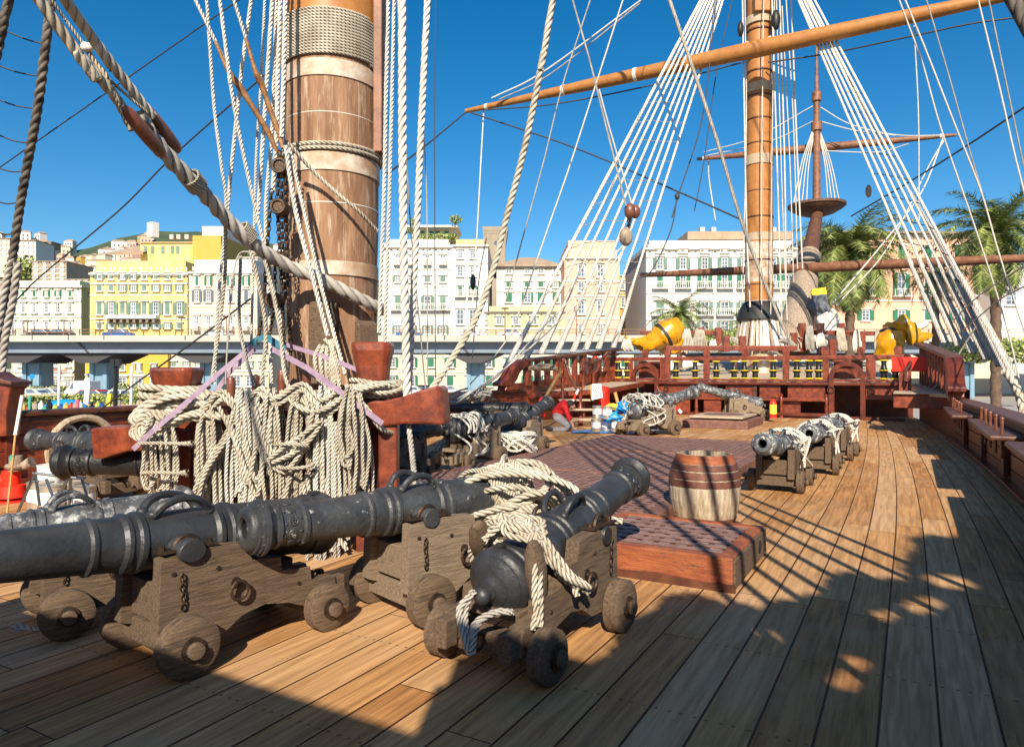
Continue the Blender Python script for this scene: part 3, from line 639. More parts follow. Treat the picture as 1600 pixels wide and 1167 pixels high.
# ================= HATCHES, CASK =================
def grating(name,label,x0,x1,y0,y1,zt,pitch,bar,zb=0,coam=.16,side='grating_wood',split=None,grp=None):
    t=world_thing(name,label,'grating',((x0+x1)/2,(y0+y1)/2,zb),grp)
    f=MB()
    for a,b_,c,d in((x0,x1,y0,y0+coam),(x0,x1,y1-coam,y1)): f.box(((a+b_)/2,(c+d)/2,(zt+zb)/2),(b_-a,d-c,zt-zb))
    for a,b_ in((x0,x0+coam),(x1-coam,x1)): f.box(((a+b_)/2,(y0+y1)/2,(zt+zb)/2),(b_-a,y1-y0-2*coam-.004,zt-zb))
    f.build('coaming',side,t,.012)
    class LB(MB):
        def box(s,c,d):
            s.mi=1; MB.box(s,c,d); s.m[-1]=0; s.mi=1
            # faces order: -x,+x,-y,+y,-z,+z
    l=LB(); xs=x0+coam; n=int((x1-x0-2*coam)/pitch); 
    for i in range(n+1):
        x=xs+(i+.5)*(x1-x0-2*coam)/(n+1); l.box((x,(y0+y1)/2,zt-.035),(bar,y1-y0-2*coam,.05))
    k=int((y1-y0-2*coam)/pitch)
    for i in range(k+1):
        y=y0+coam+(i+.5)*(y1-y0-2*coam)/(k+1); l.box(((x0+x1)/2,y,zt-.031),(x1-x0-2*coam,bar,.05))
    l.build('lattice',['grating_worn','grating_inner'],t)
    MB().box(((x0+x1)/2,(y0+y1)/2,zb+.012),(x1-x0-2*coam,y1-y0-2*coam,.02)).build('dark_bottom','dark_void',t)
    if split:
        for y in split: s=MB(); s.box(((x0+x1)/2,y,zt-.01),(x1-x0-2*coam,.12,.04)); s.build('cross_beam','grating_wood',t,.006)
    return t
grating('deck_grating','large low brown lattice grating covering the middle of the deck',-5.75,-2.15,6.25,14.7,.15,.128,.062,split=(9.1,11.9))
grating('hatch_grating','small raised hatch with orange sides and a lattice top, in front of the cask',-2.35,-1.08,5.04,6.26,.24,.150,.086,coam=.11,side='hatch_side')
hg=[o for o in bpy.data.objects if o.name=='hatch_grating'][0]
MB().prism([(-2.37,.0),(-1.06,.0),(-1.06,.035),(-1.065,.06),(-1.30,.05),(-1.6,.072),(-1.9,.055),(-2.2,.07),(-2.37,.06)],5.03,5.045).build('base_strip','rail_wood',hg)
MB().box((-1.072,5.65,.125),(.02,1.20,.20)).build('end_board','grey_oak',hg,.004)
m=MB(); m.cyl((-1.07,5.95,.13),(-1.055,5.95,.13),.05,.05,14); m.build('rope_hole','dark_void',hg)
# far hatch with flat lid
hx=YP(1130,665,19.0)
q=[G(1078,672),G(1168,676),G(1184,660),G(1096,655)]
cx=sum(v.x for v in q)/4; cy=sum(v.y for v in q)/4
fh=world_thing('hatch_cover','low square far hatch with grey lid, in front of the forecastle','hatch',(cx,cy,0))
MB().box((cx,cy,.11),(1.75,2.3,.22)).build('coaming','grating_wood',fh,.02)
MB().box((cx,cy,.29),(1.45,2.0,.06)).build('lid','pale_plank',fh,.012)
m=MB(); m.cyl((cx,cy,.322),(cx,cy,.334),.56,.56,28); m.build('lid_panel','grating_wood',fh)
# cask
ck=thing('cask','open topped wooden cask with dark upper hoops, standing behind the small hatch','cask',(-1.88,7.42,0))
pr=[(0,.0),(0,.295),(.02,.31),(.10,.335),(.22,.358),(.34,.365),(.46,.355),(.58,.325),(.69,.285),(.69,.262),(.60,.285),(.45,.32),(.30,.33),(.06,.30),(.06,0)]
m=MB(); n=22; MZ=Matrix.Rotation(-PI/2,4,'Y')
m.lathe(pr,MZ,66); 
# staves: pull every third ring column in slightly
vs=[list(v) for v in m.v]
for i,v in enumerate(vs):
    if (i%66)%3==0 and i<66*10: v[0]*=.99; v[1]*=.99
    if 66*7<=i<66*10: v[2]+=.003*math.sin(((i%66)//3)*2.3)
m.v=[tuple(v) for v in vs]; m.sm=[False]*len(m.sm); m.build('staves','cask_wood',ck)
for z0,z1 in((.375,.44),(.455,.525),(.54,.60)):
    def rr(z): return np.interp(z,[p[0] for p in pr[1:9]],[p[1] for p in pr[1:9]])
    m=MB(); m.lathe([(z0,rr(z0)),(z0,rr(z0)+.007),((z0+z1)/2,rr((z0+z1)/2)+.008),(z1,rr(z1)+.007),(z1,rr(z1)-.002)],MZ,44); m.build('hoop','cask_hoop',ck)
m=MB(); m.lathe([(.605,rr(.605)+.002),(.69,rr(.69)+.003),(.692,rr(.69)-.012)],MZ,44); m.build('rim','hatch_side',ck)
m=MB(); m.lathe([(.01,.30),(.01,.312),(.05,.327),(.05,.318)],MZ,44); m.build('hoop','cask_hoop',ck)
# ================= MAIN MAST =================
mc=D(519,580,7.35); mc=Vector((mc.x,mc.y,0))
mm=world_thing('main_mast','thick weathered brown main mast with painted orange top and pale bands','mast',mc)
def mz(y,d=6.95): return H+(HY-y)/FPX*d
mr=.475
MZc=Matrix.Translation(mc)@Matrix.Rotation(-PI/2,4,'Y')
m=MB(); m.lathe([(0,.46),(1.6,.455),(2.4,.455),(3.0,mr),(mz(32),mr+.005)],MZc,48); m.build('trunk','mast_weathered',mm)
m=MB(); m.lathe([(mz(33),mr+.004),(8,.47),(19,.40)],MZc,48); m.build('upper_trunk','mast_orange',mm)
for ya,yb,dr,mt in((96,122,.016,'band_paint'),(240,268,.014,'band_paint'),(408,430,.012,'band_paint')):
    m=MB(); za,zb=mz(yb),mz(ya); r=.462 if ya>300 else mr; m.lathe([(za,r-.01),(za,r+dr),(zb,r+dr),(zb,r-.01)],MZc,48); m.build('mast_band',mt,mm)
for yb in (178,318):
    m=MB(); z=mz(yb); m.torus((mc.x,mc.y,z),mr-.001,.006,'Z',48,6); m.build('seam','white_paint',mm)
# cleats on the mast foot
for px,y0,y1,w in((505,470,600,.26),(572,500,560,.22)):
    p=D(px,540,6.86); a=math.atan2(p.y-mc.y,p.x-mc.x)
    M=Matrix.Translation((p.x,p.y,0))@Matrix.Rotation(a,4,'Z'); b=MB(); b.prism([(-.03,mz(y1,6.86)),(.05,mz(y1,6.86)),(.05,mz(y0,6.86)-.05),(-.03,mz(y0,6.86))],-w/2,w/2,M); b.build('cleat','grey_oak',mm,.012)
# fish piece on the right of the mast head
p=D(594,60,7.3); MB().box((p.x,p.y,mz(100)+.35),(.09,.3,2.3),rz=TH).build('mast_fish','spar_brown',mm,.01)
# woolding: fifteen turns of rope
wl=[]
for k in range(15):
    z=mz(92)+.004+k*.0305; wl.append(([(mc.x+(mr+.022)*math.cos(t*PI/24),mc.y+(mr+.022)*math.sin(t*PI/24),z+t/48*.03) for t in range(49)],.0165))
ob=ropes('woolding',wl,'rope_cream',None,True,step=.014); tag(ob,'tight woolding of many rope turns round the main mast just below the orange paint','rope')
wl=[]
for k in range(2):
    z=mz(228)-k*.045
    wl.append(([(mc.x+(mr+.025)*math.cos(t*PI/24),mc.y+(mr+.025)*math.sin(t*PI/24),z) for t in range(49)],.021))
ob=ropes('mast_lashing',wl,'rope_cream',None,True); tag(ob,'two turns of rope lashed round the main mast above the middle band','rope')
# ================= RACK =================
rk=world_thing('bitts_rack','varnished red pin rack with two flared heads, hung with rope before the main mast','pin rack',D(450,840,6.2))
def fr(px,py,d): return D(px,py,d)
RV=RT
def rackframe(c,ang=0): # local X along the image right, Y away, Z up
    M=Matrix((RT,FW,UP)).transposed().to_4x4(); M.translation=c
    return M@Matrix.Rotation(ang,4,'Y')
# crossbeam: profile swept between the two ends, thick ends flared
MB().box((0,0,0),(1,1,1),Matrix.Translation(D(455,785,6.75))@Matrix.Rotation(TH,4,'Z')@Matrix.Diagonal((1.9,.06,1.05,1))).build('back_board','varnish_dark',rk,.01)
A_=D(235,682,6.45); B_=D(560,650,6.15)
xa=(B_-A_); L=xa.length; ang=-math.asin(xa.z/L)
yd=Vector((-xa.y,xa.x,0)).normalized(); 
Mb=Matrix((xa.normalized(),yd,xa.normalized().cross(yd))).transposed().to_4x4(); Mb.translation=A_
def sweepbox(sections,M):
    vs=[];fs=[]
    for x,y,z0,z1,w in sections: vs+=[(x,y-w,z0),(x,y+w,z0),(x,y+w,z1),(x,y-w,z1)]
    for k in range(len(sections)-1):
        for q in range(4): fs.append((k*4+q,k*4+(q+1)%4,(k+1)*4+(q+1)%4,(k+1)*4+q))
    n=len(sections)-1; fs+=[(0,3,2,1),(4*n,4*n+1,4*n+2,4*n+3)]
    b=MB(); b.add(vs,fs,False,M); return b
sec=[(-.50,0,-.15,.13,.13),(-.40,0,-.155,.135,.14),(-.30,0,-.13,.125,.135),(-.15,0,-.105,.12,.125),(.0,0,-.12,.12,.12),(L*.5,0,-.13,.12,.12),(L,0,-.12,.12,.12),(L+.12,0,-.11,.125,.12),(L+.28,0,-.105,.115,.125),(L+.45,0,-.10,.13,.135),(L+.62,0,-.12,.17,.145),(L+.76,0,-.14,.19,.14),(L+.80,0,-.13,.17,.11)]
sweepbox(sec,Mb).build('crossbeam','varnish',rk,.02)
def post(px,d,y0,y1,w,name='post',lean=0):
    a=D(px,y1,d); b=D(px+lean,y0,d); MB().beam((a.x,a.y,0),b,w,w,up=FW).build(name,'varnish',rk,.015)
post(288,6.35,670,850,.20); post(608,6.1,650,840,.16); post(578,6.3,650,840,.09,'brace',10)
a=D(592,792,6.15); MB().box((a.x,a.y,.22),(.36,.2,.44),rz=TH).build('post_foot','varnish',rk,.012)
def head(px,d,y0,y1,w0,name='bollard_head'):
    c=D(px,y1,d); h=(y1-y0)/FPX*d; M=rackframe(Vector((c.x,c.y,c.z)))
    k=w0/FPX*d/2
    pr=[(0,.86),(.25,.78),(.5,.76),(.72,.84),(.90,1.0),(.97,1.02),(1.0,.92)]
    vs=[];fs=[];ch=.3
    for z,s in pr:
        q=k*s; e=q*(1-ch)
        for x,y in((-e,-q),(e,-q),(q,-e),(q,e),(e,q),(-e,q),(-q,e),(-q,-e)): vs.append((x,y*.9,z*h))
    n=8
    for j in range(len(pr)-1):
        for i in range(n): fs.append((j*n+i,j*n+(i+1)%n,(j+1)*n+(i+1)%n,(j+1)*n+i))
    fs.append([(len(pr)-1)*n+i for i in range(n)])
    b=MB(); b.add(vs,fs,False,M); b.build(name,'varnish',rk,.012)
head(583,6.25,535,665,60); head(277,6.45,574,690,66)
for px,y in((361,605),(400,602),(440,594),(479,592)):
    b=MB(); c=D(px,y,6.2); M=Matrix.Translation(c)@Matrix.Rotation(-PI/2,4,'Y'); b.lathe([(-.55,.012),(-.25,.018),(-.22,.028),(-.05,.034),(.0,.040),(.06,.036),(.085,.028),(.10,0)],M,12); b.build('belaying_pin','block_wood',rk)
# ---- rope hanks on the rack ----
def hank(label,pxa,pxb,ytop,ybot,n,r,d,seed,m='rope_cream',grp='coils of rope hanging on the pin rack',wraps=(),tri=0.0,sag=10):
    rg=random.Random(seed); pts=[]; lines=[]; pin=((pxa+pxb)/2,ytop)
    for k in range(n):
        t0=min(.95,max(0,(k+rg.uniform(-.5,1.5))/n)); t1=min(.8,max(0,(k+rg.uniform(-.5,1.5))/n))
        xa=pxa+(pxb-pxa)*t0; xb=pxa+(pxb-pxa)*t1; yb=ybot-rg.random()**1.6*.5*(ybot-ytop); dd=d+rg.uniform(-.10,.07)
        w=rg.choice((4,7,10,16)); ja=rg.uniform(-5,5); jb=rg.uniform(-5,5)
        up=rg.uniform(-.06,.0)
        pts+= [D(pin[0]+(xa-pin[0])*.45,ytop+rg.uniform(-sag,sag),dd-.02),D(pin[0]+(xa-pin[0])*.9,ytop+(yb-ytop)*.22,dd-.05+rg.uniform(-.03,.03)),D(xa+ja,ytop+(yb-ytop)*.6,dd+up),
               D(xa,yb-12,dd+up),D((xa+xb)/2+w*.3,yb+rg.uniform(2,9),dd+up),D(xb+w,yb-12,dd+up+.02),D(xb+w*.9+jb,ytop+(yb-ytop)*.55,dd+up+.03),D(pin[0]+(xb-pin[0])*.8+w*.5,ytop+(yb-ytop)*.2,dd-.02)]
    lines.append((pts,r))
    for (x0,x1,y,yt,dw) in wraps:
        cx=(x0+x1)/2; a=(x1-x0)/2; lines.append(([D(cx+a*math.cos(q*PI/8),y+(yt)*math.sin(q*PI/8)*.35+ (q/16)*yt,d+dw-.10*math.sin(q*PI/8)*-1-.03) for q in range(0,17)],r))
    o=ropes('rope_coil',lines,m,None,True); tag(o,label,'rope',grp); return o
hank('cream rope hank tied with two turns, hanging left of the left rack post',222,282,655,805,12,.015,6.05,1,wraps=((216,300,690,6,-.10),(222,292,735,8,-.10)))
hank('loose rope coil right of the left post, leftmost in the middle of the rack',302,350,640,868,12,.016,6.08,2,m='rope_cream')
hank('thick dark tan rope bight behind the hanging coils, low on the left of the rack',312,352,700,860,7,.022,6.28,3,m='rope_tan')
hank('long straight rope coil hanging from the first belaying pin',358,402,615,858,11,.015,6.0,4,m='rope_white')
hank('long straight rope coil hanging from the second belaying pin',402,440,612,838,12,.015,5.98,5)
hank('rope coil with a knotted waist under the third belaying pin',446,494,612,812,12,.015,5.94,6,wraps=((430,482,690,10,-.12),(440,490,735,-10,-.12)))
hank('rope coil hanging from the fourth belaying pin right of the knotted one',492,524,612,862,9,.015,5.98,7,m='rope_white')
hank('round bottomed rope coil, rightmost on the rack beside the right post',528,574,612,804,12,.015,5.90,8)
rg=random.Random(90)
def slings(label,P,n,r,m,jx,jy,d,seed):
    rg=random.Random(seed); L_=[]
    for k in range(n):
        sx,sy=rg.uniform(-jx,jx),rg.uniform(-jy,jy); dd=d+rg.uniform(-.06,.06); L_.append(([D(px+sx+rg.uniform(-5,5),py+sy+rg.uniform(-5,5),dd) for px,py in P],r))
    o=ropes('rope_bight',L_,m,None,True); tag(o,label,'rope','loose bights over the hanging coils')
slings('loose bight sagging across the first and second hanging coils',[(352,640),(372,700),(392,760),(410,700),(418,640)],3,.019,'rope_cream',8,14,5.82,91)
slings('bight sagging deep from the second coil to the fourth',[(398,630),(410,690),(440,730),(472,700),(486,640)],3,.019,'rope_cream',7,12,5.80,92)
slings('diagonal rope strands crossing from the fourth coil down left',[(500,660),(478,690),(446,706),(424,722)],3,.019,'rope_cream',5,16,5.78,93)
slings('strands slanting down left across the leftmost middle coil',[(380,640),(352,690),(322,740),(306,790),(318,840)],3,.019,'rope_cream',7,9,5.9,94)
slings('small round bight hanging low between the third and fourth coils',[(455,740),(448,790),(462,822),(482,800),(478,745)],3,.018,'rope_cream',5,8,5.82,95)
slings('strands slanting down right beside the round bottomed coil',[(492,650),(500,710),(512,770),(530,830),(545,855)],3,.019,'rope_cream',6,8,5.88,96)
hank('slack rope coil behind the rightmost coil, reaching below the crossbeam',512,562,640,850,8,.015,6.1,9,m='rope_grey')
hank('rope coil lying low below the pin rack, seen under the barrel with flaking ornament',475,530,800,905,8,.015,5.9,10,grp=None,m='rope_grey')
# turns over the pins and round the heads
def turns(label,pts,n,r,m,seed,jit=6,dj=.05,cat='rope',lob=True):
    rg=random.Random(seed); L_=[]
    for k in range(n):
        ox,oy,od=rg.uniform(-jit,jit),rg.uniform(-jit,jit),rg.uniform(-dj,dj)
        L_.append(([D(px+ox+rg.uniform(-2,2),py+oy+k*0+rg.uniform(-2,2),d+od) for px,py,d in pts],r))
    o=ropes('rope_turns',L_,m,None,lob); tag(o,label,cat,'ropes belayed on the rack'); return o
turns('rope draped in swags across all four belaying pins',[(318,648,6.05),(345,618,6.0),(375,640,5.95),(405,612,5.95),(430,628,5.9),(470,605,5.9),(500,632,5.88),(520,618,5.95)],5,.019,'rope_cream',11,9,.05)
turns('swag of rope running from the third pin to the right flared head',[(445,612,5.95),(480,640,5.85),(515,642,5.85),(545,618,5.9),(575,608,5.9),(610,602,5.95)],4,.019,'rope_cream',12,7,.05)
def headwrap(label,px,py,d,rx,n,r,m,seed,dy=9,til=0):
    rg=random.Random(seed); L_=[]
    for k in range(n):
        pts=[]
        for q in range(17):
            a=q*PI/8; rx2=rx*(1+rg.uniform(-.03,.06)); pts.append(D(px+rx2*math.cos(a),py+k*dy-til*math.cos(a),d)+FW*(.30*rx/60*-math.sin(a)*-1)*0+FW*(math.sin(a)*rx/FPX*d*.8)+UP*(.012*math.sin(a*2+k)))
        L_.append((pts,r))
    o=ropes('rope_turns',L_,m,None,True); tag(o,label,'rope','ropes belayed on the rack'); return o
headwrap('thick rope wound many turns round the left flared head',272,606,6.42,48,4,.031,'rope_cream',13,dy=12)
headwrap('rope wound round the neck of the right flared head',590,598,6.22,40,3,.022,'rope_cream',14,dy=9,til=-3)
turns('heavy rope loops spilling left from the left flared head over the crossbeam',[(330,640,6.1),(300,636,6.05),(262,655,6.0),(230,652,6.05),(214,668,6.05),(228,682,6.0),(262,668,5.95),(300,650,5.98),(345,655,6.0)],4,.027,'rope_cream',15,7,.06)
turns('heavy rope loops over the left flared head shoulder',[(338,625,6.25),(300,612,6.2),(255,618,6.15),(222,640,6.15),(216,655,6.1),(250,650,6.05)],4,.029,'rope_cream',16,7,.06)
turns('rope turns hanging over the right end of the crossbeam',[(560,600,6.0),(600,612,5.95),(632,606,6.1),(625,596,6.3)],3,.021,'rope_cream',17,6,.04)
turns('pair of ropes crossing the face of the crossbeam under the right head',[(545,600,5.95),(578,640,5.88),(598,668,5.9),(618,675,6.05)],2,.021,'rope_cream',18,5,.03)
# lilac webbing straps with teal hooks
def strap(label,pts,w,m):
    b=MB(); P=[D(*p) for p in pts]; vs=[];fs=[]
    for i,p in enumerate(P):
        t=(P[min(i+1,len(P)-1)]-P[max(i-1,0)]).normalized(); s=t.cross(FW).normalized()*w/2
        for e in(-1,1): vs+=[tuple(p+s*e-FW*.003),tuple(p+s*e+FW*.003)]
    for i in range(len(P)-1):
        a=i*4; c=a+4
        fs+=[(a,a+2,c+2,c),(a+1,c+1,c+3,a+3),(a,c,c+1,a+1),(a+2,a+3,c+3,c+2)]
    b.add(vs,fs); o=b.build('webbing_strap',m); tag(o,label,'strap','webbing straps on the main mast'); return o
strap('lilac webbing strap from the mast down left across the left rope hank',[(395,540,6.4),(340,585,6.2),(290,630,5.95),(240,672,5.85),(208,702,5.9)],.042,'strap_lilac')
strap('darker webbing strap running down left behind the lilac one',[(398,545,6.7),(360,580,6.7),(330,622,6.7)],.045,'strap_lilac')
strap('lilac webbing strap from the mast down right to the crossbeam',[(425,545,6.3),(480,575,6.0),(540,618,5.82),(598,662,5.82)],.046,'strap_lilac')
strap('lilac webbing strap from the mast to the right flared head',[(445,538,6.55),(500,555,6.3),(560,578,6.15)],.040,'strap_lilac')
strap('teal webbing strap end knotted where the lilac straps meet',[(380,552,6.45),(400,532,6.4),(415,526,6.4),(445,545,6.35)],.06,'strap_teal')
# ================= STANDING AND RUNNING RIGGING =================
def rope1(label,pts,r,m,grp=None,cat='rope',lob=False,name='rope',step=None):
    P=[D(*p) for p in pts]                 # ropes that leave the picture run on instead of stopping at its edge
    if pts[0][1]<=5 or not -3<=pts[0][0]<=1600 and cat!='ratline': v=(P[0]-P[1]).normalized(); P=[P[0]+v*(7 if pts[0][2]<12 else 12)]+P
    if pts[-1][0]>=1600: v=(P[-1]-P[-2]).normalized(); P=P+[P[-1]+v*(2 if pts[-1][1]>480 else 7)]
    o=ropes(name,[(P,r)],m,None,lob,step=step); return tag(o,label,cat,grp)
# the heavy stay with its block
rope1('very thick laid stay running from the big wooden block down across the main mast',[(215,178,5.0),(232,208,5.1),(262,245,5.3),(300,285,5.55),(325,310,5.75),(352,340,5.95),(385,372,6.15),(415,395,6.35),(455,418,6.55),(500,436,6.68),(545,458,6.8),(580,476,6.95),(593,482,7.15),(593,483,7.5),(560,478,7.95)],.062,'rope_grey',None,'stay',True,'stay')
for k,(pp) in enumerate((((296,276,5.5),(310,293,5.62)),((375,355,6.1),(392,375,6.2)))):
    a,b=D(*pp[0]),D(*pp[1]); ax=(b-a).normalized(); u=ax.orthogonal().normalized(); w=ax.cross(u); n=9
    pts=[a+(b-a)*(i/ (n*12))+ (u*math.cos(i*PI/6)+w*math.sin(i*PI/6))*.075 for i in range(n*12+1)]
    o=ropes('seizing',[(pts,.009)],'rope_cream'); tag(o,('upper' if k==0 else 'lower')+' rope seizing bound round the very thick stay','seizing')
# block
bk=world_thing('pulley_block','large varnished wooden block joining the thick stay to the doubled ropes, upper left','block',D(238,205,5.1))
for off,l in((-.075,0),(.075,1)):
    c=D(238+ (9 if l else -4),206,5.1+off*2); ax=(D(272,250,5.35)-D(205,168,4.95)).normalized(); up=ax.cross(FW).normalized(); M=Matrix((ax,ax.cross(up),up)).transposed().to_4x4(); M.translation=c+up*(.034 if l else -.034)
    b=MB(); pr=[(-.25,0),(-.245,.035),(-.2,.06),(-.1,.07),(.05,.07),(.18,.06),(.225,.035),(.23,0)]; b.lathe(pr,M@Matrix.Diagonal((.9,.85,.7,1)),20); b.build('cheek','block_wood',bk)
b=MB(); c=D(232,200,5.05); b.cyl(c-FW*.13,c+FW*.1,.03,.03,12); b.build('pin','iron',bk)
rope1('doubled thick tackle rope running to the upper left above the block, outer part',[(30,-40,4.2),(120,82,4.55),(180,152,4.85),(207,200,5.0)],.036,'rope_cream','tackle ropes above the block',lob=True)
rope1('thick tackle rope rising beside the outer one, ending at the right of the block',[(88,-20,4.2),(150,68,4.6),(205,140,4.9),(238,182,5.1)],.035,'rope_cream','tackle ropes above the block',lob=True)
rope1('thin knotted rope hanging between the two thick tackle ropes',[(75,-8,4.5),(100,28,4.6),(133,73,4.7),(150,98,4.75),(168,122,4.8),(205,155,4.9),(230,176,5.0)],.011,'rope_cream')
rope1('short tarred end of the knotted rope beside the outer tackle rope',[(133,73,4.7),(150,100,4.75),(165,118,4.75),(175,142,4.8),(190,175,4.9),(205,205,5.0)],.016,'rope_tan')
b=MB(); c=D(134,74,4.7); b.sphere(tuple(c),.032,12,8); b.sphere(tuple(c+RT*.025),.028,10,7); o=b.build('rope_knot','rope_white'); tag(o,'white stopper knot on the thin rope between the tackle ropes','knot')
# port main shrouds with ratlines (left edge)
rope1('tarred shroud at the far left edge leaving the top left corner',[(22,-40,8.6),(0,62,8.8),(-60,330,9.4)],.055,'rope_tarred','port shrouds of the main mast','shroud',True,'shroud')
rope1('thick tarred shroud running down the left side to the lower left',[(84,-30,8.6),(60,160,9.0),(42,260,9.3),(30,330,9.5),(14,440,9.8),(2,500,9.9),(-8,590,10)],.055,'rope_tarred','port shrouds of the main mast','shroud',True,'shroud')
rope1('doubled end of the left tarred shroud below its seizing',[(28,410,9.6),(20,470,9.7),(8,530,9.8),(2,600,9.9)],.05,'rope_grey','port shrouds of the main mast','shroud',True,'shroud')
rope1('outer grey shroud leg at the left edge beside the green building',[(20,400,9.7),(6,460,9.8),(-4,520,9.8)],.05,'rope_grey','port shrouds of the main mast','shroud',True,'shroud')
for i,(x0,y0,x1,y1) in enumerate(((8,48,74,70),(-5,102,66,120),(-5,155,55,170),(-5,210,47,224),(-5,262,38,268),(-5,315,30,316),(-5,362,20,365))):
    rope1('thin ratline number of the ladder at the left edge, '+('at the top','second from the top','third from the top','fourth from the top','third from the bottom','second from the bottom','at the bottom')[i],[(x0,y0,9.0+i*.1),((x0+x1)/2,(y0+y1)/2+3,9.05+i*.1),(x1,y1,9.1+i*.1)],.010,'wire','ratlines of the left shrouds','ratline',name='ratline')
for o in bpy.data.objects:
    if o.name.startswith('ratline') and 'label' in o: o['label']=o['label'].replace(' number of the ladder','')
# ropes left of the mast
lm='ropes falling beside the main mast'
def two(label,pts,r,m='rope_white',lob=False): rope1(label,pts,r,m,lm,lob=lob)
two('thin white rope leftmost of those beside the mast, slightly bent',[(322,-10,6.3),(334,160,6.4),(346,260,6.4),(353,330,6.5),(340,480,6.5),(335,600,6.5)],.015,'rope_white',True)
two('white rope slanting right towards the left of the mast',[(342,-10,6.2),(360,130,6.2),(378,230,6.3),(400,330,6.4),(428,450,6.5),(450,560,6.6)],.017,'rope_white',True)
two('white rope crossing to the left over the slanting one',[(394,-10,6.6),(380,90,6.6),(368,200,6.6),(358,300,6.6),(350,400,6.6)],.018,'rope_white',True)
two('long white rope close left of the served pendants',[(414,-10,6.9),(408,120,6.9),(400,250,6.9),(396,400,6.9),(392,560,6.8)],.013)
two('white rope with soft twist just left of the mast edge',[(426,-10,6.7),(418,110,6.7),(408,260,6.7),(402,350,6.7)],.02,'rope_white',True)
two('thick white rope along the left edge of the mast, outer',[(438,-10,6.7),(434,120,6.65),(432,210,6.6),(426,300,6.6)],.022,'rope_white',True)
two('thick white rope along the left edge of the mast, inner',[(446,-10,6.6),(443,120,6.55),(440,215,6.5)],.022,'rope_white',True)
two('white rope dropping behind the chains left of the mast',[(432,-10,7.1),(425,200,7.1),(415,330,7.0),(420,470,6.9),(424,600,6.6)],.018,'rope_white',True)
two('rope falling from the lower seizing to the first belaying pin',[(388,380,6.2),(405,450,6.2),(415,520,6.2),(408,600,6.1)],.017,'rope_cream',True)
two('rope falling from the lower seizing to the third belaying pin',[(410,395,6.35),(425,450,6.3),(438,520,6.2),(446,590,6.1),(470,640,5.95)],.017,'rope_cream',True)
two('grey rope hanging straight left of the mast down to the second belaying pin',[(376,400,6.5),(374,500,6.4),(385,560,6.3),(398,605,6.1)],.016,'rope_grey',True)
two('slim white line down to the left of the rack in front of the yellow building',[(400,395,6.5),(372,400,6.7),(360,470,6.6),(352,600,6.6)],.008)
two('rope from the first pin leaning left up to the stay',[(330,600,6.2),(344,500,6.3),(352,420,6.2),(352,345,6.0)],.016,'rope_cream',True)
# V of ropes on the mast front
two('left leg of the long white V rope on the mast front',[(446,228,6.35),(462,330,6.35),(485,420,6.3),(512,525,6.3)],.021,'rope_white',True)
two('right leg of the long white V rope on the mast front',[(452,232,6.45),(475,330,6.4),(495,420,6.38),(520,515,6.33),(540,585,6.2)],.018,'rope_white',True)
two('rope slanting down right across the mast from the lashing',[(450,224,6.5),(492,270,6.68),(530,305,6.75),(560,330,6.8),(590,362,7.0)],.019,'rope_cream',True)
for i in range(4):
    two(('first','second','third','fourth')[i]+' loop of the rope knot hanging in front of the mast foot',[(500+i*6,540,6.4),(492+i*9,560,6.3),(498+i*7,595,6.2),(515+i*3,610,6.15),(528-i*4,580,6.2),(520,545,6.3),(508+i*5,530,6.35)],.019,'rope_cream',True)
two('rope crossing from the mast foot to the right head',[(514,530,6.35),(530,600,6.1),(520,640,6.0)],.018,'rope_cream',True)
# served pendants (brown)
for k,pts in enumerate(([(300,-10,6.2),(337,66,6.3)],[(362,-10,6.3),(384,60,6.4)])):
    rope1(('left','right')[k]+' smooth white line ending at a brown served pendant',[*pts],.016,'rope_white','pendants left of the mast')
for k,pts in enumerate(([(337,66,6.3),(356,110,6.35),(372,132,6.4),(390,160,6.45),(418,205,6.55),(434,240,6.6)],[(384,60,6.4),(400,115,6.45),(408,130,6.5),(420,165,6.55),(436,210,6.6),(442,232,6.6)])):
    o=ropes('pendant',[([D(*p) for p in pts],[.017,.018,.034,.024,.03,.02])],'leather_brown'); tag(o,('left','right')[k]+' brown leather covered pendant with a bound eye beside the mast','pendant','pendants left of the mast')
# chains and rusty fittings
def bigchain(label,pts,link,m='iron'):
    P=crs([D(*p) for p in pts],link*.72); b=MB()
    for i in range(len(P)-1):
        t=Vector(P[i+1]-P[i]).normalized(); s=t.cross(FW).normalized(); 
        if i%2: s=FW
        M=Matrix((s*.62,t.cross(s),t)).transposed().to_4x4(); M.translation=P[i]; b.torus((0,0,0),link*.5,link*.14,'Y',8,5,M)
    o=b.build('chain',m); tag(o,label,'chain','chains beside the main mast'); return o
bigchain('rusty chain hanging closest to the left edge of the mast',[(446,235,6.5),(447,330,6.6),(450,450,6.7),(455,560,6.6)],.06)
bigchain('rusty chain hanging second from the left edge of the mast',[(436,240,6.5),(434,330,6.6),(440,440,6.6),(444,540,6.5)],.06)
bigchain('chain hanging outermost left of the mast by the lower seizing',[(424,300,6.5),(418,380,6.5),(412,470,6.5),(402,540,6.4)],.06)
bigchain('short rusty chain behind the others left of the mast',[(430,400,6.7),(428,480,6.7),(420,530,6.6)],.055)
bigchain('dark chain behind the thick stay left of the mast',[(440,250,6.9),(441,360,6.9),(446,470,6.9)],.07)
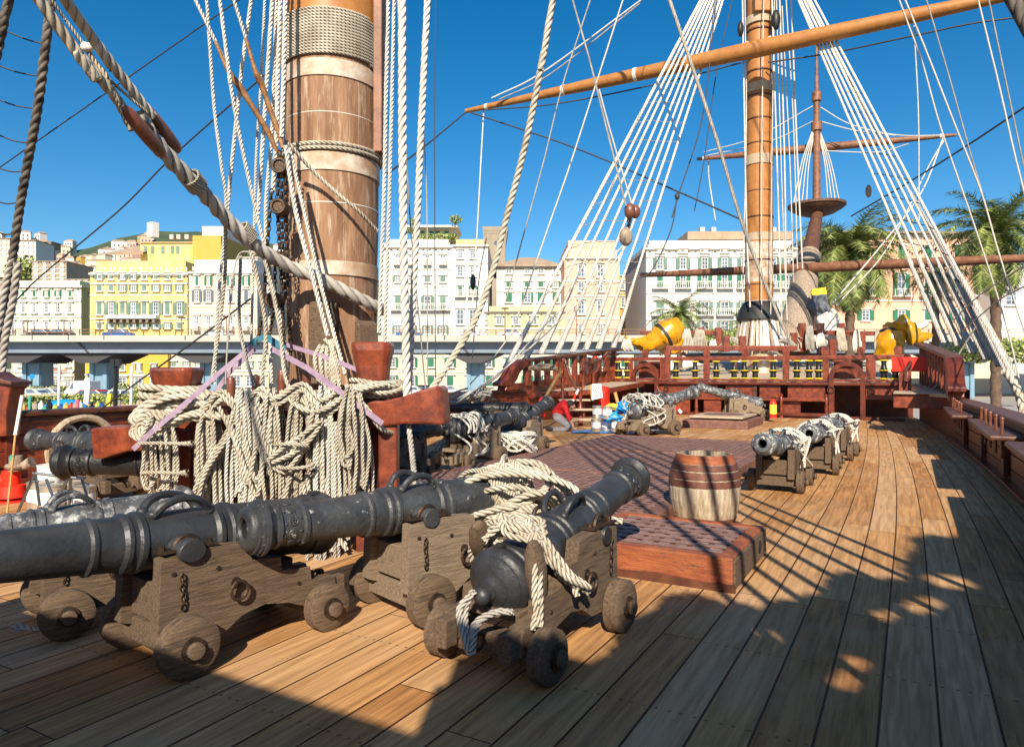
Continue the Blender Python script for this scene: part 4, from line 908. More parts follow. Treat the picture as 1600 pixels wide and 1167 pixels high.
for k,(px,py) in enumerate(((438,325),(440,262),(430,470))):
    b=MB(); c=D(px,py,6.55); b.cyl(c-FW*.07,c+FW*.07,.075,.075,18); b.torus((0,0,0),.06,.018,'Y',18,6,Matrix.Translation(c-FW*.07)@Matrix.Rotation(TH,4,'Z')); o=b.build('chain_block','iron'); tag(o,('rusty round chain hoist wheel left of the mast','upper dark chain block left of the mast by the lashing','lower dark chain block by the thick stay')[k],'block','chain blocks beside the mast')
# ropes right of the mast
two('thick white rope falling along the right edge of the mast',[(607,-10,6.7),(603,150,6.7),(600,300,6.7),(592,520,6.7)],.020,'rope_white',True)
two('white rope right beside the one on the mast right edge',[(616,-10,6.6),(611,200,6.6),(606,380,6.6),(601,535,6.6)],.018,'rope_white',True)
two('thick laid white rope standing clear right of the mast',[(628,-10,6.0),(629,250,6.0),(632,450,6.0),(636,620,6.0)],.036,'rope_white',True)
two('second thick laid rope clear right of the mast, bending left low down',[(668,-10,6.2),(658,200,6.2),(652,340,6.2),(645,480,6.2),(638,620,6.2)],.030,'rope_white',True)
two('tail of the thick rope hanging below the crossbeam end',[(638,660,6.1),(643,700,5.9),(648,745,5.5),(655,795,5.0)],.024,'rope_grey',True)
two('thin dark line right of the two thick ropes',[(681,-10,8),(679,200,8),(680,500,8),(681,620,8)],.006,'wire')
two('thin pale line hanging beside the thin dark line',[(662,200,8),(667,330,8),(668,600,8)],.007,'rope_white')
two('thin grey line slanting behind the two thick ropes',[(620,-10,7.4),(640,330,7.4),(655,500,7.4),(668,640,7.4)],.008,'rope_grey')
rope1('thick curved rope sweeping from the top centre down left to the rack end',[(866,-10,6.5),(848,90,6.6),(822,220,6.8),(790,345,7.0),(768,430,7.0),(742,500,6.9),(700,570,6.7),(660,625,6.4),(625,640,6.2)],.032,'rope_cream',None,lob=True)
# long thin lines across the sky
sk='thin lines crossing the sky'
SK=[('dark wire from top left centre to the left edge',[(378,-3,9),(205,118,9.5),(-5,265,10)],.009,'wire'),
('dark line rising from the left edge past the shroud to the mast',[(-5,500,10),(60,435,9.6),(185,330,8.9),(275,240,8.4),(420,112,7.7)],.010,'wire'),
('dark line falling left across the yellow building to the rail',[(391,467,7),(300,536,7.6),(205,604,8.4),(150,645,9)],.010,'wire'),
('dark brace line from the yard end down left to the mast',[(729,175,34),(660,232,28),(600,275,20)],.035,'wire'),
('dark line from the yard end down right to the far rigging',[(735,176,33),(900,232,31),(1060,300,29),(1160,344,27)],.035,'wire'),
('footrope line hanging below the left half of the great yard',[(760,172,32),(850,165,31),(940,150,30),(1060,124,29),(1160,98,28)],.03,'wire'),
('upper line of the yard lift from the left yard end',[(768,154,32),(850,112,31),(1008,-4,29)],.035,'rope_white'),
('lower line of the yard lift from the left yard end',[(780,156,32),(860,116,31),(1000,6,29.5)],.03,'rope_grey'),
('thin white line hanging straight from the left yard end',[(756,170,33),(751,260,33),(745,370,33),(738,480,32)],.035,'rope_white'),
('grey line slanting left, left of the white slanting line',[(924,-5,20),(880,130,20),(850,250,20),(820,360,20),(790,470,20)],.02,'rope_grey'),
('white line slanting from the top centre down left behind the shrouds',[(975,-5,20),(935,120,20),(890,260,20),(855,360,20),(800,520,20)],.022,'rope_white'),
('grey tackle line falling from the top centre to the red block',[(893,-5,16),(920,90,16),(945,190,16),(978,322,16)],.022,'rope_grey'),
('white tackle line crossing the grey one down to the red block',[(936,140,16.2),(955,210,16.2),(988,322,16.2)],.018,'rope_white'),
('thick tarred stay with pale worming from top centre to the foremast foot',[(1043,-8,24),(1090,130,24.5),(1125,235,25),(1158,345,25.5),(1190,430,26),(1225,515,26.5)],.065,'rope_grey'),
('thin line hanging between foremast and port shrouds with a small block',[(1120,-5,27),(1098,180,27),(1060,305,27),(1050,340,27)],.025,'wire'),
('thin dark line curving from the small block to the white building',[(1058,308,27),(1048,360,27),(1020,420,27),(1000,435,27)],.025,'wire'),
('fine line from the top right of the yard to the sky',[(1145,-5,28),(1120,110,28),(1100,250,28),(1085,330,28)],.02,'wire'),
('dark footrope of the right half of the great yard',[(1200,98,27),(1300,83,26),(1420,58,24.5),(1520,37,23.5),(1600,26,23)],.03,'wire'),
('dark stay crossing the upper right sky to the right edge',[(1330,338,30),(1420,285,26),(1520,222,22),(1605,165,19)],.03,'wire'),
('white brace line, leftmost of the long slanting lines on the right',[(1403,-5,17),(1440,95,17),(1470,200,17),(1525,360,17),(1570,500,17),(1592,590,17)],.019,'rope_white'),
('white brace line, second of the long slanting lines on the right',[(1412,-5,16),(1445,75,16),(1490,190,16),(1533,300,16),(1562,400,16),(1605,530,16)],.020,'rope_white'),
('grey brace line, third of the long slanting lines on the right',[(1446,-5,18),(1480,110,18),(1515,235,18),(1534,300,18)],.018,'rope_grey'),
('white line near the right edge, outermost slanting line but one',[(1527,-5,15),(1560,130,15),(1585,240,15),(1605,320,15)],.019,'rope_white'),
('grey line near the right edge, beside the outermost slanting one',[(1545,0,15.5),(1570,120,15.5),(1605,285,15.5)],.017,'rope_grey'),
('thin vertical white line in the open sky on the right',[(1428,40,24),(1435,180,24),(1436,345,24)],.02,'rope_white'),
('pair of thin lines rising from the starboard shrouds to the far yard, upper',[(1300,475,27),(1380,380,28),(1440,300,29),(1474,215,30)],.03,'rope_white'),
('pair of thin lines rising from the starboard shrouds to the far yard, lower',[(1306,478,27),(1385,390,28),(1450,262,29),(1476,218,30)],.025,'rope_white'),
('upper thin line running low across the right side to the right edge',[(1490,500,17),(1530,462,15),(1605,412,13)],.015,'rope_white'),
('lower thin line running low across the right side to the right edge',[(1500,520,17),(1560,470,15),(1605,445,13)],.015,'rope_white'),
('rope from the starboard landing up to the shrouds',[(1430,632,19),(1475,590,18),(1500,550,17.5),(1525,510,17)],.022,'rope_cream'),
('line from the lower block down left behind the thick curved rope, upper',[(975,382,22),(930,430,21),(850,510,18),(780,585,15),(712,625,12)],.022,'rope_white'),
('line from the lower block down left behind the thick curved rope, lower',[(979,384,22),(935,440,21),(860,515,18),(790,575,15),(712,630,12)],.02,'rope_white'),
('thin line falling from the mid sky to the viaduct, beside the tower',[(760,372,20),(748,440,20),(738,560,20)],.015,'rope_grey'),
('thin line crossing in front of the cream building to the port rail',[(800,520,20),(770,560,19),(735,600,18)],.018,'rope_white')]
for lb,pts,r,m in SK: rope1(lb,pts,r,m,sk)
# small blocks
def blk(label,px,py,d,r,m='block_wood',sc=(.8,.8,1.15)):
    b=MB(); b.sphere((0,0,0),r,14,10,Matrix.Translation(D(px,py,d)),sc); o=b.build('pulley_block',m); tag(o,label,'block','small blocks in the rigging')
blk('red brown block hanging in the sky among the port shrouds',984,330,16.1,.16); blk('second red brown block touching the first one in the port shrouds',993,331,16.3,.14)
blk('grey block on the chain under the red brown blocks',978,370,16.1,.19,'spar_grey'); blk('small dark block on the thin line between shrouds and foremast',1058,307,27,.12,'wire')
blk('dark block on the thin line in front of the white building',739,441,20,.14,'wire',(.6,.6,1.6)); blk('pale block hanging beside the starboard shrouds',1357,299,24,.17,'spar_grey',(.6,.6,1.3))
blk('black block beside the foremast above the great yard',1212,32,27,.22,'gun_dark',(.8,.8,1.8)); blk('black block on the left of the foremast head',1157,46,27,.2,'gun_dark',(.6,.8,1.5))
bigchain('short chain between the red blocks and the grey block',[(984,336,16.1),(983,350,16.1),(979,366,16.1)],.14,'gun_dark')
# ================= FOREMAST AND YARDS =================
FM=D(1186,580,27.8); FM.z=0
fm=world_thing('foremast','orange foremast with white bands rising from the forecastle','mast',FM)
def fz(y): return H+(HY-y)/FPX*27.8
M_=Matrix.Translation(FM)@Matrix.Rotation(-PI/2,4,'Y')
m=MB(); m.lathe([(1.1,.56),(fz(470),.53),(fz(380),.53)],M_,32); m.build('lower_trunk','band_paint',fm)
m=MB(); m.lathe([(fz(380),.53),(fz(250),.50),(fz(100),.47),(fz(-10),.46),(fz(-60),.44),(fz(-330),.38)],M_,32); m.build('trunk','mast_orange',fm)
m=MB(); m.lathe([(fz(470),.54),(fz(442),.54)],M_,32); m.build('brown_section','mast_orange',fm)
for ya,yb in((30,42),(134,148),(245,260),(366,378)):
    m=MB(); m.lathe([(fz(yb),.47),(fz(yb),.54),(fz(ya),.54),(fz(ya),.47)],M_,32); m.build('white_band','pale_plank',fm)
for ya in(50,114,152,188,226,300,340,407,445):
    m=MB(); m.lathe([(fz(ya+2),.47),(fz(ya+2),.545 if ya>330 else .512),(fz(ya),.545 if ya>330 else .512),(fz(ya),.47)],M_,32); m.build('iron_band','rail_wood',fm)
MB().box((FM.x,FM.y,fz(8)),(.75,1.3,1.1),rz=TH).build('cheek','mast_orange',fm,.04)
# skirt of pale staves and rope with a black wrapping
for k in range(30):
    pass
sk_=world_thing('mast_skirt','pale ropes and battens stood round the foot of the foremast, tied with black cloth','rope',D(1182,545,27.3))
m=MB(); rg=random.Random(4)
for k in range(34):
    a=PI+PI*k/33+rg.uniform(-.04,.04); a2=a+TH; top=Vector((FM.x+.62*math.cos(a2),FM.y+.62*math.sin(a2),fz(482+rg.uniform(-3,6)))); bot=Vector((FM.x+(.95+rg.uniform(-.05,.1))*math.cos(a2),FM.y+(.95)*math.sin(a2),fz(542)))
    m.mi=rg.choice((0,0,1,2)); m.cyl(bot,top,.055,.05,6)
m.build('battens',['canvas_white','spar_grey','rope_tan'],sk_)
m=MB(); m.lathe([(fz(500),.86),(fz(490),.80),(fz(480),.70),(fz(474),.60),(fz(472),.55)],M_@Matrix.Diagonal((1,1.05,1,1)),20); m.build('black_cloth','black_strap',sk_)
def spar(name,label,a,b,r0,rm,r1,m,bands=(),mid=.5,bm='white_paint'):
    a=D(*a); b=D(*b); x=(b-a); L_=x.length; x.normalize(); y=x.orthogonal().normalized(); Mx=Matrix((x,y,x.cross(y))).transposed().to_4x4(); Mx.translation=a
    t=world_thing(name,label,'yard' if 'yard' in name else 'spar',a)
    q=MB(); q.lathe([(0,0),(0,r0),(L_*mid*.5,r0+(rm-r0)*.68),(L_*mid,rm),(L_*(mid+(1-mid)*.5),r1+(rm-r1)*.68),(L_,r1),(L_,0)],Mx,20); q.build('spar',m,t)
    for k in bands:
        rr=np.interp(k,[0,mid*.5,mid,mid+(1-mid)*.5,1],[r0,r0+(rm-r0)*.68,rm,r1+(rm-r1)*.68,r1])
        q=MB(); q.lathe([(L_*k-.07,rr),(L_*k-.07,rr+.02),(L_*k+.07,rr+.02),(L_*k+.07,rr)],Mx,16); q.build('band',bm,t)
    return t
spar('fore_yard','great orange yard slung across the foremast at the top right',(728,174,33.4),(1760,-46,20.6),.10,.31,.09,'mast_orange',(.05,.22,.36),mid=.56)
for px,py in((1152,98),(1160,94),(1216,84),(1228,80)): pass
spar('topsail_yard','slim brown yard crossing the thin far mast',(1089,249,42),(1494,211,36),.09,.24,.08,'spar_brown',(.03,.95),mid=.47)
spar('sprit_yard','brown yard low across the white building and the palms',(1002,430,38),(1640,402,26),.12,.23,.14,'spar_brown',(),mid=.55)
# bowsprit with its little top and topmast
bs=world_thing('bowsprit','bleached bowsprit rising away beside the foremast, with a round top and slim topmast','bowsprit',D(1245,560,30))
m=MB(); P=[D(1238,545,29),D(1252,470,31),D(1264,400,34)]
v,f,u=tubearr(crs(P,.3),np.linspace(.70,.52,len(crs(P,.3))),20,0); m.add(v.tolist(),f.tolist(),True); m.build('lower_spar','spar_grey',bs)
m=MB(); P=[D(1264,402,34),D(1275,345,37),D(1280,322,38)]; c_=crs(P,.3); v,f,u=tubearr(c_,np.linspace(.40,.26,len(c_)),16,0); m.add(v.tolist(),f.tolist(),True); m.build('upper_spar','sprit_brown',bs)
tc=D(1276,322,38); TM=Matrix.Translation(tc)@Matrix.Rotation(-PI/2,4,'Y')
m=MB(); m.lathe([(-.60,.32),(-.42,.9),(-.15,1.36),(-.05,1.42),(-.05,1.47),(.08,1.47),(.08,1.40),(.0,1.38),(.0,0)],TM,28); m.build('round_top','sprit_brown',bs)
m=MB(); m.lathe([(.1,.21),(3.6,.19),(4.0,.19),(4.05,.28),(4.5,.28),(4.55,.16),(5.6,.16),(5.65,.25),(6.1,.25),(6.2,.11),(9.4,.05)],TM@Matrix.Translation((0,0,0)),14); m.build('topmast','spar_brown',bs)
m=MB(); c=D(1258,421,32.6); m.torus((0,0,0),.60,.10,'Z',20,8,Matrix.Translation(c)); m.torus((0,0,0),.56,.08,'Z',20,8,Matrix.Translation(c+UP*.35)); m.build('black_hoops','black_strap',bs)
for k,(xa,xb) in enumerate(((1240,1271),(1246,1272),(1253,1273),(1260,1274),(1300,1277),(1306,1278),(1312,1279),(1294,1277))):
    rope1(('left' if xa<1275 else 'right')+' topmast shroud above the round top, '+('outermost','second','third','innermost')[[0,1,2,3,1,2,0,3][k]],[(xa,318,38),((xa+xb)/2+(-3 if xa<1275 else 3),255,38),(xb,200,38)],.03,'rope_white','shrouds of the small topmast',cat='shroud',name='shroud')
for k,pts in enumerate(([(1100,238,42),(1180,215,40),(1270,166,38)],[(1102,244,42),(1200,222,40),(1270,190,38)],[(1282,168,38),(1330,195,37),(1400,211,36.5),(1470,212,36)],[(1282,190,38),(1340,205,37),(1400,212,36.5)],[(1290,236,38),(1370,238,37),(1420,225,36)])):
    rope1('thin lift rope of the far slim yard, '+('upper left','lower left','upper right','lower right','slack below right')[k],pts,.028,'rope_white','lift ropes of the far yard')
rope1('thin pendant rope hanging from the left end of the far slim yard',[(1107,250,42),(1108,280,42),(1118,345,42)],.04,'rope_white')
# rigging beside the foremast (many white falls)
FR=[(1160,-5,1166,330,1172,480),(1164,-5,1166,200,1160,470),(1193,-5,1190,300,1190,500),(1206,-5,1214,250,1222,520),(1210,-5,1206,250,1204,520),(1213,-5,1222,300,1230,500),(1218,-5,1226,260,1228,470),(1222,10,1234,250,1240,440),(1228,-5,1240,200,1246,420),(1236,-5,1246,250,1254,420),]
for i,(a,b,c,d,e,f) in enumerate(FR):
    rope1('white halyard by the foremast, '+['first','second','third','fourth','fifth','sixth','seventh','eighth','ninth','tenth','eleventh','twelfth','thirteenth'][i]+' counted from the left',[(a,b,27),(c,d,27),(e,f,27)],.022 if i%3 else .032,'rope_white','halyards beside the foremast')
rope1('white rope collar round the foremast below the upper band',[(1164,66,27.2),(1185,72,27.1),(1204,58,27.2)],.06,'rope_cream')
# port and starboard fore shrouds
PS=[(790,575,23.5),(822,560,23.8),(845,553,24.1),(870,552,24.4),(895,550,24.7),(915,547,25),(935,545,25.3),(958,543,25.6)]
nm=['first','second','third','fourth','fifth','sixth','seventh','last']
PSl=[]
for i,(x,y,d) in enumerate(PS):
    tx=1102+i*4.5; a=D(x,y,d); b=D(tx,-12,28.2); b2=b+(b-a)*.22; PSl.append((a,b))
    r=.065 if i==0 else .048
    o=ropes('shroud',[([a,a+(b-a)*.5,b2],r)],'rope_white'); tag(o,nm[i]+' of the port fore shrouds fanning from the red side rail, counted from the left','shroud','port shrouds of the foremast')
    c=a+(b-a)*.0; e=a+(b-a)*.16
    o=ropes('lanyard',[([a+RT*.06,a+(e-a)*.5+RT*.05,e+RT*.02],.05),([a-RT*.07,a+(e-a)*.5-RT*.02,e-RT*.02],.05)],'rope_grey'); tag(o,nm[i]+' pair of grey lanyards at the foot of the port fore shrouds','lanyard','lanyards of the port fore shrouds')
def ratl(A,k0,k1,n,label,grp):
    for i in range(n):
        k=k0+(k1-k0)*i/(n-1)
        pts=[a+(b-a)*k for a,b in A]
        q=[]
        for p0,p1 in zip(pts,pts[1:]): q+= [p0,(p0+p1)/2-UP*.035]
        q.append(pts[-1])
        o=ropes('ratline',[(q,.014)],'rope_grey',step=.25); tag(o,label%(i+1),'ratline',grp)
words=['lowest','second','third','fourth','fifth','sixth','seventh','eighth','ninth','tenth','eleventh','twelfth','thirteenth','fourteenth','fifteenth']
for i in range(15):
    k=.17+.055*i; A=PSl[:6] if i>8 else PSl
    q=[]; pts=[a+(b-a)*k for a,b in A]
    for p0,p1 in zip(pts,pts[1:]): q+=[p0,(p0+p1)/2-UP*.03]
    q.append(pts[-1]); o=ropes('ratline',[(q,.013)],'rope_grey',step=.25); tag(o,words[i]+' ratline up the port fore shrouds','ratline','ratlines of the port fore shrouds')
SS=[(1476,536,20.5),(1498,541,20.1),(1520,552,19.7),(1542,562,19.2),(1562,572,18.8),(1584,588,18.3)]; SSl=[]
tops=[1242,1245,1250,1255,1259,1266]
for i,(x,y,d) in enumerate(SS):
    a=D(x,y,d); b=D(tops[i],-12,26.5); b2=b+(b-a)*.22; SSl.append((a,b)); r=.042
    o=ropes('shroud',[([a,a+(b-a)*.5,b2],r)],'rope_white'); tag(o,nm[i]+' of the starboard fore shrouds at the right, counted from the left','shroud','starboard shrouds of the foremast')
    e=a+(b-a)*.2
    o=ropes('lanyard',[([a+RT*.09,a+(e-a)*.5+RT*.06,e+RT*.03],.05),([a-RT*.06,a+(e-a)*.5-RT*.04,e-RT*.03],.05)],'rope_grey'); tag(o,nm[i]+' pair of lanyards at the foot of the starboard fore shrouds','lanyard','lanyards of the starboard fore shrouds')
for i in range(14):
    k=.12+.06*i; q=[]; pts=[a+(b-a)*k for a,b in SSl]
    for p0,p1 in zip(pts,pts[1:]): q+=[p0,(p0+p1)/2-UP*.03]
    q.append(pts[-1]); o=ropes('ratline',[(q,.014)],'wire',step=.25); tag(o,words[i]+' ratline up the starboard fore shrouds','ratline','ratlines of the starboard fore shrouds')
rope1('grey backstay just outside the starboard fore shrouds',[(1600,640,16.5),(1560,560,18),(1480,400,21),(1411,280,23.5),(1330,130,26),(1252,-12,28)],.042,'rope_grey')
rope1('knotted lower end of the backstay at the right edge',[(1600,650,16.3),(1590,610,16.7),(1572,580,17.2)],.09,'rope_cream',lob=True)
# main shrouds on the starboard side: they stand right of the frame and lay their shadows over the deck
mt=Vector((mc.x,mc.y,18.5))
for i in range(8):
    a=Vector((1.35,.6+.5*i,1.0)); o=ropes('shroud',[([a,(a+mt)/2,mt],.034)],'rope_tarred',step=.4); tag(o,nm[i]+' of the starboard main shrouds right of the viewpoint, counted from aft','shroud','starboard shrouds of the main mast')
# ================= TOWN =================
mat('wall_white',(.70,.68,.64),.85,0,(.60,.58,.54),.9,1.4,.2,1,(1,1,.3))
mat('wall_cream',(.68,.60,.45),.85,0,(.58,.50,.38),.9,1.4,.2,1,(1,1,.3))
mat('wall_yellow',(.74,.51,.10),.85,0,(.66,.56,.30),.9,1.4,.2,1,(1,1,.3))
mat('wall_gold',(.74,.44,.06),.85,0,(.62,.38,.07),.9,1.4,.2,1,(1,1,.3))
mat('wall_ochre',(.48,.29,.05),.85,0,(.56,.36,.08),.9,1.4,.2,1,(1,1,.3))
mat('wall_green',(.52,.62,.49),.85,0,(.45,.54,.42),.9,1.4,.2,1,(1,1,.3))
mat('wall_pink',(.74,.43,.31),.85,0,(.66,.42,.32),.9,1.4,.2,1,(1,1,.3))
mat('wall_peach',(.74,.40,.27),.85,0,(.68,.40,.29),.9,1.4,.2,1,(1,1,.3))
mat('wall_olive',(.46,.44,.26),.85,0,(.52,.50,.32),.9,1.4,.2,1,(1,1,.3))
mat('wall_stone',(.40,.33,.24),.9,0,(.24,.20,.15),.9,1.4,.2,1,(1,1,.3))
mat('trim',(.72,.69,.62),.8); mat('cornice_dark',(.22,.19,.15),.8)
mat('roof_tile',(.34,.24,.16),.9,0,(.44,.32,.22),.6,.8,.4,3)
mat('shutter_green',(.008,.12,.06),.6,0,(.02,.17,.09),.5,.5); mat('shutter_grey',(.10,.18,.14),.7,0,(.17,.25,.20),.5,.5); mat('shutter_slate',(.12,.13,.17),.7); mat('shutter_olive',(.12,.20,.06),.7)
mat('glass',(.05,.07,.10),.12,0,(.16,.22,.30),.4,.6,spec=.8)
mat('concrete',(.50,.46,.40),.85,0,(.42,.39,.34),.3,.8); mat('girder_blue',(.15,.19,.25),.6,0,(.20,.245,.31),.3,.7); mat('pier_blue',(.16,.27,.36),.6,0,(.20,.33,.42),.3,.7)
mat('rust_rail',(.22,.11,.06),.7); mat('awning_dark',(.02,.025,.035),.7); mat('awning_blue',(.02,.07,.25),.6)
mat('leaf_a',(.22,.27,.06),.5); mat('leaf_b',(.38,.40,.13),.5); mat('leaf_c',(.11,.15,.04),.6); mat('frond_y',(.42,.38,.15),.6); mat('palm_bark',(.09,.055,.035),.9,0,(.17,.11,.07),3,.7,.8,6)
def FRm(px,d,z=0):   # frame: X to image right, Y away, Z up; origin at px on the ground line
    c=D(px,HY,d); M=Matrix((RT,FW,UP)).transposed().to_4x4(); M.translation=(c.x,c.y,z); return M
def pxm(d): return d/FPX
def building(label,x0,x1,ytop,d,wall,rows,cols,depth=14,ybase=None,cornice=5,cmat='trim',roof=None,side=None,name='building',xoff=0,wm=None,par=0,parm=None,grp=None,trimw=True,skip=()):
    """rows: list of (ytop,ybottom,pane width px,shutter width px,shutter material or None,arched,balcony)"""
    M=FRm(x0,d,0); s=pxm(d); w=(x1-x0)*s; Z=lambda y: H+(HY-y)*s
    zb=QZ if ybase is None else Z(ybase); zt=Z(ytop)
    t=world_thing(name,label,'building',D((x0+x1)/2,HY,d)+Vector((0,0,zb-H)),grp)
    m=MB(); m.box((w/2,depth/2,(zb+zt)/2),(w,depth,zt-zb),M); m.build('wall',wall,t)
    if cornice:
        m=MB(); m.box((w/2,depth/2,zt-cornice*s/2+.06),(w+2.4*s*1.5,depth+2.4*s*1.5,cornice*s*.45),M); m.build('cornice',cmat,t)
        m=MB(); n=int(w/1.0); m.box((w/2,-.05,zt-cornice*s*.95),(w,.1,cornice*s*.4),M)
        for i in range(n): m.box(((i+.5)*w/n,-.2,zt-cornice*s*.95),(.3,.22,cornice*s*.35),M)
        m.build('dentil_moulding','cornice_dark',t)
    if par:
        m=MB(); m.box((w/2,depth/2,zt+par*s/2+.1),(w-1.2,depth-1.2,par*s),M); m.build('parapet',parm or wall,t)
        if par>8:
            m=MB(); n=int(w/.8)
            for i in range(n): m.box(((i+.5)*w/n,-.05+.6,zt+par*s*.25+.1),(.18,.1,par*s*.35),M)
            m.build('balusters','trim',t)
    if roof:
        ry,inset=roof; zr=Z(ry); b=.8
        vs=[(-b,-b,zt),(w+b,-b,zt),(w+b,depth+b,zt),(-b,depth+b,zt),(inset*s,depth/2,zr),(w-inset*s,depth/2,zr)]
        m=MB(); m.add(vs,[(0,1,5,4),(1,2,5),(2,3,4,5),(3,0,4),(3,2,1,0)],False,M); m.build('roof','roof_tile',t)
    rng=random.Random(int(x0*7+ytop))
    count=0
    for (ya,yb,pw,sw,sm,arched,balc) in rows:
        z1,z0=Z(ya),Z(yb); n=len(cols) if not isinstance(cols,int) else cols
        for i in range(n):
            if isinstance(cols,int): cx=(i+.5)*w/n
            else: cx=(cols[i]-x0)*s
            if (i,ya) in skip: continue
            hw=pw*s/2; fw=.13; count+=1
            if count>95: break
            fr_=MB()
            ty=-.06
            if hw>0:
                closed=rng.random()<(.5 if sm and sw>0 else 0)
                fr_.box((cx,ty,(z0+z1)/2),(2*hw+2*fw,.12,z1-z0+2*fw),M); fr_.box((cx,ty-.13,z1+fw+.10),(2*hw+5*fw,.30,.14),M); fr_.box((cx,ty-.13,z0-fw-.06),(2*hw+4*fw,.30,.12),M); fo=fr_.build('window','trim' if trimw else wall,t)
                g=MB(); zz1=z1
                if closed:
                    g.box((cx,ty-.08,(z0+z1)/2),(2*hw,.06,z1-z0),M); g.build('shutter',sm,fo)
                else:
                    g.box((cx,ty-.055,(z0+z1)/2),(2*hw-.1,.03,z1-z0-.1),M); g.build('pane','glass',fo)
                    c=MB(); c.box((cx,ty-.08,(z0+z1)/2),(.07,.03,z1-z0),M)
                    for q in range(1,3): c.box((cx,ty-.082,z0+(z1-z0)*q/3),(2*hw,.025,.07),M)
                    c.build('glazing_bar','trim',fo)
                    if sm and sw>0:
                        for e in(-1,1): h=MB(); h.box((cx+e*(hw+sw*s/2+.06),ty-.09,(z0+z1)/2),(sw*s,.08,z1-z0),M); h.build('shutter',sm,fo)
                if arched:
                    a=MB(); pts=[(cx+(hw+.05)*math.cos(q*PI/8),z1+(hw+.05)*math.sin(q*PI/8)) for q in range(9)]; a.prism(pts,ty-.06,ty+.0,M); a.build('fanlight',sm or 'glass',fo)
            if balc:
                b=MB(); bw=hw+sw*s+.2; b.box((cx,-.45,z0-.12),(2*bw,.9,.16),M); b.box((cx,-.86,z0+.9),(2*bw,.07,.09),M)
                for q in range(9): b.box((cx-bw+.06+q*(2*bw-.12)/8,-.86,z0+.42),(.07,.07,.9),M)
                b.build('balcony','trim',t)
    # string courses
    m=MB()
    for (ya,yb,*_) in rows[:-1]: m.box((w/2,-.06,Z(yb)-.75),(w,.14,.22),M)
    if rows[:-1]: m.build('string_course','trim',t)
    return t,M,s,Z,w
G1='shutter_green'
# far to near, left to right
building('pale green palace with dark shutters at the far left above the viaduct',8,127,446,112,'wall_green',[(455,463,4,2.5,G1,0,0),(474,488,5.5,0,G1,0,0),(502,521,5.5,0,G1,0,1)],[20,37,54,73,91,110],depth=9,par=7,parm='wall_green',ybase=548)
building('narrow light green house between the pale green and the yellow palace',127,141,455,114,'wall_green',[(473,488,5,0,G1,0,0),(502,519,5,0,G1,0,0)],1,depth=10,cornice=2,ybase=548)
building('beige arcade building under the viaduct with red lettering',18,116,548,110,'wall_cream',[(566,572,6,0,'shutter_grey',0,0),(583,586,11,0,None,0,0),(594,603,9,0,None,0,0)],[32,69,88,107],depth=8,cornice=0)
yb_,M,s,Z,w=building('tall yellow palace with arched windows and a long white balcony',141,293,425,110,'wall_yellow',[(428,436,6,4,'shutter_grey',0,0),(446,454,7,3,'shutter_grey',0,0),(473,491,7,6.5,'shutter_grey',1,0),(506,513,7,4,'shutter_grey',0,0)],[156,174,192,209,226,244,262,281],depth=26,cornice=7,cmat='trim',par=17,parm='wall_yellow',ybase=548)
for y0,y1,xa,xb_ in((493,499,170,250),):
    m=MB(); m.box(((xa+xb_)/2*s-141*s,-.7,(Z(y0)+Z(y1))/2),((xb_-xa)*s,1.3,(y1-y0)*s*.9),M); m.build('long_balcony','trim',yb_)
    m=MB()
    for k in range(8): m.box(((xa+5+k*10-141)*s,-.6,Z(502)),(.4,1.0,.5),M)
    m.build('balcony_bracket','cornice_dark',yb_)
m=MB(); Mq=FRm(222,122,0); s2=pxm(122)
def Z2(y): return H+(HY-y)*s2
ph=world_thing('penthouse','ochre penthouse with tiled roof on top of the yellow palace','building',D(260,400,122))
m.box((41*s2,4,Z2(400)),(82*s2,9,42*s2),Mq); m.build('wall','wall_yellow',ph)
m=MB(); m.box((105*s2,5,Z2(398)),(44*s2,12,56*s2),Mq); m.build('side_wall','wall_ochre',ph)
m=MB(); m.add([(-.6,-.8,Z2(380)),(84*s2,-.8,Z2(380)),(128*s2,4,Z2(368)),(40*s2,7,Z2(366)),(-.6,7,Z2(368)),(-.6,-.8,Z2(381)),(84*s2,-.8,Z2(381))],[(0,1,2,3,4),(0,5,6,1)],False,Mq); m.build('roof','roof_tile',ph)
for x in(8,19,35,50,58):
    m=MB(); m.box((x*s2,-.55,Z2(391)),(5*s2,.1,12*s2),Mq); m.build('window','shutter_grey',ph)
m=MB(); m.box((103*s2,6,Z2(358)),(34*s2,8,16*s2),Mq); m.build('lift_house','wall_white',ph)
for x in(36,47,60):
    m=MB(); m.box((x*s2,3,Z2(366)),(6*s2,1.5,7*s2),Mq); m.build('chimney','wall_cream',ph)
m=MB(); p=D(239,370,124); m.cyl((p.x,p.y,Z2(372)),(p.x,p.y,Z2(352)),.25,.25,8); m.box((p.x,p.y,Z2(356)),(1.6,1.2,2.6)); o=m.build('antenna_mast','white_paint'); tag(o,'white antenna mast on the yellow palace roof','antenna')
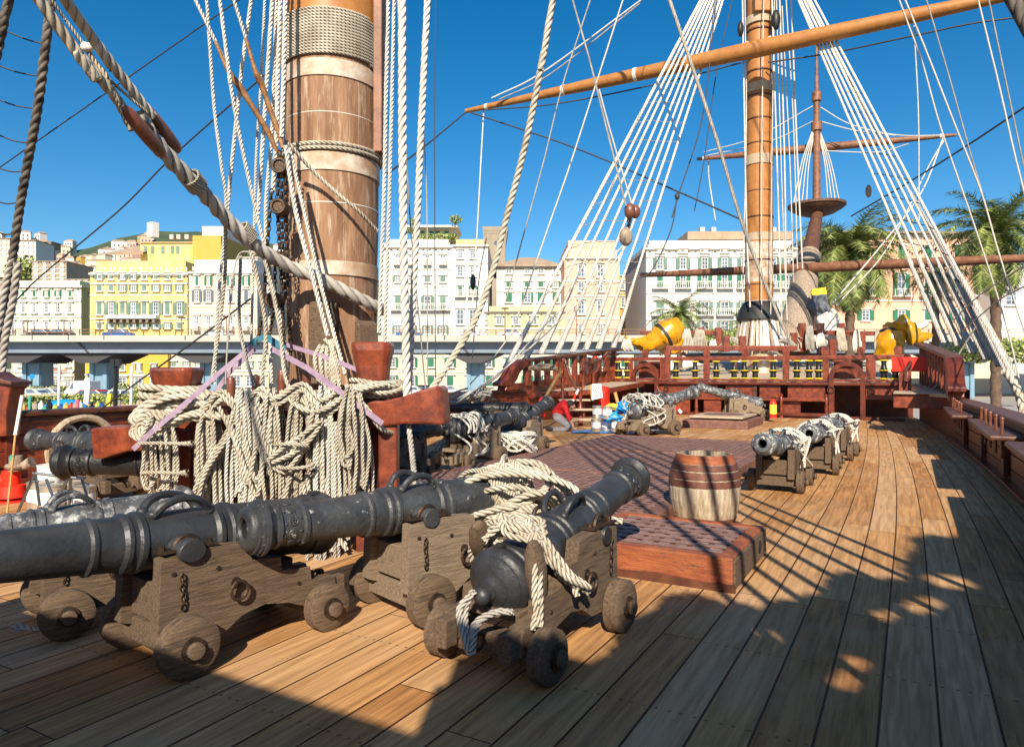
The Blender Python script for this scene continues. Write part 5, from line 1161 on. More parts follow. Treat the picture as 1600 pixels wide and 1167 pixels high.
# terrace roof left of the penthouse
m=MB(); Mt=FRm(168,120,0); m.add([(0,0,Z2(398)),(54*s2,0,Z2(398)),(54*s2,5,Z2(380)),(20*s2,5,Z2(380)),(0,.1,Z2(401)),(54*s2,.1,Z2(401))],[(0,1,2,3),(0,4,5,1)],False,Mt); m.build('roof','roof_tile',ph)
by,M,s,Z,w=building('deep yellow lower front of the palace under the viaduct with blue shop signs',133,262,548,108,'wall_gold',[(570,578,5,2.5,'shutter_grey',0,0),(590,603,11,0,'shutter_slate',0,0)],[146,171,192,217,241],depth=2,cornice=0)
for (xa,xb_,y0,y1,mt_,nm_) in((138,154,583,586,'awning_blue','sign_board'),(161,177,583,587,'awning_blue','sign_board'),(166,176,563,570,'awning_dark','awning'),(178,189,563,570,'awning_dark','awning'),(135,152,589,596,'canvas_white','awning'),(158,177,589,597,'canvas_white','awning')):
    m=MB(); sx=(xa-133)*s; ex=(xb_-133)*s; m.add([(sx,-.1,Z(y0)),(ex,-.1,Z(y0)),(ex,-.9,Z(y1)),(sx,-.9,Z(y1)),(sx,-.1,Z(y1)),(ex,-.1,Z(y1))],[(0,1,2,3),(3,2,5,4),(0,3,4),(1,5,2)],False,M); m.build(nm_,mt_,by)
building('cream frescoed palace right of the yellow one with slate shutters',295,402,424,109,'wall_cream',[(432,446,4,3.5,G1,0,0),(454,471,6,4,'shutter_slate',0,0),(494,515,6,0,'shutter_slate',0,1)],[308,326,345,361,385],depth=14,par=18,parm='wall_white',ybase=548)
building('cream ground floors under the viaduct behind the left flared head',262,420,548,109,'wall_cream',[(566,572,7,2,'shutter_grey',0,0),(588,603,10,0,None,0,0)],8,depth=8,cornice=0)
building('white clock gable house behind the thick stay',372,402,402,120,'wall_white',[(412,420,5,0,None,0,0)],1,depth=4,cornice=2,ybase=500)
# centre group
building('white house with a planted roof terrace right of the main mast',596,706,384,110,'wall_white',[(399,413,8,0,'shutter_olive',0,1),(432,440,8,4,'shutter_grey',0,0),(463,484,9,5,'shutter_grey',0,1),(510,521,9,4,'shutter_grey',0,0)],[622,643,668,692],depth=14,par=10,parm='wall_white')
building('white house corner with bright green shutters left of the tower',706,762,382,110,'wall_white',[(392,403,7,0,G1,0,0),(417,431,8,0,'shutter_grey',0,0),(448,463,6,3.5,G1,0,1),(484,506,10,0,G1,0,0)],[719,739],depth=24,par=8,parm='wall_yellow')
rt=world_thing('roof_terrace','penthouse with hanging plants on the white house right of the main mast','building',D(682,370,114))
Mq=FRm(640,115,0); s2=pxm(115); Z2=lambda y: H+(HY-y)*s2
m=MB(); m.box((38*s2,3,Z2(366)),(72*s2,6,20*s2),Mq); m.build('wall','wall_cream',rt)
m=MB(); m.box((38*s2,2.6,Z2(356)),(78*s2,8,3*s2),Mq); m.build('roof','wall_white',rt)
for x in(8,20,34,44,58): m=MB(); m.box((x*s2,-.1,Z2(366)),(6*s2,.2,9*s2),Mq); m.build('window','shutter_green',rt)
def leafball(mb,c,r,n,size,rg,flat=1):
    for i in range(n):
        v=Vector((rg.gauss(0,1),rg.gauss(0,1),rg.gauss(0,1))).normalized()*r*(rg.random()**.4); v.z*=flat
        a=Vector((rg.uniform(-1,1),rg.uniform(-1,1),rg.uniform(-1,1))).normalized(); b=a.orthogonal().normalized()*size*rg.uniform(.6,1.2); a=a*size*rg.uniform(.6,1.2)
        p=Vector(c)+v; mb.mi=rg.choice((0,0,1,2)); mb.add([p-a*.5,p+b*.4,p+a*.5,p-b*.4],[(0,1,2,3)])
rg=random.Random(3)
def bush(label,cs,n,size,name='bush',cat='bush',grp=None,flat=.7):
    m=MB()
    for c,r in cs: leafball(m,c,r,n,size,rg,flat)
    o=m.build(name,['leaf_a','leaf_b','leaf_c']); tag(o,label,cat,grp); return o
bush('green and yellow plants along the roof terrace of the white house',[(D(x,371,113),1.0) for x in(664,672,700,708,688)],160,.35)
bush('small potted tree at the right end of the roof terrace',[(D(712,343,113),1.1)],220,.35,'potted_tree','tree')
bush('small potted tree at the left end of the roof terrace',[(D(646,346,113),.8),(D(640,360,113),.7)],150,.3,'potted_tree','tree')
# stone tower
tw=world_thing('stone_tower','old square stone tower behind the white houses','tower',D(773,420,150))
Mq=FRm(754,150,0); s2=pxm(150); Z2=lambda y: H+(HY-y)*s2
m=MB(); m.prism([(2*s2,QZ),(36*s2,QZ),(36*s2,Z2(380)),(40*s2,Z2(354)),(0,Z2(354)),(2*s2,Z2(380))],0,6,Mq); m.build('shaft','wall_stone',tw)
m=MB()
for r_ in range(2):
    for k in range(12): m.box(((2+k*3.1+r_*1.5)*s2,-.02,Z2(360+r_*5)),(.18,.1,.25),Mq)
m.build('holes','cornice_dark',tw)
m=MB(); m.cyl(Mq@Vector((21*s2,-.05,Z2(380))),Mq@Vector((21*s2,.1,Z2(380))),.42,.42,14); m.build('round_window','glass',tw)
bb,M,s,Z,w=building('white house with a broad tan hipped roof left of the pink one',776,880,417,118,'wall_white',[(418,427,8,0,None,0,0),(441,448,8,4,G1,0,0),(458,472,10,3.5,G1,0,0)],[795,824,845,868],depth=14,roof=(392,38),cornice=3)
building('low olive annex with four green shutters below the tan roof',758,882,487,110,'wall_olive',[(496,506,9,0,G1,0,0),(560,572,7,3,'shutter_grey',0,0)],[780,806,834,862],depth=5,cornice=3,cmat='cornice_dark',par=8,parm='wall_olive')
building('pink house with a flat parapet in the centre behind the port shrouds',882,968,402,110,'wall_pink',[(414,432,9,0,G1,0,0),(441,455,8,0,G1,0,0),(470,490,9,0,G1,0,0),(508,520,8,0,G1,0,0)],[908,938],depth=34,par=26,parm='wall_pink',cornice=4)
building('narrow ochre side street front right of the pink house',968,1000,430,140,'wall_ochre',[(440,452,5,0,G1,0,0),(465,480,5,0,G1,0,0)],3,depth=6,cornice=2)
bw,M,s,Z,w=building('big white apartment block with green shutters and a tan roof, behind the foremast',1010,1245,387,108,'wall_white',[(390,394,11,0,None,0,0),(403,420,9,6,'shutter_grey',0,0),(430,450,9,6.5,G1,0,1),(472,492,12,6,'shutter_grey',0,1),(503,520,12,6,'shutter_grey',0,0)],[1031,1067,1101,1132,1163,1208,1232],depth=20,roof=None,par=11,parm='wall_white',cornice=5,skip=())
m=MB(); m.box((152*s,6,Z(364)),(165*s,8,13*s),M); m.build('roof','roof_tile',bw)
for x in(94,112,170,208): m=MB(); m.box((x*s,3,Z(354)),(7*s,1.5,7*s),M); m.build('chimney','wall_white',bw)
building('peach palace behind the palms on the right with green shutters',1300,1556,366,104,'wall_peach',[(385,404,10,6,G1,0,0),(429,462,11,7,G1,0,1),(485,500,11,7,G1,0,0)],[1352,1408,1450,1496,1530],depth=16,cornice=6,cmat='trim',roof=(344,40))
building('plain pale house at the right edge with dark shutters',1556,1640,415,100,'wall_white',[(430,440,16,0,'shutter_slate',0,0),(456,476,16,0,'shutter_slate',0,0)],[1579,1620],depth=16,cornice=3)
building('cream row of ground floors under the centre of the viaduct with green shutters',598,990,548,109,'wall_cream',[(560,573,9,4,G1,0,0),(588,603,10,4,G1,0,0)],13,depth=8,cornice=0)
building('cream row of ground floors at the right behind the palms',1240,1640,520,101,'wall_cream',[(528,546,10,0,'shutter_slate',0,0)],12,depth=3,cornice=2)
# hill houses, each its own
words2=['cream','white','ochre','tan','pale pink']; hm=['wall_cream','wall_white','wall_ochre','roof_tile','wall_pink']
rg=random.Random(12); hk=0
for i in range(125):
    px=rg.uniform(-5,235) if i<112 else rg.uniform(400,440); 
    for a,b in zip(hprof,hprof[1:]):
        if a[0]<=px<=b[0]: top=a[1]+(b[1]-a[1])*(px-a[0])/(b[0]-a[0])
    t=rg.uniform(.30,.93)**1.0; 
    if px<110 and i%2: t=min(.97,t+.12)
    d=260+360*t; y=575+(top-575)*(t**.75); p=D(px,y,d)
    wd=rg.uniform(7,16)*(.7 if t>.7 else 1); hh=rg.uniform(6,13)*(.8 if t>.7 else 1)
    q=rg.choice((0,0,0,1,1,1,1,2,4)); m=MB(); Mh=Matrix.Translation(p)@Matrix.Rotation(TH+rg.uniform(-.7,.7),4,'Z')
    m.mi=0; m.box((0,0,hh/2-2),(wd,wd*.7,hh+4),Mh); m.mi=1; m.add([(-wd/2-.4,-wd*.38,hh),(wd/2+.4,-wd*.38,hh),(wd/2+.4,wd*.38,hh),(-wd/2-.4,wd*.38,hh),(-wd*.3,0,hh+1.8),(wd*.3,0,hh+1.8)],[(0,1,5,4),(1,2,5),(2,3,4,5),(3,0,4)],False,Mh)
    m.mi=2
    for fl in range(int(hh/3)):
        for c in range(3): m.box((-wd*.3+c*wd*.3,-wd*.355,1.4+fl*3),(1.2,.12,1.5),Mh)
    o=m.build('hillside_house',[hm[q],'roof_tile','glass']); tag(o,'small house among many on the hillside above the green palace at the left','house','houses on the hillside')
# castle-like block and modern flats on the hill
for lb,px0,px1,y0,y1,d,wm in(('old fortified stone house with a flat roof above the green palace',50,104,408,450,190,'wall_stone'),('white stepped apartment block on the hill at the far left',26,56,375,410,300,'wall_white'),('long cream apartment block at the left edge on the hill',-20,15,372,408,300,'wall_cream'),('tan tiled house row right above the green palace',100,140,436,456,170,'wall_cream'),('grey fortress wall on the ridge left of the hill saddle',55,80,377,388,560,'wall_stone')):
    building(lb,px0,px1,y0,d,wm,[(y0+4+k*7,y0+8+k*7,3,0,'shutter_slate',0,0) for k in range(max(1,int((y1-y0)/7)-1))],4,depth=12,ybase=y1+25,cornice=2,cmat='roof_tile')
bush('dark green trees beside the fortified house on the hill',[(D(40,418,200),5),(D(32,422,200),4),(D(48,424,200),4)],300,1.2,'tree','tree')
# ================= VIADUCT =================
vd=world_thing('viaduct','long elevated road with blue grey girder and piers crossing behind the ship','viaduct',D(500,600,97))
VD=82; sv=pxm(VD); Mv=FRm(500,VD,0); Zv=lambda y:H+(HY-y)*sv
m=MB(); m.box((0,5.5,(Zv(534)+Zv(551))/2),(3000*sv,9,17*sv),Mv); m.build('girder','girder_blue',vd)
m=MB(); m.box((0,5.5,(Zv(524)+Zv(534))/2),(3000*sv,11.6,(10)*sv),Mv); m.build('deck_edge','concrete',vd)
for x in(-1200,-900,-385,-70,215,590,900):
    m=MB(); m.add([(x*sv+a,.9,Zv(b)) for a,b in((-.2,534),(.1,534),(1.3,551),(1.0,551))],[(0,1,2,3)],False,Mv); m.build('girder_joint','wire',vd)
for x in (-680,-485,-375,-195,45,240,430,640,840,1040):
    m=MB(); m.box((x*sv,5,(QZ+Zv(556))/2),(2.2,2.4,Zv(556)-QZ),Mv); 
    for e in(-1,1): m.box((x*sv+e*.8,3.7,(QZ+Zv(556))/2),(.5,.3,Zv(556)-QZ),Mv)
    m.build('pier','pier_blue',vd)
    m=MB(); m.prism([((x-46)*sv,Zv(551.5)),((x+46)*sv,Zv(551.5)),((x+12)*sv,Zv(567)),((x-12)*sv,Zv(567))],1.5,9,Mv); m.build('pier_cap','wire',vd)
m=MB()
for k in range(90):
    x=(-850+k*25)*sv; m.box((x,-.1,Zv(519.5)),(.10,.10,10*sv),Mv)
for z in(514.8,519.5): m.box((0,-.1,Zv(z)),(2400*sv,.07,.08),Mv)
m.build('railing','rust_rail',vd)
# street lamps on the viaduct
def lamp(label,px,yt,yb,d,grp='lamp posts on the viaduct'):
    t=world_thing('street_lamp',label,'lamp post',D(px,yb,d),grp); a=D(px,yb,d); b=D(px,yt,d)
    m=MB(); m.cyl(a,b,.07,.05,8); m.build('pole','rust_rail',t); m=MB(); m.lathe([(0,.05),(.02,.42),(.1,.46),(.16,.25),(.18,0)],Matrix.Translation(b)@Matrix.Rotation(-PI/2,4,'Y'),12); m.build('lamp_head','rust_rail',t)
for lb,px,yt in(('lamp post in front of the pale green palace, left one',43,503),('lamp post in front of the pale green palace, right one',100,502),('lamp post in front of the yellow palace at its left end',156,501),('lamp post in front of the yellow palace at its right end',284,498),('lamp post in front of the cream palace',354,496),('lamp post before the white house right of the main mast',693,487),('lamp post before the olive annex',789,483),('lamp post before the pink house',901,481)): lamp(lb,px,yt,524,81)
# cars
def car():
    t=thing('parked_car','','car'); prof=[(-2.1,.32),(-2.12,.75),(-1.95,.95),(-1.35,1.0),(-.85,1.42),(.65,1.45),(1.25,1.0),(1.95,.85),(2.12,.6),(2.1,.32)]
    m=MB(); m.prism(prof,-.85,.85); m.build('body','car_paint',t,.08)
    for s_ in(-1,1):
        m=MB(); m.prism([(-1.15,1.0),(-.8,1.36),(-.1,1.38),(-.1,1.0)],s_*.855,s_*.87); m.prism([(0,1.0),(0,1.38),(.6,1.38),(1.05,1.0)],s_*.855,s_*.87); m.build('side_window','glass',t)
        for x in(-1.3,1.35):
            w_=MB(); w_.cyl((x,s_*.72,.33),(x,s_*.9,.33),.33,.33,16); w_.cyl((x,s_*.9,.33),(x,s_*.905,.33),.18,.18,12); w_.build('wheel','black_strap',t)
    m=MB(); m.add([(1.23,-.7,1.02),(1.23,.7,1.02),(.7,.66,1.41),(.7,-.66,1.41)],[(0,1,2,3)]); m.build('windscreen','glass',t); m=MB(); m.add([(-1.36,-.7,1.03),(-.9,-.66,1.40),(-.9,.66,1.40),(-1.36,.7,1.03)],[(0,1,2,3)]); m.build('rear_window','glass',t)
    return t
mat('car_paint',(.6,.6,.6),.3,.2); mat('car_white',(.8,.8,.8),.3); mat('car_blue',(.02,.10,.32),.3,.2); mat('car_red',(.5,.02,.02),.3); mat('car_black',(.015,.015,.02),.25)
pc_=car(); first=True
def putcar(label,px,y,d,m,z=None,flip=0,sc=1,grp='cars parked and driving behind the ship'):
    global first
    o=pc_ if first else dup(pc_,label); first=False; o['label']=label; o['group']=grp
    p=D(px,y,d); o.location=(p.x,p.y,QZ+.04 if z is None else z); o.rotation_euler=(0,0,TH+flip); o.scale=(sc,)*3
    for c in o.children:
        if c.name.startswith('body'): setmat(c,m)
    return o
zr=Zv(524)
putcar('blue and white car on the viaduct before the yellow palace',186,522,90.5,'car_blue',zr,sc=.85); putcar('white car on the viaduct before the cream palace',340,522,90.5,'car_white',zr,sc=.85)
putcar('silver car on the viaduct before the olive annex',800,522,90.5,'car_paint',zr,sc=.85); putcar('dark car on the viaduct before the pale green palace',66,522,90.5,'car_black',zr,sc=.8); putcar('dark car on the viaduct, right of the other dark one by the green palace',94,522,90.5,'car_black',zr,PI,.8)
putcar('silver car half hidden on the viaduct behind the thick curved rope',735,522,90.5,'car_paint',zr,sc=.8); putcar('dark blue car on the viaduct at the white house',640,522,90.5,'car_blue',zr,sc=.8)
k=0
for px,m_,w in((45,'car_black','black'),(62,'car_blue','dark blue'),(78,'car_black','black'),(95,'car_black','black'),(108,'car_paint','silver'),(150,'car_blue','blue'),(196,'car_paint','silver'),(212,'car_blue','blue'),(233,'car_black','black'),(640,'car_white','white'),(700,'car_white','white'),(662,'car_black','black')):
    putcar(f'{w} car parked on the street under the viaduct, '+{45:'nearest the left end',62:'below the archway',78:'below the red lettering, left',95:'below the red lettering, right',108:'against the blue pier',150:'below the blue signs',196:'left of the round disc',212:'right of the lamp post',233:'near the left flared head',640:'left of the thick laid rope',700:'by the pier at the centre',662:'between the two white ones'}[px],px,600,84+(k%3)*3,m_,None,(k%2)*PI); k+=1
putcar('red and white car beside the hedge on the quay',147,620,66,'car_red',QZ+.1,sc=1.0); putcar('pale blue car beyond the hedge left of the lamp post',192,622,66,'car_white',QZ+.1,.3); putcar('dark estate car behind the hedge at the left',75,612,72,'car_paint',QZ+.1)
putcar('white car by the low white wall at the left of the hedge',50,614,70,'car_white',QZ+.1)
# white van
vn=world_thing('van','white van with dark cab window behind the hedge','van',D(125,618,70)); Mq=FRm(100,70,QZ); s7=pxm(70)
m=MB(); m.prism([(0,.3),(40*s7,.3),(40*s7,2.3),(14*s7,2.3),(6*s7,1.6),(0,1.3)],0,1.9,Mq); m.build('body','car_white',vn,.06)
m=MB(); m.prism([(8*s7,1.5),(15*s7,1.5),(15*s7,2.1),(12.5*s7,2.1)],-.02,.02,Mq); m.build('cab_window','glass',vn)
for x in(8,32): m=MB(); m.cyl(Mq@Vector((x*s7,-.03,.35)),Mq@Vector((x*s7,.25,.35)),.35,.35,14); m.build('wheel','black_strap',vn)
# hedges, quay wall, poles, tarpaulin, little crowd goods
hd=MB(); rg=random.Random(5)
for k in range(46):
    px=28+k*4.6; leafball(hd,D(px,627+rg.uniform(-2,2),60+rg.uniform(-1,1)),1.0,150,.28,rg,.6)
for k in range(22): leafball(hd,D(35+k*4,611+rg.uniform(-1,1),73),.8,60,.3,rg,.6)
o=hd.build('hedge',['leaf_a','leaf_b','leaf_c']); tag(o,'long green hedge on the quay beyond the port bulwark','hedge')
bush('round olive coloured shrub on the quay left of the rope turns',[(D(222,616,64),1.3)],500,.25,'shrub','shrub'); bush('second pale shrub beside the lamp post on the quay',[(D(196,609,70),1.1)],300,.25,'shrub','shrub')
mat('brick',(.38,.19,.13),.9,0,(.50,.32,.24),6,.6)
m=MB(); p=FRm(140,50,QZ); m.box((50*pxm(50),0,.35),(100*pxm(50),.3,1.1),p); o=m.build('quay_wall','brick'); tag(o,'low reddish wall on the quay below the hedge','wall')
def pole(label,px0,y0,px1,y1,d,r,m,name='pole'):
    q=MB(); q.cyl(D(px0,y0,d),D(px1,y1,d),r,r*.9,8); o=q.build(name,m); tag(o,label,'pole','coloured poles on the quay'); return o
mat('pink',(.5,.09,.14),.6); mat('lime',(.36,.45,.08),.6); mat('mint',(.06,.34,.24),.6); mat('bag_yellow',(.5,.38,.08),.7); mat('bag_red',(.35,.05,.03),.7)
pole('tall thin white lamp pole left of the white van',93,570,91,650,48,.09,'white_paint'); pole('pink pole before the hedge',122,624,121,652,46,.10,'pink'); pole('slanting yellow pole at the quay edge',172,615,167,652,44,.13,'label_yellow'); pole('black pole carrying two floodlights',181,572,180,652,44,.14,'black_paint'); pole('tall white pole right of the black floodlight pole',206,572,204,652,50,.10,'white_paint'); pole('mint green pole before the hedge at the left',47,618,46,640,45,.09,'mint'); pole('white square post beside the red car',138,602,135,632,55,.25,'white_paint'); pole('thin violet pole right of the black pole',187,625,187,650,46,.06,'strap_lilac')
pole('blue round road sign post by the archway',50,588,49,605,80,.1,'steel'); q=MB(); q.cyl(D(50,588,79.9),D(50,588,79.8),.28,.28,16); o=q.build('road_sign','blue_plastic'); tag(o,'round blue road sign before the archway','sign')
m=MB(); m.tube([D(206,574,50),D(207,569,50),D(212,567,50),D(217,570,50),D(218,578,50)],.06,6); m.sphere(tuple(D(218,582,50)),.16,8,6,None,(1.6,1.6,.7)); o=m.build('lamp_arm','white_paint'); tag(o,'curved white lamp arm in front of the deep yellow house','lamp')
for px,lb in((177,'left'),(185,'right')): m=MB(); m.box(tuple(D(px,566,43.8)),(.26,.3,.4),rz=TH); o=m.build('floodlight','black_paint'); tag(o,lb+' of two black floodlights on top of the black pole','floodlight')
m=MB(); m.sphere((0,0,0),1,14,8,FRm(102,52,QZ+.5)@Matrix.Diagonal((1.6,.8,.7,1))); o=m.build('tarpaulin','blue_plastic'); tag(o,'blue tarpaulin heap on the quay behind the bulwark','tarpaulin')
m=MB(); m.box(tuple(D(50,617,58)),(4.5,.5,.12),rz=TH); o=m.build('stall_roof','pale_plank'); tag(o,'pale flat stall roof above the goods at the left of the quay','stall')
cols=['bag_yellow','bag_red','wall_stone','canvas_white','mint','black_paint','lime','awning_blue']
for k in range(16):
    rgp=random.Random(k+3); px=38+k*8.2+rgp.uniform(-3,3); h=rgp.uniform(.35,.8); c=D(px,640,47); m=MB(); mt_=cols[k%8]
    m.lathe([(0,.12),(h*.5,.2),(h*.85,.16),(h*.9,.07),(h,.1),(h*1.12,.0)],Matrix.Translation((c.x,c.y,QZ+.5))@Matrix.Rotation(-PI/2,4,'Y'),8); o=m.build('goods_bag',mt_); tag(o,'small '+{'bag_yellow':'yellow','bag_red':'dark red','wall_stone':'brown','canvas_white':'white','mint':'mint green','black_paint':'black','lime':'lime green','awning_blue':'dark blue'}[mt_]+' bag on the quay just above the bulwark, '+('left of its colour' if k<8 else 'right of its colour'),'bag','goods standing on the quay')
def text(label,body,px,py,d,size,m,parent=None,name='lettering'):
    c=bpy.data.curves.new(name,'FONT'); c.body=body; c.size=size; c.extrude=.03; c.align_x='CENTER'; c.align_y='CENTER'; q_=bpy.data.objects.new(name,c); COL.objects.link(q_); bpy.context.view_layer.update(); me=bpy.data.meshes.new_from_object(q_.evaluated_get(bpy.context.evaluated_depsgraph_get())); bpy.data.objects.remove(q_); o=bpy.data.objects.new(name,me); COL.objects.link(o); o.data.materials.clear(); o.data.materials.append(MT[m])
    o.rotation_euler=(PI/2,0,TH); o.location=D(px,py,d)
    if parent: o.parent=parent
    return o
bei=[o for o in bpy.data.objects if o.get('label','').startswith('beige arcade')][0]
text('','Arnew',88,579,109.7,1.25,'red_paint',bei)
m=MB(); m.box(tuple(D(52,590,109.8)),(.9,.2,2.9),rz=TH); m.build('doorway','black_strap',bei)
# ================= PALMS =================
def palm(label,px,py,d,R0,nf,trunk_y,tr,seed,dropp=.9,up=.9):
    rg=random.Random(seed); c=D(px,py,d); base=D(px,trunk_y,d); base.z=min(base.z,QZ) if trunk_y>590 else base.z
    t=world_thing('palm_tree',label,'palm tree',(c.x,c.y,QZ)); 
    m=MB(); z=QZ; n=26; prof=[]
    for i in range(n+1):
        zz=QZ+(c.z-QZ)*i/n; prof+= [(zz,tr*(1.15 if i%2 else .95)*(1+.5*max(0,(i/n-.85))*4))]
    m.lathe(prof,Matrix.Translation((c.x,c.y,0))@Matrix.Rotation(-PI/2,4,'Y'),14); m.build('trunk','palm_bark',t)
    m=MB()
    for k in range(nf):
        az=2*PI*k*.618+rg.uniform(-.2,.2); el=up*(1-2.0*(k/nf))*1.05+rg.uniform(-.15,.15); el=max(el,-1.0); L=R0*rg.uniform(.85,1.1); 
        dr=dropp*rg.uniform(.8,1.2); p=Vector(c)+Vector((0,0,tr*.5)); hdir=Vector((math.cos(az),math.sin(az),0)); seg=13; P=[p.copy()]
        for i in range(seg):
            e=el-dr*(i/seg)**1.3*1.5; p=p+(hdir*math.cos(e)+UP*math.sin(e))*(L/seg); P.append(p.copy())
        side=hdir.cross(UP)
        m.mi=3 if rg.random()<.3 else 0
        for i in range(1,seg+1):
            tdir=(P[i]-P[i-1]).normalized(); nrm=side.cross(tdir).normalized(); ll=R0*.17*math.sin(PI*min(1,(i+.7)/(seg+1.5)))**.7+.08
            a=P[i-1]; m.add([a+side*.03*tr*3,P[i]+side*.02*tr*3,P[i]-side*.02*tr*3,a-side*.03*tr*3],[(0,1,2,3)])
            for sub in range(5):
                q=P[i-1].lerp(P[i],sub/5)
                for s_ in(-1,1):
                    m.mi=rg.choice((0,0,1,2,2)) if m.mi!=3 or rg.random()<.6 else 3
                    tip=q+side*s_*ll*rg.uniform(.7,1.15)+tdir*ll*rg.uniform(.6,1.0)+nrm*ll*rg.uniform(-.5,.35)-UP*ll*rg.uniform(.05,.3)
                    wv=tdir*.055*R0*.26
                    m.add([q-wv*.3,q+wv,tip],[(0,1,2)])
    m.build('crown',['leaf_a','leaf_b','leaf_c','frond_y'],t)
palm('small palm before the white block, left of the foremast',1062,490,62,3.2,34,640,.24,1,.8,.95)
palm('large dense palm right of the bowsprit',1328,395,60,5.9,84,640,.36,2,1.0,1.1)
palm('tall palm at the right with fronds against the sky',1556,365,52,5.4,66,640,.34,3,.85,1.1)
palm('palm with yellowing fronds between the two big palms, mostly behind the shrouds',1462,430,60,3.4,24,640,.28,4,.9,.9)
palm('little palm behind the foremast skirt',1163,508,70,2.2,40,640,.25,5,.6,1.0)
bush('green shrubs at the foot of the peach palace behind the starboard shrouds',[(D(x,548,60),1.6) for x in range(1500,1640,22)],260,.35)
bush('low shrubs seen under the small palm, left of the foremast',[(D(x,528,66),1.3) for x in range(1105,1165,16)],240,.3)
# ================= DECK GEAR =================
# coil heap beside the front-centre gun
rg=random.Random(21); HC=D(806,786,4.85); L_=[]
for k in range(8):
    pts=[]; ra=.46-.036*k; rb=.245-.02*k; cx=rg.uniform(-.03,.03); ph=rg.uniform(0,6)
    for q in range(15):
        a=q*2*PI/14*1.02+ph; pts.append(HC+RT*(cx+ra*math.cos(a)+.02*math.sin(3*a+k))+UP*(rb*math.sin(a)+.02*math.cos(2*a+k)-.02+.02*k)+FW*(-.16*math.cos(k*.8)-.10*math.sin(a)*-1+.02*k+.05*q/14))
    L_.append((pts,.023))
for k in range(9):
    sl=rg.uniform(-.5,.5); y0=rg.uniform(-.14,.16)
    L_.append(([HC+RT*(-.40+.09*t)+UP*(y0+sl*.06*(t-4)-.012*(t-4)**2+.02)+FW*(-.12+rg.uniform(-.03,.03)+.03*abs(t-4)) for t in range(9)],.022))
for k in range(5):
    L_.append(([HC+RT*(-.52+.125*t+.02*k)+UP*(-.14+.018*k+.16*math.exp(-((t-5)/2.3)**2))+FW*(-.05*k+.12*math.sin(t*.5)) for t in range(10)],.023))
o=ropes('rope_heap',L_,'rope_cream',None,True,step=.02); tag(o,'big heap of coiled thick rope lying between the front cannons','rope')
# what the heap rests on
sl=world_thing('wooden_chock','grey wooden chock under the heap of coiled rope','chock',(HC.x,HC.y,0)); MB().box((HC.x,HC.y+.02,.20),(.7,.5,.40),rz=.3).build('block','grey_oak',sl,.01)
def gunlash(label,g,path,r,n=3,m='rope_cream',seed=0,j=.02):
    M=g.matrix_basis; rg=random.Random(seed); L_=[]
    for k in range(n): L_.append(([M@(Vector(p)+Vector((rg.uniform(-j,j)*1.5,rg.uniform(-j,j),rg.uniform(-j,j)*.6))) for p in path],r))
    o=ropes('breech_rope',L_,m,None,True,step=max(r*.7,.012)); tag(o,label,'rope','ropes lashed over the cannons'); return o
gs_=[o for o in bpy.data.objects if o.get('category')=='cannon']
def gun(i): return [o for o in gs_ if o['label']==GUNS[i][0]][0]
bpy.context.view_layer.update()
g2,g3=gun(1),gun(2)
for c in g3.children:
    if c.name.startswith('barrel'): c.location.z-=.055
for c in gun(0).children:
    if c.name.startswith('barrel'): c.scale=(1.28,1.06,1.06)
# served coils over the breech of the second gun
n=14; L_=[]
M=g2.matrix_basis
for k in range(n):
    x=-.20-k*.026; r0=.182; L_.append(([M@Vector((x+.03*math.sin(a*2*PI/16*1),r0*math.cos(a*2*PI/16+PI/2)*1.02,.645+r0*math.sin(a*2*PI/16+PI/2)*1.02)) for a in range(-5,6)],.0155))
o=ropes('breech_rope',L_,'rope_cream',None,True,step=.012); tag(o,'close rope turns bound over the breech of the cannon with flaking ornament','rope','ropes lashed over the cannons')
gunlash('slack ropes trailing from the breech of the cannon with flaking ornament',g2,[(-.5,.24,.60),(-.42,.1,.84),(-.5,-.1,.85),(-.58,-.2,.66),(-.6,-.26,.45)],.017,4,seed=5,j=.05)
# ropes and wooden block lashed over gun three
gunlash('rope turns lashed over the breech of the front centre cannon',g3,[(-.16,.30,.36),(-.22,.25,.54),(-.27,.10,.69),(-.29,-.06,.71),(-.27,-.20,.62),(-.20,-.29,.46),(-.12,-.33,.38)],.018,7,seed=6,j=.045)
gunlash('knotted rope ends on top of the front centre cannon',g3,[(-.34,.12,.66),(-.27,.0,.74),(-.20,-.10,.72),(-.29,-.16,.68),(-.37,-.06,.71),(-.27,.05,.75)],.018,4,seed=7,j=.04)
gunlash('loose rope end hanging down the right of the front centre breech',g3,[(-.26,-.1,.74),(-.34,-.17,.68),(-.41,-.23,.56),(-.45,-.27,.42),(-.48,-.28,.28)],.016,3,seed=8,j=.02)
gunlash('rope loop hanging behind the round breech knob',g3,[(-.62,.02,.44),(-.66,.05,.36),(-.72,.0,.28),(-.74,-.06,.20),(-.68,-.05,.30),(-.60,-.10,.36),(-.56,-.18,.36)],.015,3,seed=9,j=.015,m='rope_grey')
bl=thing('pulley_block','grey wooden block lashed on the right of the front centre breech','block',(0,0,0)); Mg=g3.matrix_basis; c=Mg@Vector((-.38,-.215,.52)); bl.location=c; bl.rotation_euler=(0,R(-12),R(88))
m=MB(); m.lathe([(-.17,0),(-.165,.03),(-.12,.058),(0,.072),(.12,.058),(.165,.03),(.17,0)],Matrix.Rotation(PI/2,4,'Y')@Matrix.Diagonal((1,.75,1,1)),20); m.build('shell','grey_oak',bl)
bl2=dup(bl,'grey wooden block lashed on the left of the front centre breech'); c=Mg@Vector((-.26,.225,.60)); bl2.location=c; bl2.rotation_euler=(R(35),R(-30),R(60))
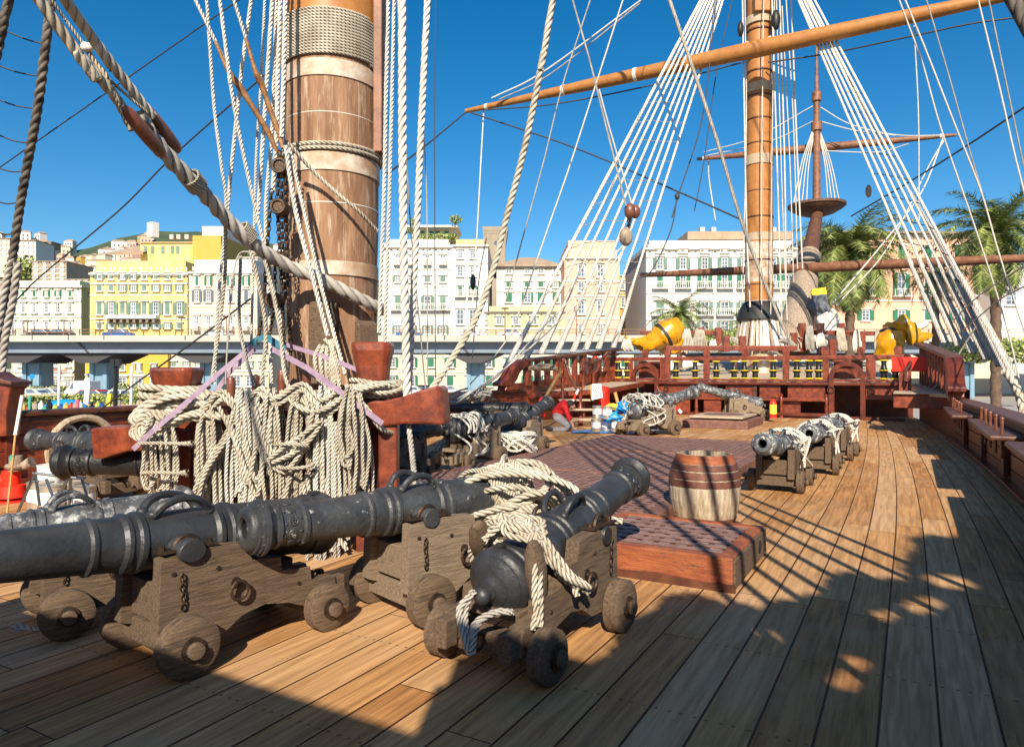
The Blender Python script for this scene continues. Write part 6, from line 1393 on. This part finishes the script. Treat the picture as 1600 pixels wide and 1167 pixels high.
# pair of ring bolts on the rear of the third gun are part of it; ropes over other guns
for i,lab in ((12,'tangled rope heaped over the nearest starboard cannon'),(13,'tangled rope heaped over the middle starboard cannon'),(14,'tangled rope heaped over the farthest starboard cannon'),(10,'rope lashed round the tape wrapped cannon by the paint cans'),(7,'rope hanging beside the blue grey port cannon')):
    g=gun(i); M=g.matrix_basis; rg=random.Random(i); L_=[]
    for k in range(9):
        x=.05-.06*k; L_.append(([M@Vector((x+rg.uniform(-.05,.05),.30*math.cos(a)*rg.uniform(.9,1.1),.60+.22*math.sin(a)*rg.uniform(.85,1.15))) for a in [PI*t/8-.25 for t in range(10)]],.017))
    for k in range(3): L_.append(([M@Vector((rg.uniform(-.5,.15),s_*.30+rg.uniform(-.05,.08),z)) for z,s_ in((.66,-1),(.5,-1),(.30,-1),(.22,-1),(.42,-1),(.72,1),(.6,1),(.3,1))],.017))
    o=ropes('breech_rope',L_,'rope_white',None,False,step=.05); tag(o,lab,'rope','ropes lashed over the cannons')
# starboard guns run on in a heap
hk_=[]
rg=random.Random(44)
for k in range(14):
    a0=rg.uniform(0,6); hk_.append(([Vector((-6.0+.28*math.cos(a0+t*.8)+.1*k/14,10.75+.30*math.sin(a0+t*.8),.12+.35*abs(math.sin(t*.5+k)))) for t in range(9)],.022))
o=ropes('rope_heap',hk_,'rope_white',None,False); tag(o,'pale rope heap between the two port cannons beside the grating','rope')
# dark tackle under the first guns
hk_=[([D(x0+rg.uniform(-8,8),y0+rg.uniform(-6,6),4.3+rg.uniform(-.1,.1)) for x0,y0 in((0,1000),(30,985),(70,990),(100,975),(120,985))],.024) for k in range(4)]
o=ropes('rope',hk_,'rope_grey',None,True); tag(o,'rope lying in the shade under the left cannons at the lower left','rope')
# ---- port side clutter: trestle, tins, red pump, stick ----
def tin(label,px,py,d,r=.11,h=.22,m='tin',grp='paint tins on deck',z=None):
    c=D(px,py,d); t=thing('paint_tin',label,'tin',(c.x,c.y,0 if z is None else z),0,grp)
    b=MB(); b.lathe([(0,0),(0,r),(h*.3,r),(h*.32,r+.004),(h*.35,r),(h,r),(h,r+.006),(h+.012,r+.006),(h+.012,r*.85),(h+.004,r*.8),(h+.004,0)],Matrix.Rotation(-PI/2,4,'Y'),20); b.build('can',m,t)
    b=MB(); b.lathe([(h*.35,r+.002),(h*.8,r+.002)],Matrix.Rotation(-PI/2,4,'Y'),20); b.build('paper_label','paper',t)
    b=MB(); b.torus((0,0,h*.9),r*1.02,.004,'Y',16,5,None,PI,2*PI); b.build('handle','steel',t); return t
tin('tin with white label behind the trestle legs, left one',63,790,7.9,.13,.30); tin('tin behind the trestle legs, second from the left',80,790,7.7,.13,.30); tin('tin behind the trestle legs, third from the left',112,788,7.9,.13,.30); tin('tin nearest the trestle, rightmost of its group',128,786,7.6,.13,.30); tin('white bucket behind the tins at the trestle',78,770,8.3,.13,.34,'white_paint',z=.1)
tr_=world_thing('trestle','steel tube trestle standing behind the left cannons','trestle',G(90,800))
m=MB(); d0=6.9
for a,b in(((55,738),(28,800)),((55,738),(62,790)),((105,748),(85,800)),((72,748),(88,790)),((128,748),(142,796)),((110,748),(108,800))):
    m.cyl(D(a[0],a[1],d0),D(b[0],b[1],d0),.014,.014,8)
m.cyl(D(52,739,d0),D(132,748,d0),.014,.014,8); m.cyl(D(46,752,d0),D(60,752,d0),.01,.01,8); m.build('frame','steel',tr_)
st_=world_thing('brush_pole','long white pole of a brush leaning at the far left','pole',D(12,810,6.6)); m=MB(); m.cyl(D(35,618,6.8),D(24,680,6.7),.018,.018,8); m.build('upper_tube','white_paint',st_); m=MB(); m.cyl(D(24,680,6.7),D(10,812,6.6),.010,.010,8); m.build('lower_stick','deal',st_); m=MB(); m.cyl(D(20,711,6.68),D(18,720,6.68),.02,.02,8); m.build('green_tape','mint',st_)
rd=world_thing('bilge_pump','red painted pump with grey valve at the far left against the bulwark','pump',D(15,760,8.6))
m=MB(); m.cyl(D(18,735,8.5),D(18,790,8.5),.10,.10,16); m.cyl(D(-10,752,8.5),D(18,752,8.5),.08,.08,12); m.cyl(D(18,758,8.4),D(18,776,8.4),.15,.17,16); m.cyl(D(0,772,8.4),D(14,768,8.4),.07,.07,12); m.cyl(D(18,780,8.4),D(18,786,8.4),.19,.19,16); m.build('body','red_paint',rd)
m=MB(); m.cyl(D(25,712,8.4),D(25,735,8.4),.07,.08,12); m.torus((0,0,0),.09,.03,'Z',14,6,Matrix.Translation(D(25,728,8.4))); m.cyl(D(36,728,8.4),D(50,722,8.4),.05,.07,12); m.build('valve','spar_grey',rd)
# hanging rail pieces at the far left (break of the quarterdeck on the port side)
lf=world_thing('side_rail','curved stepped red rail end in the lower left corner beside the shrouds','ship rail',D(10,640,9.8))
b=MB(); MR=FRm(-40,9.6,0); s9=pxm(9.6); Z9=lambda y:H+(HY-y)*s9
b.prism([(0,Z9(590)),(40*s9,Z9(585)),(55*s9,Z9(592)),(78*s9,Z9(597)),(80*s9,Z9(602)),(72*s9,Z9(608)),(66*s9,Z9(640)),(66*s9,Z9(680)),(0,Z9(680))],-.2,.1,MR); b.build('rail_end','varnish',lf,.02)
b=MB(); b.prism([(0,Z9(583)),(44*s9,Z9(581)),(58*s9,Z9(590)),(80*s9,Z9(596)),(80*s9,Z9(601)),(54*s9,Z9(597)),(40*s9,Z9(590)),(0,Z9(592))],-.28,.14,MR); b.build('cap_rail','rail_wood',lf,.012)
# stick and ropes amid port side
m=MB(); m.cyl(D(876,580,20.6),D(832,655,17.0),.045,.04,10); o=m.build('wooden_stick','deal'); tag(o,'long bare wooden stick leaning on the gangway rail above the worker','stick')
L_=[]; rg=random.Random(77)
for k in range(12):
    c=D(rg.uniform(718,752),rg.uniform(612,622),13.5+rg.uniform(-.4,.4)); L_.append(([c+Vector((.30*math.cos(t*.9+k),.22*math.sin(t*.9+k),.07*math.sin(t*1.3+k)+(-.01*t))) for t in range(8)],.018))
o=ropes('rope_heap',L_,'rope_grey',None,False); tag(o,'grey tangled rope on the port bulwark rail right of the rack','rope')
pr_=YP(757,604,0) if 0 else XP(757,612,XC-wid(14)+.05)
for px in(757,): m=MB(); m.cyl(D(757,612,18.2),D(757,603,18.2),.05,.05,8); o=m.build('marker_stick','yellow_band'); tag(o,'short orange stick upright on the port bulwark','stick')
# fire extinguishers
def ext(label,px,py,d,h,body='red_paint'):
    c=D(px,py,d); t=thing('fire_extinguisher',label,'fire extinguisher',c,0,None); r=h*.17
    b=MB(); b.lathe([(-h*.5,0),(-h*.5,r),(h*.26,r),(h*.36,r*.6),(h*.40,r*.35),(h*.44,r*.35),(h*.44,0)],Matrix.Rotation(-PI/2,4,'Y'),16); b.build('cylinder',body,t)
    b=MB(); b.lathe([(-h*.30,r+.003),(h*.16,r+.003)],Matrix.Rotation(-PI/2,4,'Y'),16); b.build('yellow_label','label_yellow',t)
    b=MB(); b.box((0,0,h*.5),(r*1.6,.03,.03)); b.tube([(0,0,h*.46),(r*1.4,0,h*.44),(r*1.6,0,h*.2),(r*1.5,0,-h*.1)],.012,6,step=.03); b.build('handle','black_paint',t); t.rotation_euler=(0,0,TH)
ext('red fire extinguisher with yellow label hanging at the tail of the pale forecastle cannon',1208,637,21.6,.62); ext('small red and yellow fire extinguisher behind the raised cannon near the worker',847,634,18.6,.55)
m=MB(); m.sphere(tuple(D(794,650,16.0)),.12,10,8,None,(1,.5,1)); o=m.build('yellow_tag','yellow_band'); tag(o,'yellow round plug under the cannon at the port side','plug')
m=MB(); m.torus((0,0,0),.36,.05,'X',20,8,Matrix.Translation(XP(800,628,XC-5.83))); o=m.build('port_rim','wall_yellow'); tag(o,'yellow rim of the round port beside the gangway','port rim')
# paint cans on a blue sheet, papers, planks by the gangway
c=D(954,671,17.9)
m=MB(); sh=[]; 
for i in range(9):
    for j in range(5): sh.append((-1.0+i*.25,-.4+j*.2,.02+.02*math.sin(i*2+j)+(.12 if i>6 else 0)*((i-6)/2)))
fs=[(i*5+j,(i+1)*5+j,(i+1)*5+j+1,i*5+j+1) for i in range(8) for j in range(4)]
Mx=Matrix.Translation((c.x,c.y,0))@Matrix.Rotation(TH,4,'Z'); m.add(sh,fs,True,Mx); m.add([(a,b,z-.012) for a,b,z in sh],[f[::-1] for f in fs],True,Mx); o=m.build('plastic_sheet','blue_plastic'); tag(o,'blue plastic sheet on the deck under the paint cans','sheet')
for k,(px,py,zz,lb) in enumerate(((931,667,.04,'bottom left'),(947,667,.04,'bottom centre'),(963,668,.04,'bottom right'),(933,640,.36,'upper left'),(949,642,.36,'upper right'))): tin('pale paint can by the red striped cannon, '+lb+' of the stack',px,py,17.6+.3*(k%2),.12,.30,'tin',z=zz,grp='paint cans stacked on the blue sheet')
def crump(label,px,py,d,r,m_,seed,sc=(1.4,1,.7)):
    rg=random.Random(seed); b=MB(); vs=[];fs=[];n=16;mm_=10
    for j in range(mm_+1):
        p=PI*j/mm_
        for i in range(n):
            t=2*PI*i/n; v=Vector((math.sin(p)*math.cos(t),math.sin(p)*math.sin(t),math.cos(p))); q=r*(.8+.5*noise.noise(v*2.2+Vector((seed,0,0)))+.2*noise.noise(v*6)); vs.append(v*q)
    for j in range(mm_):
        for i in range(n): fs.append((j*n+i,(j+1)*n+i,(j+1)*n+(i+1)%n,j*n+(i+1)%n))
    cc=D(px,py,d); b.add(vs,fs,False,Matrix.Translation(cc)@Matrix.Diagonal((sc[0],sc[1],sc[2],1))); o=b.build('crumpled_sheet',m_); tag(o,label,'sheet'); return o
crump('crumpled blue plastic bag in front of the upper cans',957,652,17.6,.22,'blue_plastic',1); crump('crumpled blue plastic bag on top right of the cans',976,636,18.2,.22,'blue_plastic',2,(1.2,1,.9)); crump('yellow cloth lying on the cans',955,636,18.4,.16,'label_yellow',3); crump('grey tarpaulin lump at the breech of the taped cannon',1003,668,17.2,.3,'rope_grey' if 0 else 'canvas_dark',4,(1.6,1,.5)); crump('sacking draped on the curved port side rail',848,574,21.4,.3,'cask_wood',6,(2.0,.8,.45))
m=MB(); m.cyl(D(968,640,19.6),D(961,613,19.6),.045,.05,8); o=m.build('wooden_paddle','deal'); tag(o,'pale wooden paddle handle standing behind the paint cans','paddle')
m=MB(); c=D(943,625,20.5); m.lathe([(-.45,0),(-.45,.18),(.35,.18),(.4,.1),(.4,0)],Matrix.Translation(c)@Matrix.Rotation(-PI/2,4,'Y'),16); o=m.build('red_drum','red_paint'); tag(o,'bright red drum behind the white notice','drum')
nb=world_thing('notice_board','white handwritten notice on a small board hung beside the gangway','notice',D(932,613,19.9)); s5=pxm(19.8); Mn=FRm(922,19.8,0); Zn=lambda y:H+(HY-y)*s5
m=MB(); m.prism([(0,Zn(601)),(17*s5,Zn(600)),(19*s5,Zn(622)),(2*s5,Zn(625))],.02,.05,Mn); m.build('board','deal',nb)
m=MB(); m.prism([(3*s5,Zn(600)),(17*s5,Zn(599)),(20*s5,Zn(621)),(3*s5,Zn(625))],-.01,.005,Mn); m.build('paper','paper',nb)
m=MB()
for r_ in range(6):
    for w_ in range(3):
        x=(5+w_*4+(r_%2))*s5; m.box((x,-.018,Zn(603+r_*3)),(2.6*s5,.006,.9*s5),Mn)
m.build('handwriting','ink',nb)
# barrier tape
def tape(label,pts,r=.03):
    P=crs([D(*p) for p in pts],.12); b=MB()
    for i in range(len(P)-1):
        b.mi=(i//2)%2; b.beam(P[i],P[i+1],.012,.07)
    o=b.build('barrier_tape',['paper','red_paint']); tag(o,label,'tape','red and white barrier tape')
tape('red and white tape from the left arched doorway down to the taped cannon',[(1027,606,24.5),(1040,625,21.5),(1052,636,18.8)]); tape('red and white tape lying over the muzzle of the taped cannon',[(1038,636,17.4),(1055,636,17.3),(1065,645,17.2)]); tape('red and white tape end at the gangway handrail',[(904,608,20),(898,620,19.9),(893,632,19.8)])
tape('red and white tape tied on the port side rail',[(917,556,24.6),(930,558,24.7),(940,557,24.8)])
# second person glimpsed in the dark opening under the forecastle is too dark to read; ropes and bundles on the forecastle
def vinyl(label,pts,rad,straps):
    t=world_thing('wrapped_anchor',label,'covered anchor',D(*pts[0])); P=crs([D(*p) for p in pts],.12); r=np.interp(np.linspace(0,1,len(P)),np.linspace(0,1,len(rad)),rad)
    r=np.array([.88*x*(1+.05*math.sin(i*1.9)) for i,x in enumerate(r)]); v,f,u=tubearr(P,r,22,0); v=np.array([Vector(a)+Vector((1,.6,1))*(.16*noise.noise(Vector(a)*2.6)+.07*noise.noise(Vector(a)*7))+Vector((0,0,.035*math.sin((i%22)*1.43+i/22*.25))) for i,a in enumerate(v)]); b=MB(); b.add(v.tolist(),f.tolist(),True); b.add([tuple(x) for x in v[:22]],[list(range(22))],True); b.add([tuple(x) for x in v[-22:]],[list(range(22))],True); b.build('vinyl_cover','yellow_vinyl',t)
    for k in straps:
        i=int(k*(len(P)-1)); i=max(1,min(len(P)-2,i)); ax=Vector(P[i+1]-P[i-1]).normalized(); c=Vector(P[i]); y=ax.orthogonal().normalized(); M=Matrix((ax,y,ax.cross(y))).transposed().to_4x4(); M.translation=c; b=MB(); b.lathe([(-.055,r[i]*.98),(-.055,r[i]*1.07),(.055,r[i]*1.07),(.055,r[i]*.98)],M,22); b.build('strap','black_strap',t)
    return t
vinyl('shiny yellow vinyl wrapped bundle with black straps, left on the forecastle',[(976,528,27.5),(990,533,27.4),(1008,537,27.3),(1025,532,27.2),(1040,523,27.2),(1052,516,27.3),(1062,512,27.4)],[.12,.20,.30,.42,.60,.62,.35],(.66,))
vinyl('shiny yellow vinyl wrapped bundle hanging down, left on the forecastle by the ropes',[(1050,514,27.5),(1052,530,27.4),(1050,550,27.3)],[.35,.45,.4],())
vinyl('golden yellow vinyl wrapped bundle with black straps, right on the forecastle',[(1392,505,23.5),(1392,520,23.4),(1392,538,23.3),(1394,556,23.3)],[.2,.42,.5,.48],(.3,))
vinyl('curled yellow vinyl wrapped stock pointing right, right on the forecastle',[(1398,505,23.2),(1412,512,23.1),(1425,523,23.0),(1440,527,23.0),(1452,519,23.0)],[.22,.30,.28,.24,.14],())
tk=[(1448,505,23),(1436,512,23),(1424,510,23),(1412,500,23)]; o=ropes('white_roll',[([D(*p) for p in tk],.10)],'canvas_white'); tag(o,'white canvas roll curled over the right yellow bundle','canvas')
# forecastle pin rail with coils
pr2=world_thing('pin_rail','red pin rail with posts behind the forecastle front, hung with pale coils','pin rail',D(1200,545,29))
for (xa,xb_,y,d) in((1000,1130,520,30),(1040,1245,544,26.4),(1255,1340,520,29),(1300,1420,521,29)):
    MB().beam(D(xa,y,d),D(xb_,y,d),.16,.18).build('rail','varnish',pr2,.02)
for px,y0,y1,d in((1067,512,555,28.6),(1095,512,545,28.6),(1122,512,545,28.6),(1134,525,550,26.4),(1160,525,550,26.4),(1240,520,550,28),(1253,505,550,28.6),(1282,505,552,28.6),(1314,505,550,28.6),(1346,518,548,28.6),(1378,516,545,28),(1300,530,560,26)):
    MB().beam(D(px,y1,d),D(px,y0,d),.24,.24,up=FW).build('post','varnish',pr2,.02)
cg='pale coils hung along the forecastle'
for k,(a,b,y0,y1,d,m_) in enumerate(((1060,1082,513,553,28.2,'rope_white'),(1083,1104,513,553,28.2,'rope_white'),(1030,1040,530,556,27.9,'rope_white'),(1258,1272,508,550,28.2,'rope_grey'),(1275,1290,520,545,28,'rope_white'),(1305,1322,512,552,28,'rope_white'),(1332,1345,515,552,27.6,'rope_white'),(1366,1378,516,552,27.2,'rope_white'),(1108,1120,530,552,28,'rope_white'),(1212,1252,522,548,28,'rope_white'),(970,988,528,552,27,'rope_white'),(1442,1452,532,556,22.6,'rope_white'))):
    rg=random.Random(k+50); pts=[]
    for q in range(9):
        x=a+(b-a)*(q+.5)/9; pts+=[D((a+b)/2+(x-(a+b)/2)*.6,y0+rg.uniform(0,3),d),D(x,(y0+y1)/2,d-.06),D(x+1,y1-rg.uniform(0,8),d-.05),D(x+2,y1-4,d),D(x+1.5,(y0+y1)/2,d+.03)]
    o=ropes('rope_coil',[(pts,.024)],'rope_cream' if m_=='rope_white' and k%2 else m_,None,False,step=.1); tag(o,'pale rope coil on the forecastle, '+['behind the left yellow bundle','between the yellow bundle and the foremast','left of the yellow bundle knot','grey, at the foot of the bowsprit','below the white cloth','right of the white cloth','left of the right yellow bundle','touching the right yellow bundle','left of the foremast skirt','draped right of the foremast skirt','at the left end of the forecastle rail','right of the right yellow bundle'][k],'rope',cg)
# grey sail bundles, white cloth, dark cloth and flag on the bowsprit
for k,(px,py) in enumerate(((1140,540),(1222,540))):
    rg=random.Random(k); L_=[]
    for q in range(14): L_.append(([D(px-22+q*.6,py+10,27.2),D(px-12+q*.8,py-2-q*.5,27.0),D(px+q*.5,py-8-q*.3,27.0),D(px+14+q*.4,py-2,27.1),D(px+20+q*.5,py+8,27.2)],.05))
    o=ropes('rope_bundle',L_,'rope_grey',None,False,step=.15); tag(o,('left' if k==0 else 'right')+' grey rope bundle draped beside the foremast skirt','rope','grey bundles beside the foremast')
def cloth(label,P,m_,name='cloth',seed=0,amp=.10):
    n=len(P); nu=12; vs=[];fs=[]
    rows=[[D(*a).lerp(D(*b),i/nu) for i in range(nu+1)] for a,b in P]; NR=10; R_=[]
    for k in range(len(rows)-1):
        for j in range(NR): R_.append([rows[k][i].lerp(rows[k+1][i],j/NR) for i in range(nu+1)])
    R_.append(rows[-1])
    for j,r_ in enumerate(R_):
        for i,p in enumerate(r_): p=p+FW*(amp*2.2*noise.noise(Vector((i*.55,j*.13,seed)))+amp*math.sin(i*1.3+j*.2)); vs.append(tuple(p))
    w=nu+1
    for j in range(len(R_)-1):
        for i in range(nu): fs.append((j*w+i,j*w+i+1,(j+1)*w+i+1,(j+1)*w+i))
    b=MB(); b.add(vs,fs,True); o=b.build(name,m_); s_=o.modifiers.new('thick','SOLIDIFY'); s_.thickness=.05; tag(o,label,'cloth'); return o
cloth('white cloth hung over the rail right of the bowsprit foot',[((1276,496,29.5),(1300,482,29.5)),((1276,512,29.4),(1316,505,29.4)),((1284,540,29.3),(1314,538,29.3))],'canvas_white',seed=1)
cloth('dark blue grey cloth tied on the bowsprit above the white cloth',[((1268,462,29.6),(1290,460,29.6)),((1264,480,29.5),(1296,482,29.5)),((1274,495,29.5),(1298,490,29.5))],'canvas_dark',seed=2)
cloth('small yellow cloth above the dark cloth on the bowsprit',[((1268,452,29.7),(1291,449,29.7)),((1268,462,29.7),(1290,461,29.7))],'label_yellow',seed=3,amp=.05)
# ================= THE KNEELING WORKER =================
wk=world_thing('person','kneeling worker in red jacket and grey trousers bending over the deck','person',G(880,672)); 
def skin(name,edges,verts,m_,parent,sub=2):
    me=bpy.data.meshes.new(name); me.from_pydata([tuple(v[0]) for v in verts],edges,[]); o=bpy.data.objects.new(name,me); COL.objects.link(o); o.parent=parent
    sm=o.modifiers.new('skin','SKIN'); sm.use_smooth_shade=True
    for i,v in enumerate(verts): me.skin_vertices[0].data[i].radius=v[1] if isinstance(v[1],tuple) else (v[1],v[1])
    me.skin_vertices[0].data[0].use_root=True
    s_=o.modifiers.new('sub','SUBSURF'); s_.levels=sub; s_.render_levels=sub; me.materials.append(MT[m_]); return o
wd=18.3
def W_(px,py,dd=0): return D(px,py,wd+dd)
# trousers: pelvis, thighs forward-down, shins back on the deck
V=[(W_(868,656),.17),(W_(872,652,-.15),.13),(W_(888,666,-.25),.105),(W_(884,671,-.22),.085),(W_(862,671,-.18),.07),(W_(872,652,.15),.13),(W_(890,665,.22),.105),(W_(885,671,.2),.085),(W_(866,671,.2),.07)]
skin('trousers',[(0,1),(1,2),(2,3),(3,4),(0,5),(5,6),(6,7),(7,8)],V,'grey_cloth',wk)
V=[(W_(868,652),.165),(W_(872,643),.175),(W_(878,636),.19),(W_(884,631),.15),(W_(888,630),.07),(W_(883,635,-.24),.085),(W_(887,648,-.28),.065),(W_(891,658,-.28),.055),(W_(883,634,.24),.085),(W_(888,646,.28),.065),(W_(893,656,.26),.052)]
skin('jacket',[(0,1),(1,2),(2,3),(3,4),(2,5),(5,6),(6,7),(2,8),(8,9),(9,10)],V,'red_cloth',wk)
for e,dd in((-1,-.28),(1,.26)):
    a=W_(892,657,dd); V=[(a,.042),(a+(W_(895,664,dd)-a)*.8,.035),(W_(896,668,dd),.042)]; skin('forearm',[(0,1),(1,2)],V,'skin',wk)
    for f in range(5):
        p=W_(896,668,dd)+RT*(-.03+.016*f)+FW*.0; q=p+RT*(.02+.004*f)-UP*(.035 if f else .02); r_=q+RT*.015-UP*.025; skin('finger',[(0,1),(1,2)],[(p,.011),(q,.010),(r_,.008)],'skin',wk,1)
hc=W_(892,634); hd_=(RT*.75-UP*.45-FW*.15).normalized()
V=[(W_(886,631),.07),(hc-hd_*.02,.095),(hc+hd_*.05,.10),(hc+hd_*.10-UP*.03,.075)]; skin('head',[(0,1),(1,2),(2,3)],V,'skin',wk)
b=MB(); b.sphere((0,0,0),.118,16,12,Matrix.Translation(hc+UP*.03-hd_*.02)@Matrix.Diagonal((1,1,.9,1))); b.build('hair','hair',wk)
b=MB(); b.sphere(tuple(hc+hd_*.14-UP*.05),.02,8,6); b.build('nose','skin',wk)
for e in(-1,1): b=MB(); b.sphere(tuple(hc+hd_*.115+FW*.035*e-UP*.01),.012,8,6); b.build('eye','black_paint',wk); b=MB(); b.sphere(tuple(hc+FW*.10*e-UP*.02),.025,8,6,None,(1,.5,1.3)); b.build('ear','skin',wk)
b=MB(); b.torus((0,0,0),.08,.02,'Z',16,6,Matrix.Translation(W_(886.5,630.5))@Matrix.Rotation(.9,4,'Y')); b.build('white_collar','canvas_white',wk)
for dd in(-.18,.2): b=MB(); b.sphere(tuple(W_(858,670,dd)),.07,10,8,None,(1.6,.8,.8)); b.build('shoe','black_strap',wk)
settle()
bpy.context.view_layer.update()
